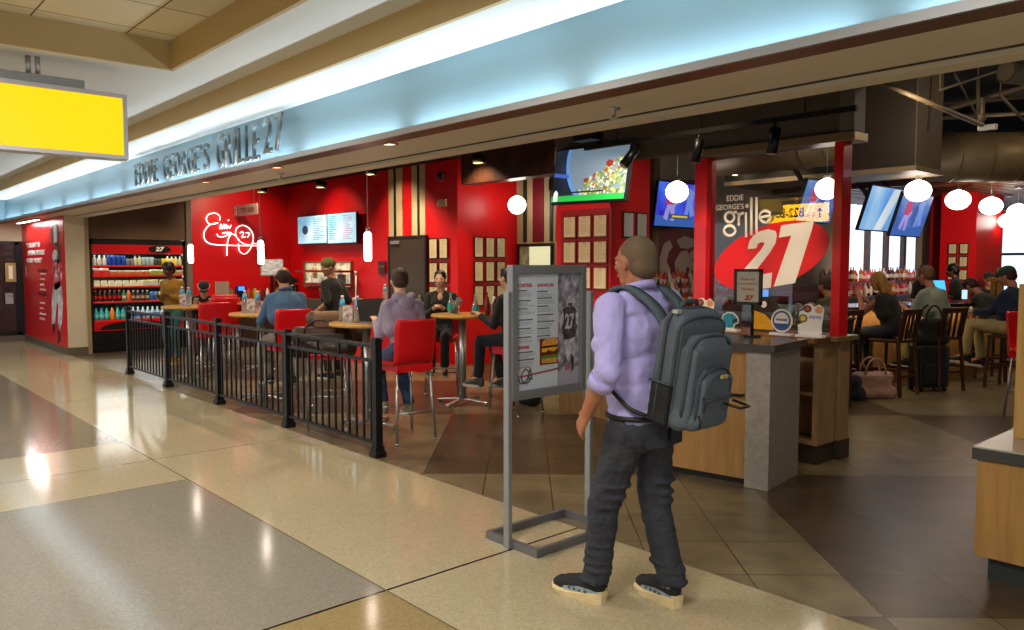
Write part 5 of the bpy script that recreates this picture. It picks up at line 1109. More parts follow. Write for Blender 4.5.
# ---------------------------------------------------------------- the man with the backpack, walking past
SHIRT = mat('lavender_shirt', '#a09ad2', .75, bump=.5, bscale=7, var=.04, vscale=5, sheen=.1); JEAN = mat('charcoal_jeans', '#2b2e36', .85, bump=.35, bscale=26, var=.22, vscale=7, stretch=(1,1,1.8))
HAIRM = mat('cropped_grey_brown_hair', '#5d4c38', .8, bump=.3, bscale=160, var=.12, vscale=20)
def build_man():
    t = thing('person', 'man in a lavender shirt and dark jeans walking past with a grey backpack', 'person', (-2.28,2.86,0), PI)
    P = Vector((.0,0,.93)); N = Vector((.015,0,1.49)); S = {1: Vector((.01,.212,1.432)), -1: Vector((.01,-.205,1.44))}
    E_ = {1: Vector((-.04,.285,1.165)), -1: Vector((.02,-.25,1.12))}; Wr = {1: Vector((.10,.262,.955)), -1: Vector((.16,-.24,.92))}
    hipj = {1: Vector((0,.088,.90)), -1: Vector((0,-.088,.90))}; K = {1: Vector((.13,.105,.50)), -1: Vector((.015,-.125,.50))}; A = {1: Vector((.195,.090,.105)), -1: Vector((-.075,-.148,.105))}
    hr = math.radians(-3); HR = Matrix.Rotation(hr,3,'Z') @ Matrix.Rotation(math.radians(4),3,'Y'); HM = HR.to_4x4(); H = Vector((.045,0,1.632)); hd = lambda v: H + HR @ Vector(v)
    sk = [('e', (0,0,.95), (.12,.155,.12)), ('e', (.01,0,1.10), (.115,.145,.15)), ('e', (.0,0,1.28), (.12,.165,.16)), ('e', (0.01,0,1.41), (.09,.175,.07)), ('c', (.0,0,1.45), (.022,0,1.52), .062, .062), ('c', (.022,0,1.52), hd((-.02,0,-.05)), .060, .060)]
    sk += [('e', hd((-.015,0,.025)), (.100,.079,.094), HM), ('e', hd((.012,0,-.02)), (.082,.068,.092), HM), ('c', hd((.035,.02,-.078)), hd((.062,0,-.088)), .036, .026), ('c', hd((.035,-.02,-.078)), hd((.062,0,-.088)), .036, .026),
           ('c', hd((.086,0,.014)), hd((.110,0,-.024)), .010, .014), ('c', hd((.080,.032,.024)), hd((.080,-.032,.024)), .013, .013), ('c', hd((.078,.032,-.018)), hd((.045,.055,-.02)), .018, .015), ('c', hd((.078,-.032,-.018)), hd((.045,-.055,-.02)), .018, .015), ('c', hd((.088,.020,-.058)), hd((.088,-.020,-.058)), .010, .010)]
    for k in (1,-1): sk += [('e', hd((-.006,.082*k,-.006)), (.019,.009,.032), HM @ Matrix.Rotation(math.radians(-12*k),4,'X') ), ('c', hd((-.012,.088*k,-.03)), hd((.006,.084*k,.024)), .006, .007)]
    for k in (1,-1):
        sk += [('c', S[k], E_[k], .052, .043), ('c', E_[k], E_[k]*.6+Wr[k]*.4, .043, .042), ('c', E_[k]*.6+Wr[k]*.4, Wr[k], .042, .028)]
        fd = (Wr[k]-E_[k]).normalized(); out = Vector((.9,-.35*k,0)); out = (out-fd*out.dot(fd)).normalized(); up = Vector((.35,.93*k,0)); up = (up-fd*up.dot(fd)).normalized()
        sk += hand_parts(Wr[k], fd, out, up, 1.05, .38)
        sk += [('c', hipj[k], K[k], .085, .058), ('c', K[k], K[k]*.6+A[k]*.4, .058, .056), ('c', K[k]*.6+A[k]*.4, A[k], .056, .038), ('c', A[k], A[k]+Vector((.06,0,-.04)), .034, .026)]
    blob('body', sk, mat('skin_warm_tan','#9c6448',.5,var=.08,vscale=14,bump=.1,bscale=60), .006, 3, t)
    for k in (1,-1): MB().ball(hd((.082,.031*k,.004)), .011, (.45,1.2,.55), HM, u=10, v=6).build('eye', mat('eye_white','#d9d4cc',.3), t); MB().ball(hd((.0865,.031*k,.004)), .005, (.5,1,1), HM, u=8, v=6).build('iris', mat('iris_dark','#23160f',.25), t)
    MB().ball(hd((.097,0,-.056)), .02, (.2,1.0,.28), HM, u=10, v=6).build('lips', mat('lip_tone','#8d4a44',.5), t)
    blob('hair', [('e', hd((-.021,0,.030)), (.0975,.0815,.0925), HM), ('e', hd((-.050,0,-.018)), (.066,.073,.072), HM)], HAIRM, .006, 3, t)
    # shirt with rolled sleeves and a collar
    q = [('e', (-.005,0,.93), (.148,.185,.10)), ('e', (0,0,1.02), (.145,.178,.16)), ('e', (.005,0,1.14), (.140,.176,.17)), ('e', (.005,0,1.30), (.140,.202,.17)), ('e', (.005,0,1.415), (.105,.205,.075)), ('c', (.0,.085,1.468), (.0,-.085,1.468), .060, .060)]
    for k in (1,-1):
        c0 = E_[k]+(Wr[k]-E_[k])*.34
        q += [('c', S[k], E_[k], .070, .060), ('f', E_[k], c0, .060, .055), ('e', E_[k]+Vector((-.03,.01*k,-.01)), (.045,.05,.045)), ('e', E_[k]*.6+S[k]*.4+Vector((.02,.01*k,0)), (.058,.058,.05))]
    blob('shirt', q, SHIRT, .007, 5, t, (.024,.10))
    for k in (1,-1):
        fd = (Wr[k]-E_[k]).normalized(); c0 = E_[k]+fd*.075; MB().cyl(c0-fd*.035, c0+fd*.022, .061, .059, n=24).build('rolled_cuff', SHIRT, t)
    b = MB(); pts = []
    for i in range(22):
        a = 2*PI*i/22; pts.append(Vector((.020+.072*math.cos(a), .076*math.sin(a), 1.532-.020*math.cos(a))))
    vs = [p for p in pts]+[Vector((p.x*1.12-.004,p.y*1.20,p.z-.038)) for p in pts]; n = 22
    b.mesh(vs+[v*1 + Vector((0,0,.004)) + Vector((-.004*math.cos(2*PI*(i%n)/n),-.004*math.sin(2*PI*(i%n)/n),0)) for i, v in enumerate(vs)], [[i,(i+1)%n,n+(i+1)%n,n+i] for i in range(n)]+[[2*n+i,3*n+i,3*n+(i+1)%n,2*n+(i+1)%n] for i in range(n)]+[[i,2*n+i,2*n+(i+1)%n,(i+1)%n] for i in range(n)]+[[n+i,n+(i+1)%n,3*n+(i+1)%n,3*n+i] for i in range(n)], True).build('collar', SHIRT, t)
    # jeans
    q = [('e', (-.012,0,.90), (.132,.172,.115)), ('e', (-.035,.07,.865), (.105,.10,.105)), ('e', (-.035,-.07,.865), (.105,.10,.105))]
    for k in (1,-1):
        q += [('c', hipj[k]+Vector((0,.004*k,-.02)), K[k], .102, .076), ('c', K[k], K[k]*.5+A[k]*.5, .076, .070), ('f', K[k]*.5+A[k]*.5, A[k]+Vector((-.008,0,.005)), .070, .064)]
        rs_ = random.Random(k+5)
        for f in (.03,.10,.18,.27,.38,.50): q.append(('e', A[k]+(K[k]-A[k])*f+Vector((rs_.uniform(-.012,.012),rs_.uniform(-.01,.01),0)), (.074-.006*f,.072-.006*f,.022)))
        for f in (.0,.12,.26): q.append(('e', K[k]+(hipj[k]-K[k])*f+Vector((-.016,rs_.uniform(-.01,.01),0)), (.076+f*.05,.074+f*.05,.022)))
    blob('jeans', q, JEAN, .007, 3, t, (.018,.055))
    MB().tube([Vector((-.01+.148*math.cos(a),.186*math.sin(a),.935)) for a in [2*PI*i/24 for i in range(24)]], .012, 6, True).build('belt', BLACK, t)
    for k in (1,-1):
        M = Matrix.Translation((-.148,.072*k,.865)) @ Matrix.Rotation(math.radians(-12*k),4,'Z')
        MB().prism([(-.055,-.06),(.055,-.06),(.06,.055),(-.06,.055),(-.06,-.05)], .004, M @ Matrix.Rotation(-PI/2,4,'Z') @ Matrix.Rotation(PI/2,4,'X')).build('back_pocket', JEAN, t)
    # chunky shoes
    SB = mat('black_knit_shoe','#17191c',.75,bump=.4,bscale=120); SO = mat('cream_foam_sole','#d3bf92',.6,var=.08,vscale=20); SG = mat('grey_blue_trim','#7e8c90',.6,var=.3,vscale=40)
    for k, heel, toe in ((1,(.146,.078),(.43,.135)),(-1,(-.124,-.14),(.157,-.186))):
        h0, t0 = Vector((*heel,0)), Vector((*toe,0)); d = (t0-h0).normalized(); L_ = (t0-h0).length+.012; sd = Vector((-d.y,d.x,0)); M = Matrix(((d.x,sd.x,0,h0.x),(d.y,sd.y,0,h0.y),(0,0,1,0),(0,0,0,1)))
        r = thing('shoe', None, None); r.parent = t
        outl = [(-.004,0,.056),(.0,.030,.056),(.03,.040,.052),(.09,.042,.040),(.15,.047,.032),(.22,.050,.028),(.27,.040,.029),(L_-.008,.018,.034),(L_,0,.036)]
        outl = outl + [(x,-y,z) for x,y,z in outl[-2:0:-1]]; n = len(outl)
        vs = [M @ Vector((x*.97+.004,y*.92,.0 if x < L_*.8 else .012)) for x,y,z in outl]+[M @ Vector((x,y*1.05,z*1.0)) for x,y,z in outl]+[M @ Vector((x,y*.98,z+.006)) for x,y,z in outl]
        MB().mesh(vs, [list(range(n))[::-1], list(range(2*n,3*n))]+[[i+j*n,(i+1)%n+j*n,n+(i+1)%n+j*n,n+i+j*n] for i in range(n) for j in (0,1)]).build('sole', SO, r)
        mm = lambda x,y,z: M @ Vector((x,y,z))
        blob('upper', [('c', mm(.045,0,.085), mm(.05,0,.065), .037, .040), ('c', mm(.05,0,.062), mm(.14,.0,.062), .040, .041), ('c', mm(.14,0,.062), mm(.24,0,.050), .044, .038), ('c', mm(.24,.0,.048), mm(.262,0,.044), .036, .030), ('c', mm(.10,0,.098), mm(.20,0,.07), .030, .032), ('e', mm(.03,0,.09), (.034,.034,.050))], SB, .006, 3, r)
        for s_ in (1,-1):
            MB().mesh([mm(.0,.036*s_,.056),mm(.05,.0445*s_,.054),mm(.12,.046*s_,.044),mm(.20,.050*s_,.038),mm(.21,.047*s_,.052),mm(.13,.044*s_,.068),mm(.06,.0425*s_,.066)]+[mm(.0,.030*s_,.056),mm(.05,.03*s_,.054),mm(.12,.03*s_,.044),mm(.20,.03*s_,.038),mm(.21,.03*s_,.052),mm(.13,.03*s_,.068),mm(.06,.03*s_,.066)], [[0,1,2,3,4,5,6],[13,12,11,10,9,8,7]]+[[i,(i+1)%7,7+(i+1)%7,7+i] for i in range(7)]).build('side_panel', SG, r)
            for x in (.085,.115,.145,.175): MB().ball(mm(x,.0465*s_,.053), .0065, (1.2,.5,1), u=8, v=6).build('eyelet_dot', mat('dark_blue_dot','#2c3c4c',.5), r)
        MB().tube([mm(-.002,0,.10), mm(-.014,0,.112), mm(-.012,0,.088), mm(.0,0,.075)], .004, 6).build('pull_tab', SB, r)
        MB().cyl(mm(.042,0,.09), mm(.045,0,.15), .036, .036, n=18).build('sock', mat('pale_sock','#b8b6b4',.8), r)
    return t
build_man()
# ---------------------------------------------------------------- backpack
PK = mat('slate_grey_fabric','#4b565f',.8,bump=.3,bscale=140,var=.08,vscale=30); PKD = mat('dark_grey_fabric','#343c42',.8,bump=.3,bscale=140); PKB = mat('black_mesh_fabric','#131517',.75,bump=.5,bscale=220)
t = thing('backpack', 'grey laptop backpack with dark straps worn by the man in lavender', 'backpack', (-2.28,2.86,.9), PI)
def Z(v): return Vector(v)-Vector((0,0,.9))
RB = Matrix.Translation(Z((-.150,0,.93))) @ Matrix.Rotation(math.radians(-9),4,'Y') @ Matrix.Diagonal((1.18,1.12,.93,1))
def rb(*c): return ('b', *c, RB)
blob('main_compartment', [rb(-.10,.0,-.150,.150,.03,.50), ('c', RB @ Vector((-.05,.10,.50)), RB @ Vector((-.05,-.10,.50)), .055, .055), ('c', RB @ Vector((-.05,.09,.07)), RB @ Vector((-.05,-.09,.07)), .060, .060), ('c', RB @ Vector((-.04,.11,.45)), RB @ Vector((-.04,.11,.1)), .055, .055), ('c', RB @ Vector((-.04,-.11,.45)), RB @ Vector((-.04,-.11,.1)), .055, .055)], PK, .009, 16, t, (.010,.1))
blob('front_compartment', [rb(-.165,-.08,-.125,.125,.03,.40), ('c', RB @ Vector((-.12,.07,.41)), RB @ Vector((-.12,-.07,.41)), .045, .045), ('c', RB @ Vector((-.115,.10,.06)), RB @ Vector((-.115,-.10,.06)), .055, .055)], PK, .008, 16, t, (.008,.1))
blob('front_pocket', [rb(-.20,-.14,-.095,.095,.04,.27), ('c', RB @ Vector((-.16,.05,.27)), RB @ Vector((-.16,-.05,.27)), .036, .036), ('c', RB @ Vector((-.155,.08,.06)), RB @ Vector((-.155,-.08,.06)), .045, .045)], PK, .008, 14, t, (.006,.08))
for k in (1,-1):
    o = blob('side_pocket', [('b', -.10,-.015, .135*k if k > 0 else -.168, .168 if k > 0 else -.135, .03,.22, RB)], PKB, .008, 5, t, (.004,.06))
    MB().tube([RB @ Vector((x, .172*k, .225)) for x in (-.105,-.06,-.01)], .006, 6).build('pocket_hem', PKD, t)
def archp(x, w_, z0, z1, r_=.007, nm='zip_piping', m_=None):
    pts = [(x,w_,z0)]+[(x,w_,z0+(z1-.06-z0)*i/4) for i in range(1,5)]+[(x,w_*math.cos(a),z1-.06+.06*math.sin(a)) for a in [PI*i/10 for i in range(1,10)]]+[(x,-w_,z0+(z1-.06-z0)*i/4) for i in range(4,-1,-1)]
    MB().tube([RB @ Vector(p) for p in pts], r_, 6).build(nm, m_ or PKD, t)
archp(-.045,.162,.06,.56,.009); archp(-.092,.150,.06,.53,.008); archp(-.140,.128,.05,.455,.008); archp(-.180,.098,.06,.315,.006); archp(-.199,.072,.20,.29,.005)
MB().tube([RB @ Vector((-.206,y,.175)) for y in (-.09,-.03,.03,.09)], .006, 6).build('zip_piping', PKD, t)
for y, z in ((.095,.19),(.11,.11)): MB().tube([RB @ Vector((-.200,y,z)), RB @ Vector((-.215,y+.005,z-.03)), RB @ Vector((-.212,y,z-.06))], .005, 6).build('zip_pull', BLACK, t)
MB().box(-.212,-.204,-.03,.01,.272,.288, RB).build('small_patch', mat('gold_patch','#a8946a',.5), t); MB().box(-.075,-.055,.12,.15,.545,.56,RB).build('small_patch', mat('grey_patch','#9aa0a0',.4), t)
MB().tube([RB @ Vector((-.21,-.09,.16)), RB @ Vector((-.27,-.11,.148)), RB @ Vector((-.275,-.04,.150)), RB @ Vector((-.215,-.02,.155))], .006, 6).build('hanging_loop', BLACK, t)
MB().tube([RB @ Vector(p) for p in ((-.02,.06,.54),(-.025,.04,.585),(-.025,-.04,.585),(-.02,-.06,.54))], .011, 8).build('grab_handle', PKD, t)
for k in (1,-1):
    path = [Z(p) for p in ((-.215,.075*k,1.33),(-.15,.09*k,1.43),(-.075,.105*k,1.49),(0,.118*k,1.522),(.07,.125*k,1.495),(.125,.130*k,1.40),(.145,.135*k,1.27),(.135,.145*k,1.16))]
    b = MB(); sm = [Vector(p) for p in smooth([tuple(p) for p in path], 4)]
    vs = []; fs = []
    for i, p in enumerate(sm):
        d = (sm[min(i+1,len(sm)-1)]-sm[max(i-1,0)]).normalized(); sd = Vector((0,1,0)); sd = (sd-d*sd.dot(d)).normalized(); nn = d.cross(sd)
        vs += [p+sd*.034+nn*.008, p-sd*.034+nn*.008, p-sd*.034-nn*.008, p+sd*.034-nn*.008]
        if i: fs += [[4*i-4+j, 4*i-4+(j+1)%4, 4*i+(j+1)%4, 4*i+j] for j in range(4)]
    fs += [[0,1,2,3], [4*len(sm)-4+j for j in range(4)]]
    b.mesh(vs, fs, True).build('shoulder_strap', mat('strap_slate','#435159',.8,bump=.3,bscale=140), t)
    MB().tube([Z(p) for p in smooth([(.135,.145*k,1.17),(.10,.185*k,1.12),(.0,.195*k,1.05),(-.08,.185*k,.99),(-.15,.15*k,.96)], 4)], .010, 6).build('lower_strap', BLACK, t)
# ---------------------------------------------------------------- back of the dining room
KW = thing('kitchen_pass', 'lit kitchen pass window with red shelves in the back wall', 'pass window', (ony(328,275,YB).x, YB, 1.2)); inv = Matrix.Translation(-KW.location)
a, b_ = ony(305,287,YB-.01), ony(352,261,YB-.01); M = inv @ wallM(a.x, YB-.002, a.z, '-Y'); w_, h_ = b_.x-a.x, b_.z-a.z
MB().box(0,w_,0,.04,0,.03,M).box(0,w_,h_-.04,h_,0,.03,M).box(0,.04,.04,h_-.04,0,.03,M).box(w_-.04,w_,.04,h_-.04,0,.03,M).build('frame', mat('pass_frame','#8a8266',.4,metal=.4), KW)
MB().box(.04,w_-.04,.04,h_-.04,0,.006,M).build('lit_kitchen', pic('lit_kitchen_view', [(.35,'#6f6a52'),(.5,'#cfc8a4'),(.7,'#e8e2c8')], 5, es=.55), KW)
for x, y, w2, h2, c in ((.25,.25,.16,.18,'#e6d9a8'),(.9,.1,.3,.2,'#7d8078'),(.55,.3,.2,.12,'#b9b394')): MB().box(x*w_*.8,x*w_*.8+w2,y*h_*1.4,y*h_*1.4+h2,.006,.02,M).build('kitchen_item', mat('kitchen_item'+c[1:],c,.4), KW)
for py in (271,283.5):
    p, q = ony(302,py,YB-.25), ony(346,py,YB-.25); MB().box(p.x,q.x,YB-.42,YB-.05,p.z-.02,p.z+.02,inv).build('shelf', mat('shelf_red','#8e1016',.4), KW)
t = thing('kitchen_door', 'grey-brown metal door below the cream and black wall stripes', 'door', (ony(408,240,YB).x, YB-.03, 0)); a, b_ = ony(389,240,YB-.03).x-t.location.x, ony(427,240,YB-.03).x-t.location.x
MB().box(a,a+.05,-.03,.02,0,2.12).box(b_-.05,b_,-.03,.02,0,2.12).box(a+.05,b_-.05,-.03,.02,2.07,2.12).build('frame', mat('dark_door_frame','#1a1715',.5), t)
BX('leaf', mat('door_bronze','#4a4034',.38,metal=.4,var=.1,vscale=2), a+.05,b_-.05,-.02,.01,0,2.07, t); BX('handle', STEEL, b_-.16,b_-.12,-.07,-.02,.98,1.12, t, .005); BX('closer', GREYM, a+.12,a+.38,-.06,-.02,1.98,2.04, t, .006)
p, q = ony(379,274,YB-.02), ony(386,261,YB-.02); t = thing('wall_plaque', 'small dark plaque on the red back wall left of the door', 'plaque', p); BX('plate', mat('plaque_brown','#3a1c18',.4), 0,q.x-p.x,-.02,0,0,q.z-p.z, t, .004); fit_text('RESTROOM', Matrix.Translation((.03,-.021,.12)) @ Matrix.Rotation(PI/2,4,'X'), q.x-p.x-.06, .03, mat('plaque_text','#8a7468',.5), 'lettering', t)
p = ony(439,176,YB-.05); t = thing('security_camera', 'small dome security camera high on the red wall', 'camera', (p.x,YB,p.z)); MB().cyl((0,0,0),(0,-.03,0),.075).build('mount', mat('camera_grey','#8d8578',.4), t); MB().ball((0,-.03,0),.062,(1,.9,1)).build('dome', mat('camera_dome','#1c1a1a',.1), t)
p = ony(441,203,YB-.05); t = thing('wall_horn', 'beige horn strobe on the red wall under the camera', 'alarm', (p.x,YB,p.z)); MB().box(-.10,.10,-.04,0,-.06,.06,b=.01).build('base_plate', mat('horn_beige','#b39b78',.5), t); MB().cyl((.05,-.04,0),(.05,-.10,0),.05,.06).build('horn', mat('horn_beige','#b39b78',.5), t); MB().box(-.09,-.01,-.06,-.04,-.035,.035).build('strobe', mat('strobe_lens','#e0d8c4',.2), t)
# pale lit window behind the sign
t = thing('serving_window', 'pale lit serving window in the striped wall above the menu stand', 'serving window', (ony(532,258,9.0).x, 9.0, 1.2)); inv = Matrix.Translation(-t.location); a, b_ = ony(517,290,9.0), ony(553,243,9.0); M = inv @ wallM(a.x, 9.015, a.z, '-Y'); w_, h_ = b_.x-a.x, b_.z-a.z
MB().box(0,w_,h_-.05,h_,0,.03,M).box(0,.07,0,h_-.05,0,.03,M).box(w_-.05,w_,0,h_-.05,0,.03,M).build('frame', mat('dark_door_frame','#1a1715',.5), t); MB().box(w_*.36,w_-.05,0,h_-.05,0,.02,M).build('lit_panel', emat('pale_green_glow','#cfd3ab',.7), t); MB().box(.07,w_*.36,0,h_-.05,0,.02,M).build('side_panel', pic('dim_panel', [(.4,'#5a5640'),(.6,'#8d8862')], 8, es=.3), t)
# drinks station along the signature wall
t = thing('drinks_station', 'dark counter with drinks equipment under the neon signature', 'counter', (-15.3,6.8,0))
BX('body', mat('station_brown','#3d2c22',.5), -.45,.35,-1.0,.9,0,.90, t); BX('top', mat('station_top','#27211d',.3), -.48,.40,-1.03,.93,.90,.94, t, .005)
def at_x(px, py, X_): return onx(px, py, X_)
def place(name, lab, cat, loc, group=None): return thing(name, lab, cat, loc, 0, group)
p = onx(272,275,-15.1); t = place('order_monitor', 'grey-framed order monitor on the drinks station', 'monitor', (-15.1, p.y, .94)); BX('screen', mat('grey_screen','#a3a3a0',.4), -.01,.02,-.24,.24,.46,.80, t, .006); BX('screen_face', pic('order_screen', [(.4,'#8f9294'),(.6,'#c2c3c2')], 6, es=.3, stretch=(1,1,6)), .02,.024,-.22,.22,.48,.78, t); BX('stem', BLACK, -.02,.01,-.03,.03,.02,.5, t); BX('foot', BLACK, -.1,.08,-.1,.1,0,.02, t)
p = onx(240,282,-15.0); t = place('card_terminal', 'small terminal with a blue display on the drinks station', 'terminal', (-15.0,p.y,.94)); BX('body', BLACK, -.06,.06,-.09,.09,0,.28, t, .01); BX('display', emat('blue_display','#3a78ff',1.6), .06,.064,-.06,.06,.28-.1,.28-.02, t); BX('base_plate', BLKM, -.08,.08,-.1,.1,0,.015, t)
p = onx(222,283,-15.0); t = place('notice_card', 'grey notice card standing on the drinks station', 'card', (-15.0,p.y,.94)); BX('card', mat('grey_card','#a08a80',.6), -.01,.01,-.13,.13,.02,.36, t); BX('foot', BLACK, -.05,.05,-.12,.12,0,.02, t)
cols = ['#b3552a','#c9a03a','#5a7a3a','#8a2020','#d8d0c0','#2b2522','#3a5a78']
bt = {c: proto_bottle('condiment_bottle', mat('cond_'+c[1:], c, .35), mat('cond_cap','#2a2a2a',.5), .035, .24) for c in cols}
rs = random.Random(11); k = 0
for i in range(20):
    c = cols[i % 7]; o = bt[c] if i < 7 else copy_tree(bt[c]); y = 6.0+i*.083; o.location = (-15.3+.13*(i%3), y, .94)
    nm = {'#b3552a':'orange-brown','#c9a03a':'golden','#5a7a3a':'green','#8a2020':'dark red','#d8d0c0':'cream','#2b2522':'dark','#3a5a78':'blue-grey'}[c]
    tag(o, nm+' bottle among the drinks station bottles under the neon signature', 'bottle', nm+' bottles on the drinks station')
t = place('coffee_machine', 'dark coffee machine with chrome parts on the drinks station', 'coffee machine', (-15.2, 6.75, .94)); t.location = (-15.45, 7.55, .94)
BX('body', BLACK, -.2,.15,-.2,.15,0,.42, t, .02); BX('spout', CHROME, .15,.22,-.05,.03,.22,.27, t, .008); BX('drip_tray', STEEL, .15,.26,-.15,.1,0,.03, t)
# ---------------------------------------------------------------- high tables and red chairs
TT = wood('table_maple','#b98a3e','#d6a656',(3,3,1),.3,coat=.3); TE = mat('table_edge','#a9762c',.4)
def high_table(lab, x, y, r=.36, group='round high tables'):
    t = thing('high_table', lab, 'table', (x,y,0), math.radians(20), group)
    MB().lathe([(r-.008,1.015),(r,1.022),(r,1.042),(r-.006,1.05)], n=40).build('tabletop', TT, t)
    MB().cyl((0,0,.05),(0,0,1.0),.042,n=20).cyl((0,0,.99),(0,0,1.016),.12).build('pedestal', STEEL, t)
    for i in range(4):
        a = i*PI/2; d = Vector((math.cos(a),math.sin(a),0)); MB().beam(d*.03+Vector((0,0,.055)), d*.34+Vector((0,0,.03)), .055, .022, b=.006).cyl(d*.32, d*.32+Vector((0,0,.03)), .02).build('foot', STEEL, t)
    return t
high_table('round high table where the woman in black sits', -7.17, 5.68, .37); high_table('round high table with the open laptop', -6.80, 4.16, .37); high_table('round high table in front of the man in the blue shirt', -9.02, 4.05, .36); high_table('round high table nearest the drinks cooler', -11.25, 4.0, .36); high_table('round high table beyond the empty red chair', -11.6, 5.2, .34)
def red_chair(lab, x, y, rz):
    t = thing('bar_chair', lab, 'chair', (x,y,0), rz, 'red plastic bar chairs')
    n = 10; vs = []; fs = []
    prof = [(.20,.70),(.19,.722),(.10,.728),(-.05,.722),(-.15,.725),(-.19,.75),(-.205,.82),(-.215,.92),(-.225,1.02),(-.235,1.10),(-.237,1.13)]
    ws = [.17,.195,.205,.205,.205,.205,.210,.213,.213,.210,.200]
    for (x_, z_), w_ in zip(prof, ws):
        for i in range(n+1):
            u = -1+2*i/n; dz = .012*(u*u) if x_ > -.16 else 0; dx = .022*(u*u) if x_ < -.16 else 0; vs.append((x_+dx, w_*u, z_+dz))
    for r in range(len(prof)-1):
        for i in range(n): a = r*(n+1)+i; fs.append([a,a+1,a+n+2,a+n+1])
    m = len(vs); nr = len(prof)
    th = [(0,-.018) if p[0] > -.16 else (-.016,0) for p in prof]
    vs2 = [(v[0]+th[i//(n+1)][0], v[1], v[2]+th[i//(n+1)][1]) for i, v in enumerate(vs)]
    fs2 = [[m+i for i in f[::-1]] for f in fs]; ed = [r*(n+1) for r in range(nr)]; ed2 = [r*(n+1)+n for r in range(nr)]; loop = list(range(n+1)) + ed2[1:] + [ (nr-1)*(n+1)+i for i in range(n-1,-1,-1)] + ed[-2:0:-1]
    fs3 = [[loop[i], loop[(i+1)%len(loop)], m+loop[(i+1)%len(loop)], m+loop[i]] for i in range(len(loop))]
    shell = MB().mesh(vs+vs2, fs+fs2+fs3, True).build('seat_shell', REDPL, t)
    MB().box(-.20,.18,-.19,-.175,.655,.72,b=.004).box(-.20,.18,.175,.19,.655,.72,b=.004).box(.165,.18,-.175,.175,.655,.715).box(-.20,-.185,-.175,.175,.655,.72).build('seat_skirt', REDPL, t)
    for sx in (1,-1):
        for sy in (1,-1): MB().cyl((sx*.165,sy*.17,.66),(sx*.215,sy*.205,0),.0135,n=12).cyl((sx*.215,sy*.205,0),(sx*.213,sy*.204,.02),.017,n=12).build('leg', STEEL, t)
    z = .28; f = lambda s_: .165+(.215-.165)*(1-z/.66)
    a, b_ = .195, .19; MB().tube([(a,b_,z),(a,-b_,z)], .010, 8).build('foot_rest', STEEL, t); MB().tube([(-a,b_,z),(-a,-b_,z)], .008, 8).build('stretcher', STEEL, t)
    return t
c0 = red_chair('red bar chair holding the man in the lavender hoodie', -6.05, 4.10, math.radians(176))
def chair(lab, x, y, rz): c = copy_tree(c0); c.location = (x,y,0); c.rotation_euler = (0,0,math.radians(rz)); c['label'] = lab; return c
chair('red bar chair holding the man in the blue shirt', -8.36, 4.06, 176); chair('empty red bar chair between the first two tables by the railing', -10.55, 4.05, 172)
chair('empty red bar chair farther back beside the mustard jacket', -11.9, 4.75, 170); chair('red bar chair holding the woman in black', -7.98, 6.0, -42); chair('red bar chair mostly hidden behind the menu stand', -6.31, 5.74, 186)
chair('red bar chair carrying the brown leather bags', W2(330,335,8.15).x, W2(330,335,8.15).y, -38); chair('red bar chair at the right edge behind the wood counter', onz(1017,422).x+.12, onz(1017,422).y+.22, -28); chair('red bar chair in front of the guest in the pale cap', -12.7, 5.1, -20)
# wooden slat-back chair behind the right man's table
def slat_stool(lab, x, y, rz, seat=.70, top=1.08, col=DKW, grp='dark wooden bar stools', nsl=4):
    t = thing('bar_stool', lab, 'bar stool', (x,y,0), rz, grp)
    MB().box(-.20,.20,-.20,.20,seat-.04,seat,b=.012).build('seat', col, t)
    for sx, sy in ((1,1),(1,-1)): MB().beam((sx*.17,sy*.17,seat-.04),(sx*.20,sy*.20,0),.036,.036,b=.004).build('leg', col, t)
    for sy in (1,-1):
        MB().beam((-.18,sy*.18,seat),(-.235,sy*.205,0),.036,.04,b=.004).build('leg', col, t)
        MB().beam((-.18,sy*.18,seat-.03),(-.25,sy*.185,top-.03),.034,.036,b=.004).build('back_post', col, t)
    MB().box(-.268,-.232,-.205,.205,top-.07,top,b=.01).build('top_rail', col, t)
    for i in range(nsl):
        y_ = -.13+.26*i/(nsl-1); MB().beam((-.19,y_,seat),(-.243,y_,top-.07),.010,.034).build('back_slat', col, t)
    for a, b_ in (((.185,-.18,.25),(.185,.18,.25)),((-.21,-.19,.25),(-.21,.19,.25)),((.18,.185,.32),(-.2,.19,.32)),((.18,-.185,.32),(-.2,-.19,.32))): MB().beam(a,b_,.022,.034).build('stretcher', col, t)
    return t
s0 = slat_stool('brown wooden stool under the woman in the sleeveless top', -4.10, 10.12, rzb+.12)
def stool(lab, x, y, rz): c = copy_tree(s0); c.location = (x,y,0); c.rotation_euler = (0,0,rz); c['label'] = lab; return c
stool('dark wooden stool under the man in the pale green-grey shirt', -3.86, 10.95, rzb-.15); stool('dark wooden stool under the man in the green cap', -3.26, 11.75, rzb+.1); stool('dark wooden stool under the man bent over a phone', -3.62, 12.55, rzb); stool('dark wooden stool partly hidden behind the right red post', pG.x-.12, pG.y-.05, rzb)
slat_stool('light wooden slat-back chair at the high table of the woman in black', -7.28, 6.55, math.radians(-70), .62, 1.0, MIDW, 'light wooden slat-back chairs', 5)
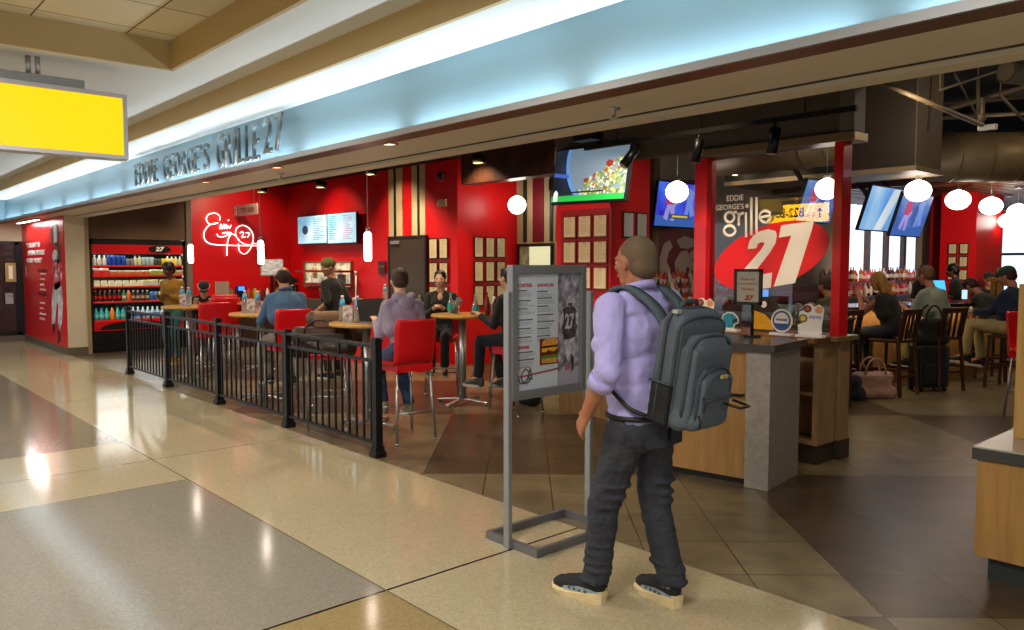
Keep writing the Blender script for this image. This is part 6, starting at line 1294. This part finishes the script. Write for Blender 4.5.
# ---------------------------------------------------------------- things on the dining tables
WAT = mat('clear_bottle_glass','#dfeef0',.05,trans=.85,ior=1.4); TEALL = mat('teal_label','#1f9d9a',.4); BLUL = mat('blue_neck_label','#58b4e0',.4)
def water(lab, x, y, tag_=True, h_=.25, lc=None, g='water bottles with blue tags'):
    t = thing('water_bottle', lab, 'bottle', (x,y,1.05), 0, g); MB().lathe([(.032,0),(.038,.01),(.038,h_*.52),(.018,h_*.76),(.013,h_*.92),(.015,h_*.93),(.015,h_)], n=16).build('bottle_glass', WAT, t)
    if lc: MB().cyl((0,0,h_*.15),(0,0,h_*.48),.0395,n=16,caps=False).build('paper_label', lc, t)
    else: MB().cyl((0,0,h_*.66),(0,0,h_*.66+.06),.034,.022,n=14).build('neck_tag', BLUL, t)
    MB().cyl((0,0,h_-.005),(0,0,h_+.015),.0155,n=10).build('cap', lc or WHITE, t); return t
water('tagged water bottle on the laptop table, left of the menu holder', -7.02, 4.02); water('tagged water bottle on the laptop table, right of the menu holder', -6.80, 4.06)
water('tagged water bottle on the blue-shirted man\'s table, left one', -9.18, 3.93); water('tagged water bottle on the blue-shirted man\'s table, right one', -8.92, 3.98)
water('water bottle with pink tag on the table nearest the cooler, left one', -11.35, 3.95); water('water bottle on the table nearest the cooler, right one', -11.1, 3.95)
water('small tagged bottle on the back divider, left one', ony(385,300,6.9).x, 6.9); water('small tagged bottle on the back divider, right one', ony(396,300,6.9).x, 6.9)
S(BX('wall_low_divider', RED, ony(345,300,6.95).x, ony(425,300,6.95).x, 6.8, 7.0, 0, 1.02)); S(BX('trim_60', CRM, ony(345,300,6.95).x, ony(425,300,6.95).x, 6.78, 7.02, 1.02, 1.05))
tea = 'teal-labelled water bottles'
water('teal-labelled water bottle by the woman\'s hands', -7.42, 5.70, lc=TEALL, g=tea, h_=.22); water('teal-labelled water bottle at the right of the woman\'s table', -6.98, 5.72, lc=TEALL, g=tea, h_=.22)
def holder(lab, x, y, rz=0):
    t = thing('menu_holder', lab, 'menu holder', (x,y,1.05), rz, 'table menu holders'); MB().box(-.05,.05,-.03,.03,0,.012).box(-.05,.05,-.004,.004,.012,.17).build('acrylic', mat('acrylic_clear','#e8ecee',.1,trans=.6), t)
    BX('printed_card', pic('printed_card%d' % int(x*-10), [(.35,'#3c4a78'),(.5,'#b8a9a0'),(.62,'#e0dcd4'),(.75,'#a04a48')], 22), -.045,.045,-.007,.007,.015,.16, t); return t
holder('printed card holder on the laptop table', -6.92, 4.02, math.radians(50)); holder('printed card holder on the blue-shirted man\'s table', -9.05, 3.95, math.radians(50)); holder('printed card holder on the table nearest the cooler', -11.22, 3.93, math.radians(50))
t = thing('laptop', 'open black laptop facing the man in the lavender hoodie', 'laptop', (-6.62,4.22,1.05), math.radians(8))
BX('base', mat('laptop_grey','#6b6e72',.4,metal=.5), -.12,.12,-.17,.17,0,.016, t, .004); MB().box(-.004,.004,-.17,.17,0,.225,Matrix.Translation((-.12,0,.014)) @ Matrix.Rotation(math.radians(-12),4,'Y'),b=.002).build('lid', mat('laptop_black','#141416',.35), t); BX('keyboard', BLACK, -.09,.03,-.15,.15,.016,.018, t)
t = thing('white_candle', 'thin white stick standing on the back divider', 'stick', (ony(356,300,6.9).x,6.9,1.05)); MB().cyl((0,0,0),(0,0,.42),.012).cyl((0,0,.42),(0,0,.47),.022).build('stem', WHITE, t); MB().cyl((0,0,0),(0,0,.02),.05).build('foot', WHITE, t)
p = ony(328,290,7.3); t = thing('red_bucket', 'small red bucket beside the kitchen worker', 'bucket', (p.x-.1,6.9,1.02)); 
t.location = (ony(324,300,6.9).x,6.9,1.0); MB().lathe([(.07,0),(.10,.18),(.105,.19),(.09,.19),(.06,.02)], n=20).build('pail', REDPL, t); MB().tube([(.10*math.cos(a),0,.18+.06*math.sin(a)) for a in [PI*i/8 for i in range(9)]], .005, 6).build('handle', STEEL, t)
S(BX('wall_low_shelf', mat('station_brown','#3d2c22',.5), ony(300,300,6.95).x, ony(344,300,6.95).x, 6.8, 7.0, 0, 1.0))
t = thing('water_glass', 'tall glass of dark drink on the woman\'s table', 'glass', (-7.28,5.66,1.05)); MB().lathe([(.03,0),(.038,.15),(.035,.15),(.028,.01)], n=16).build('tumbler', WAT, t); MB().cyl((0,0,.01),(0,0,.11),.029,.034).build('drink', mat('dark_drink','#3a2818',.2), t)
t = thing('wine_glass', 'stemmed glass with red drink on the woman\'s table', 'glass', (-7.16,5.62,1.05)); MB().lathe([(.034,0),(.004,.008),(.004,.08),(.03,.11),(.038,.15),(.034,.19),(.032,.19),(.034,.15),(.027,.115)], n=18).build('goblet', WAT, t); MB().lathe([(.012,.10),(.028,.118),(.034,.15)], n=16).build('drink', mat('red_drink','#8a1c20',.2), t)
for i, (x, y, c, n_) in enumerate(((-6.92,5.86,'#b9752a','amber'),(-6.86,5.80,'#c8c0a0','pale'),(-6.80,5.74,'#7a2018','red'),(-6.78,5.84,'#2a2018','dark'),(-6.86,5.90,'#d8d4c8','white'))):
    b = proto_bottle('condiment_bottle', mat('tc_'+c[1:],c,.35), WHITE if i%2 else BLACK, .03, .20+.03*(i%3)); b.location = (x,y,1.05); tag(b, n_+' condiment bottle in the cluster at the right of the woman\'s table', 'bottle', 'condiments on the woman\'s table')
# leather bags on the chair
LEA = mat('brown_leather','#4a2f20',.42,bump=.3,bscale=30,var=.2,vscale=10,coat=.1); LEA2 = mat('tan_leather','#7a5a3a',.5,bump=.2,bscale=30)
def bag(name, lab, loc, rz, w_, d_, h_, m, strap=True, flap=None, cat='bag'):
    t = thing(name, lab, cat, loc, rz); blob('bag_body', [('b', -d_*.36,d_*.36,-w_*.40,w_*.40,.02,h_*.82), ('c',(0,-w_*.40,h_*.2),(0,w_*.40,h_*.2),d_*.42,d_*.42), ('c',(0,-w_*.38,h_*.72),(0,w_*.38,h_*.72),d_*.3,d_*.3)], m, .012, 6, t, (.02,.10))
    if flap: blob('flap', [('b', d_*.25,d_*.46,-w_*.36,w_*.36,h_*.35,h_*.85), ('b', -d_*.2,d_*.4,-w_*.37,w_*.37,h_*.80,h_*.93)], flap, .012, 5, t, (.012,.08))
    if strap:
        for sx in (-.3,.3): MB().tube([(sx*d_, w_*.26*math.cos(a), h_*.82+h_*.55*math.sin(a)) for a in [PI*i/10 for i in range(11)]], .012, 8).build('strap', m, t)
    return t
bag('leather_bag', 'brown leather bag slung on the back of the red chair, upper one', (*W2(334,322,8.25).xy,.80), math.radians(-30), .54, .28, .36, LEA, False, LEA2); bag('leather_bag', 'dark brown leather duffel bag on the red chair seat by the railing', (*W2(322,340,8.05).xy,.735), math.radians(-38), .62, .28, .24, mat('dark_leather','#2e1e17',.4,bump=.3,bscale=30,coat=.1), True)
# ---------------------------------------------------------------- bar
O = Vector((-4.72,9.6,0)); bar = thing('bar_counter', 'dark-topped bar with lit wood front where the guests sit', 'bar', (O.x,O.y,0), math.atan2(.97,.25)-PI/2)
# local: y runs along the bar, x towards the guests
BX('top', mat('bar_top_dark','#241a16',.25,coat=.3), -.62,.10,-.6,5.4,1.03,1.08, bar, .01); BX('front', wood('bar_front_wood','#8a6236','#a97c46',(2,2,1),.4), -.12,-.08,-.5,5.3,0,1.03, bar); BX('end_panel', MIDW, -.60,-.12,-.5,-.45,0,1.03, bar); BX('foot_rail', STEEL, .04,.08,-.4,5.2,.18,.22, bar, .01)
BX('back_counter', mat('steel_back','#5a5c5e',.35,metal=.6), -1.0,-.62,-.5,5.3,.80,.86, bar)
o = area('bar_front_light', (0,0,0), (0,0,0), .03, 5.4, 14, (1,.75,.45)); o.parent = bar; o.location = (.03,2.4,1.02)
# back bar shelving with bottles along the window wall
bb = thing('back_bar', 'dark back bar shelves loaded with bottles', 'shelf unit', (-7.6,14,0))
BX('cabinet', mat('backbar_brown','#2c1c17',.45), -.35,.25,-4.6,7.0,0,.92, bb); BX('worktop', mat('backbar_top','#3c2a22',.3), -.38,.28,-4.6,7.0,.92,.95, bb)
for i, z in enumerate((1.10,1.26)): BX('display_step', mat('display_red','#7d1014',.35), -.30+.0*i,.02-.14*i,-4.5,6.9,.95,z, bb)
cols2 = [('#c8201c','red',1),('#7a3a18','amber',0),('#e0d8c8','pale',1),('#d8707a','pink',0),('#b86a20','orange',1),('#2a1a14','dark',0),('#d84a4a','rosy',1)]
pro = {c: proto_bottle('liquor_bottle', mat('liq_'+c[1:], c, .2), mat('liq_cap'+str(f), '#1a1616' if not f else '#c9a860', .4), .045, .30, mat('liq_label','#ddd3bd',.5), .3) for c, _, f in cols2}
n = 0; seen = set()
def liq(y, x, z, i):
    c, nm, _ = cols2[i % 7]; o = pro[c] if c not in seen else copy_tree(pro[c]); seen.add(c); o.location = (x, y, z); s_ = .85+.3*((i*37)%10)/10; o.scale = (1,1,s_)
    part_ = 'under the blue television' if y < 12.5 else 'in front of the bar windows'
    tag(o, nm+' liquor bottle on the back bar '+part_, 'bottle', nm+' back bar bottles '+part_)
i = 0
for y in [9.95+.115*k for k in range(18)]:
    for x, z in ((-7.52,.95),(-7.64,1.10),(-7.8,1.26)): liq(y+.03*(i%3), x, z, (i*5+i//7)%7); i += 1
for y in [15.4+.16*k for k in range(34)]:
    for x, z in ((-7.52,.95),(-7.70,1.26)): liq(y+.04*(i%3), x, z, (i*5+i//7)%7); i += 1
# player mural on the wall by the shelves
t = thing('player_wall_mural', 'red and white football mural above the bottles left of the red post', 'wall graphic', (-7.95,10.9,1.4)); inv = Matrix.Translation(-t.location)
def mx(px, py): return inv @ onx(px, py, -7.93)
plate('red_ground', [mx(655,300),mx(699,300),mx(699,180),mx(655,180)], (1,0,0), .01, mat('mural_deep_red','#7c1c20',.4))
bpy.data.objects['red_ground'].parent = t
WH = mat('mural_cream','#c9b8a6',.5)
for pl in ([(659,258),(663,244),(669,240),(672,247),(668,252),(666,262),(670,270),(664,276),(659,272)],[(674,262),(680,252),(686,250),(690,258),(696,268),(694,272),(686,266),(684,276),(678,280),(675,272)],[(676,240),(684,236),(693,239),(694,246),(688,249),(680,248)],[(660,280),(668,276),(672,284),(664,290)],[(686,256),(692,250),(696,252),(694,260)]):
    o = plate('player_shape', [mx(*q)+Vector((.011,0,0)) for q in pl], (1,0,0), .004, WH, t)
tag(BX('mural_post', MIDW, -7.98,-7.84, onx(650,250,-7.9).y-.0, onx(656,250,-7.9).y, 0, 3.6), 'brown wooden post at the left of the red mural', 'post')
# taps, glasses and register inside the bar
rs = random.Random(8); gl0 = thing('stacked_glass', 'clear glass on the bar back counter seen through the partition', 'glass', (0,0,0)); MB().lathe([(.03,0),(.038,.13),(.034,.13),(.027,.01)], n=12).build('tumbler', WAT, gl0)
bs = thing('bar_island', 'low steel bar island behind the glass partition', 'counter', (-6.2,8.5,0)); BX('body', mat('island_dark','#2b2420',.5), -1.2,2.2,-.3,.3,0,1.0, bs); BX('top', mat('steel_back','#5a5c5e',.35,metal=.6), -1.22,2.22,-.32,.32,1.0,1.03, bs)
for i in range(22):
    o = gl0 if i == 0 else copy_tree(gl0); o.location = (-4.95+.085*(i%11), 8.36+.14*(i//11), 1.03); o['group'] = 'glasses behind the partition'
t = thing('bar_register', 'bar register with a blue screen behind the glass partition', 'register', (-5.0,8.55,1.03), math.radians(-20)); BX('screen', BLACK, -.16,.16,-.02,.02,.08,.32, t, .006); BX('screen_face', emat('register_blue','#4a90e0',1.0), -.14,.14,-.026,-.02,.10,.30, t); BX('stand', BLACK, -.06,.06,-.05,.05,0,.1, t)
for i, (px, dep) in enumerate(((1003,11.9),(996,12.3))):
    p = W2(px, 288, dep); t = thing('beer_tap_tower', ('brass beer tap tower beside the green cap', 'brass beer tap tower behind the phone user')[i], 'beer taps', (p.x-.15,p.y+.4,1.08), 0, 'beer taps'); BX('column', mat('brass','#9a7a42',.3,metal=.9), -.04,.04,-.04,.04,0,.30, t, .01); BX('crossbar', mat('brass','#9a7a42',.3,metal=.9), -.05,.05,-.22,.22,.28,.34, t, .01)
    for y in (-.18,-.09,0,.09,.18): MB().cyl((.05,y,.30),(.09,y,.36),.012).cyl((.09,y,.36),(.10,y,.50),.016,.022).build('tap_handle', DKW if y else BLACK, t)
t = thing('point_of_sale_tablet', 'blue-lit tablet in front of the bartender', 'tablet', (pT.x+.38,pT.y-.15,1.13), math.radians(-50)); MB().box(-.01,.01,-.16,.16,0,.26,Matrix.Rotation(math.radians(-25),4,'Y')).build('casing', BLACK, t); MB().box(.010,.013,-.15,.15,.01,.25,Matrix.Rotation(math.radians(-25),4,'Y')).build('screen_face', emat('tablet_blue','#3aa8e8',1.3), t)
t = thing('beer_glass', 'glass of amber beer on the bar by the blonde woman', 'glass', (-4.72,10.15,1.08)); MB().lathe([(.03,0),(.042,.16),(.038,.16),(.028,.01)], n=16).build('tumbler', WAT, t); MB().cyl((0,0,.01),(0,0,.14),.03,.038).build('drink', mat('amber_beer','#d07a1c',.2), t)
for i, (x, y) in enumerate(((-4.62,10.75),(-4.5,11.3),(-4.3,12.0))):
    t = thing('dinner_plate', ('white plate on the bar by the man in glasses', 'white plate farther along the bar', 'white plate near the phone user')[i], 'plate', (x,y,1.08), 0, 'plates on the bar'); MB().lathe([(.07,0),(.12,.014),(.125,.018),(.115,.016),(.068,.005)], n=24).build('plate', WHITE, t); MB().ball((0,0,.02),.05,(1,1,.5)).build('food', mat('plate_food','#a0662c',.7,bump=.5,bscale=60), t)
t = thing('smartphone', 'phone held up by the man bent over the bar', 'phone', (-4.05,12.45,1.12), math.radians(-60)); BX('case', BLACK, -.005,.005,-.04,.04,0,.15, t, .003); BX('screen_face', emat('phone_glow','#a9c4ee',1.2), .005,.007,-.035,.035,.01,.14, t)
# bags on the floor
TAN = mat('blush_leather','#a8867a',.55,bump=.2,bscale=25,var=.1,vscale=6)
p = onz(881,401); bag('handbag', 'large blush handbag with looped handles on the floor by the stool', (p.x-.16,p.y+.12,0), math.radians(-38), .50, .24, .36, TAN)
p = onz(853,404); bag('duffel_bag', 'dark navy duffel bag on the floor beside the blush handbag', (p.x-.25,p.y+.2,0), math.radians(-42), .44, .30, .30, cloth('dark_navy','#171c2c'), False)
p = onz(937,393); t = thing('suitcase', 'black wheeled suitcase standing by the stool with a bag on its handle', 'suitcase', (p.x-.16,p.y+.12,0), math.radians(-35)); SC = mat('suitcase_black','#16181c',.5,bump=.2,bscale=100); SC2 = mat('suitcase_blue_trim','#26323c',.5)
MB().box(-.13,.13,-.20,.20,.05,.60,b=.03).build('shell', SC, t); MB().box(.13,.15,-.16,.16,.10,.36,b=.008).build('front_pocket', SC, t); MB().box(-.135,.135,.15,.206,.06,.59,b=.02).build('side_trim', SC2, t)
for sx in (-.1,.1):
    for sy in (-.16,.16): MB().cyl((sx-.015,sy,.028),(sx+.015,sy,.028),.028,n=14).build('wheel', BLACK, t)
MB().tube([(-.1,-.11,.58),(-.1,-.11,1.0),(-.1,.11,1.0),(-.1,.11,.58)], .010, 8).build('pull_handle', BLKM, t)
bag('shoulder_bag', 'black shoulder bag hung on the stool back over the suitcase', (p.x-.14,p.y+.10,.61), math.radians(-35), .42, .22, .36, cloth('black','#17181a'), True)
# ---------------------------------------------------------------- ceiling equipment
DUCT = mat('duct_brown','#7a6a50',.5,metal=.25,var=.06,vscale=4); BXD = mat('dark_box_duct','#2d2823',.6); BXL = mat('box_duct_light','#665a48',.6)
c = Vector((-3.83,9.94,0)); t = thing('ceiling_box_duct', 'large dark boxed duct hanging over the bar entrance', 'duct', (c.x,c.y,2.75))
BX('box', [BXD], -2.6,0,0,.80,.06,1.5, t); BX('side_face', BXL, 0,.012,0,.80,.06,1.5, t); BX('bottom_flange', mat('flange_light','#8c7c66',.5), -2.6,.03,-.03,.85,0,.06, t)  # side face coloured lighter to stand in for light falling on it
t = thing('round_duct', 'short round duct end left of the boxed duct', 'duct', (-4.6,8.9,3.05)); MB().cyl((-1.4,0,0),(.25,0,0),.28,n=32).ball((.25,0,0),.28,(.6,1,1),u=32,v=20).build('pipe', DUCT, t); MB().cyl((-.05,0,.0),(-.02,0,0),.288,n=32).build('band', DUCT, t)
a, b_ = W2(940,157,10.8), W2(1100,156,10.8); t = thing('round_duct', 'large round brown duct running off the right edge above the globes', 'duct', a)
L_ = (b_-a); L_.z = 0; MB().cyl(-L_*.12, L_, .335, n=40).ball(-L_*.12, .335, (.7,.7,1), u=32, v=20).build('pipe', DUCT, t)
for f in (.05,.25,.45,.65,.85): MB().cyl(L_*f, L_*f+L_.normalized()*.025, .342, n=40).build('band', DUCT, t)
t = thing('sprinkler_pipe', 'long pale pipe slanting under the dark ceiling at upper right', 'pipe', W2(877,81,7.5)); MB().cyl((0,0,0), W2(982,125,8.6)-t.location, .026, n=14).build('pipe', mat('pipe_tan','#6e604c',.5), t); e = W2(982,125,8.6)-t.location
MB().cyl(e, e+Vector((0,0,.30)), .02).cyl(e+Vector((0,0,.05)), e+Vector((0,0,.12)), .04).build('hanger', mat('pipe_tan','#6e604c',.5), t); MB().box(-.09,.09,-.03,.03,-.03,.03, Matrix.Translation(e+Vector((.05,.02,-.03))), b=.006).build('bracket', STEEL, t)
pm2 = mat('pipe_dim','#6a5f50',.6)
for i, (x0, y0, x1, y1, d0, d1, r) in enumerate(((940,112,1040,82,10,10.5,.03),(938,104,1040,96,11,11.5,.02),(940,118,1040,112,12,12.5,.035),(955,75,985,130,10,12,.015),(978,76,978,120,9.5,9.5,.02),(1000,95,1024,120,10,11,.02),(940,90,1000,70,9,9.5,.015))):
    p = W2(x0,y0,d0); t = thing('ceiling_pipe', ('thick pipe rising to the right under the dark ceiling','thin pipe under the dark ceiling above the round duct','thick pipe just above the large round duct','thin slanting cable near the slanting sprinkler pipe','upright pipe between the ceiling pipes','short slanting pipe at the right edge','thin pipe near the soffit at upper right')[i], 'pipe', p, 0, 'exposed ceiling pipes'); MB().cyl((0,0,0), W2(x1,y1,d1)-p, r, n=10).build('pipe', pm2, t); MB().cyl((0,0,0),(0,0,.4),.008,n=6).build('hanger_rod', pm2, t)
p = W2(1018,72,6.5); t = thing('ceiling_projector', 'pale cylindrical fixture under the ceiling at the top right corner', 'fixture', p); MB().cyl((-.05,-.12,0),(.12,.25,.0),.10,n=24).build('housing', mat('fixture_grey','#8d8a84',.4), t); MB().cyl((-.05,-.12,0),(-.055,-.13,0),.08,n=24).build('lens', mat('fixture_lens','#c9c2b0',.2), t); MB().cyl((0,0,.08),(0,0,.6),.012).build('rod', BLKM, t)
# track lights
t = thing('lighting_track', 'black lighting track in front of the glass partition', 'lighting track', (-4.2,5.6,2.75)); a, b_ = ony(585,147,5.6), ony(857,108,5.6); zt = b_.z
t.location = (a.x, 5.6, zt); MB().box(0,b_.x-a.x,-.018,.018,-.02,.02).build('track', BLACK, t)
for f in (.15,.5,.85): MB().cyl(((b_.x-a.x)*f,0,.02),((b_.x-a.x)*f,0,1.1),.006,n=6).build('hanger_rod', BLKM, t)
for i, (px, py, tg) in enumerate(((634,152,(-.25,-.5,-.7)),(699,143,(-.15,-.1,-1)),(775,134,(-.1,-.1,-1)))):
    p = ony(px, py, 5.6); p.z = zt; hh = thing('track_spotlight', ('black track spotlight beside the hanging television','black track spotlight above the left red post','black track spotlight above the glass partition')[i], 'spotlight', (p.x,5.6,zt-.02), 0, 'spotlights on the black track'); d = Vector(tg).normalized()
    MB().cyl((0,0,0),(0,0,-.06),.012).build('stem', BLACK, hh); MB().cyl(Vector((0,0,-.07))-d*.03, Vector((0,0,-.07))+d*.17, .042, n=18).build('head', BLKM, hh); MB().cyl(Vector((0,0,-.07))+d*.168, Vector((0,0,-.07))+d*.172, .034, n=18).build('lens', mat('spot_lens','#c8c0b0',.2), hh)
    spot('track_beam', (p.x,5.6,zt-.22), ((-6.7,7.2,1.9),(-4.3,6.2,1.4),(-3.6,6.2,1.7))[i], (60,120,170)[i], (1,.8,.6), 60)
# beam left of the pillar and dark ceiling boxes
tag(BX('ceiling_beam', DKW, -9.3, -7.13, 7.35, 7.6, 2.82, 3.3), 'dark wooden ceiling beam left of the red pillar', 'beam')
tag(BX('ceiling_beam', DKW, -8.3, -7.13, 8.2, 8.4, 2.72, 2.88), 'smaller brown beam behind the dark ceiling beam', 'beam')
p = ony(585,140,5.9); tag(BX('junction_box', BLACK, p.x-.12, p.x+.14, 5.85, 5.99, 2.87, 3.02), 'black mounting box above the hanging television', 'mounting box')
for i, (px, py, Y_) in enumerate(((263,190,6.3),(322,185,6.3),(372,172,6.6),(480,160,6.6))):
    p = ony(px, py, Y_); t = thing('ceiling_spotlight', ('black ceiling spotlight above the TO GO sign','black ceiling spotlight above the menu televisions','flat ceiling spotlight by the wall stripes','flat ceiling spotlight above the red side wall')[i], 'spotlight', (p.x,Y_,3.3), 0, 'ceiling spotlights in the dining room'); z = p.z-3.3
    MB().cyl((0,0,0),(0,0,z+.04),.012).build('stem', BLACK, t); MB().cyl((0,0,z+.05),(0,-.02,z-.04),.09,n=20).build('head', BLKM, t); MB().cyl((0,-.02,z-.041),(0,-.02,z-.045),.075,n=20).build('lens', emat('dim_warm_lens','#ffe0a0',1.5), t)
for i, (px, py) in enumerate(((735,174),(798,170))):
    p = W2(px, py, 11); t = thing('recessed_lamp', ('small bright ceiling lamp behind the glass, left one','small bright ceiling lamp behind the glass, right one')[i], 'ceiling light', p, 0, 'ceiling lamps behind the glass'); MB().ball((0,0,0),.045,(1,1,.5)).build('bulb', emat('bulb','#ffe8b0',25), t); MB().lathe([(.07,.01),(.07,.03),(.05,.03),(.05,.01)], n=16).build('ring', GREYM, t)
for i, (x, y) in enumerate(((-13.5,-.2),(-8.0,-.5),(-4.6,-1.4))):
    pass
tag(BX('dark_shoe_bag', BLACK, 0,.26,0,.16,0,.14,b=.04), 'small black bag on the floor seen below the menu board', 'bag').location = onz(517,404)
# ---------------------------------------------------------------- printed and lit details belong to the part they sit on
NEST = {'screen': ('menu_text','screen_logo','bowl','bowl_rim','salad_pieces','tomato','green_banner','banner_mark','caption_bar','caption_text','blue_glow','player_figure','player_jersey','grass_band','pale_stripe'),
        'sheet': ('menu_text',), 'poster': ('heading','item_names','item_text','burger_photo','top_bun','patty','cheese','lettuce','bottom_bun','red_stripe','signature','small_text'),
        'player_photo': ('jersey','sleeve','helmet','face_mask','numerals','trousers','lower_leg','field','logo'), 'glass_pane': ('red_oval','numeral_two','numeral_seven','brand_text','letter_g','letter_r','letter_i','letter_l','letter_e','letter_i_dot'),
        'header_panel': ('logo','logo_disc'), 'lower_panel': ('shadow_arc_print',), 'card': ('text_line',), 'backing': ('helmet_print','face_mask','blue_ring','badge_centre','blue_band','badge_text','dish_print','food_print','card_text'),
        'face': ('lettering','arrow'), 'front_pocket': ('zip_pull','hanging_loop'), 'jeans': ('belt','back_pocket'), 'shirt': ('collar','rolled_cuff'), 'leaf': ('handle','closer')}
def base(n): return n.split('.')[0]
kids = {}
for o in C.objects:
    if o.parent is not None: kids.setdefault(o.parent.name, []).append(o)
for root in [o for o in C.objects if o.parent is None]:
    ch = kids.get(root.name, [])
    by = {}
    for c in ch: by.setdefault(base(c.name), []).append(c)
    for part, subs in NEST.items():
        if part not in by: continue
        if part == 'card' and 'frame' not in by: continue
        host = by[part][0]
        for s_ in subs:
            if s_ == part: continue
            for c in by.get(s_, []):
                if c.parent == root: c.parent = host
    for i, c in enumerate(by.get('eye', [])):
        if i < len(by.get('iris', [])): by['iris'][i].parent = c
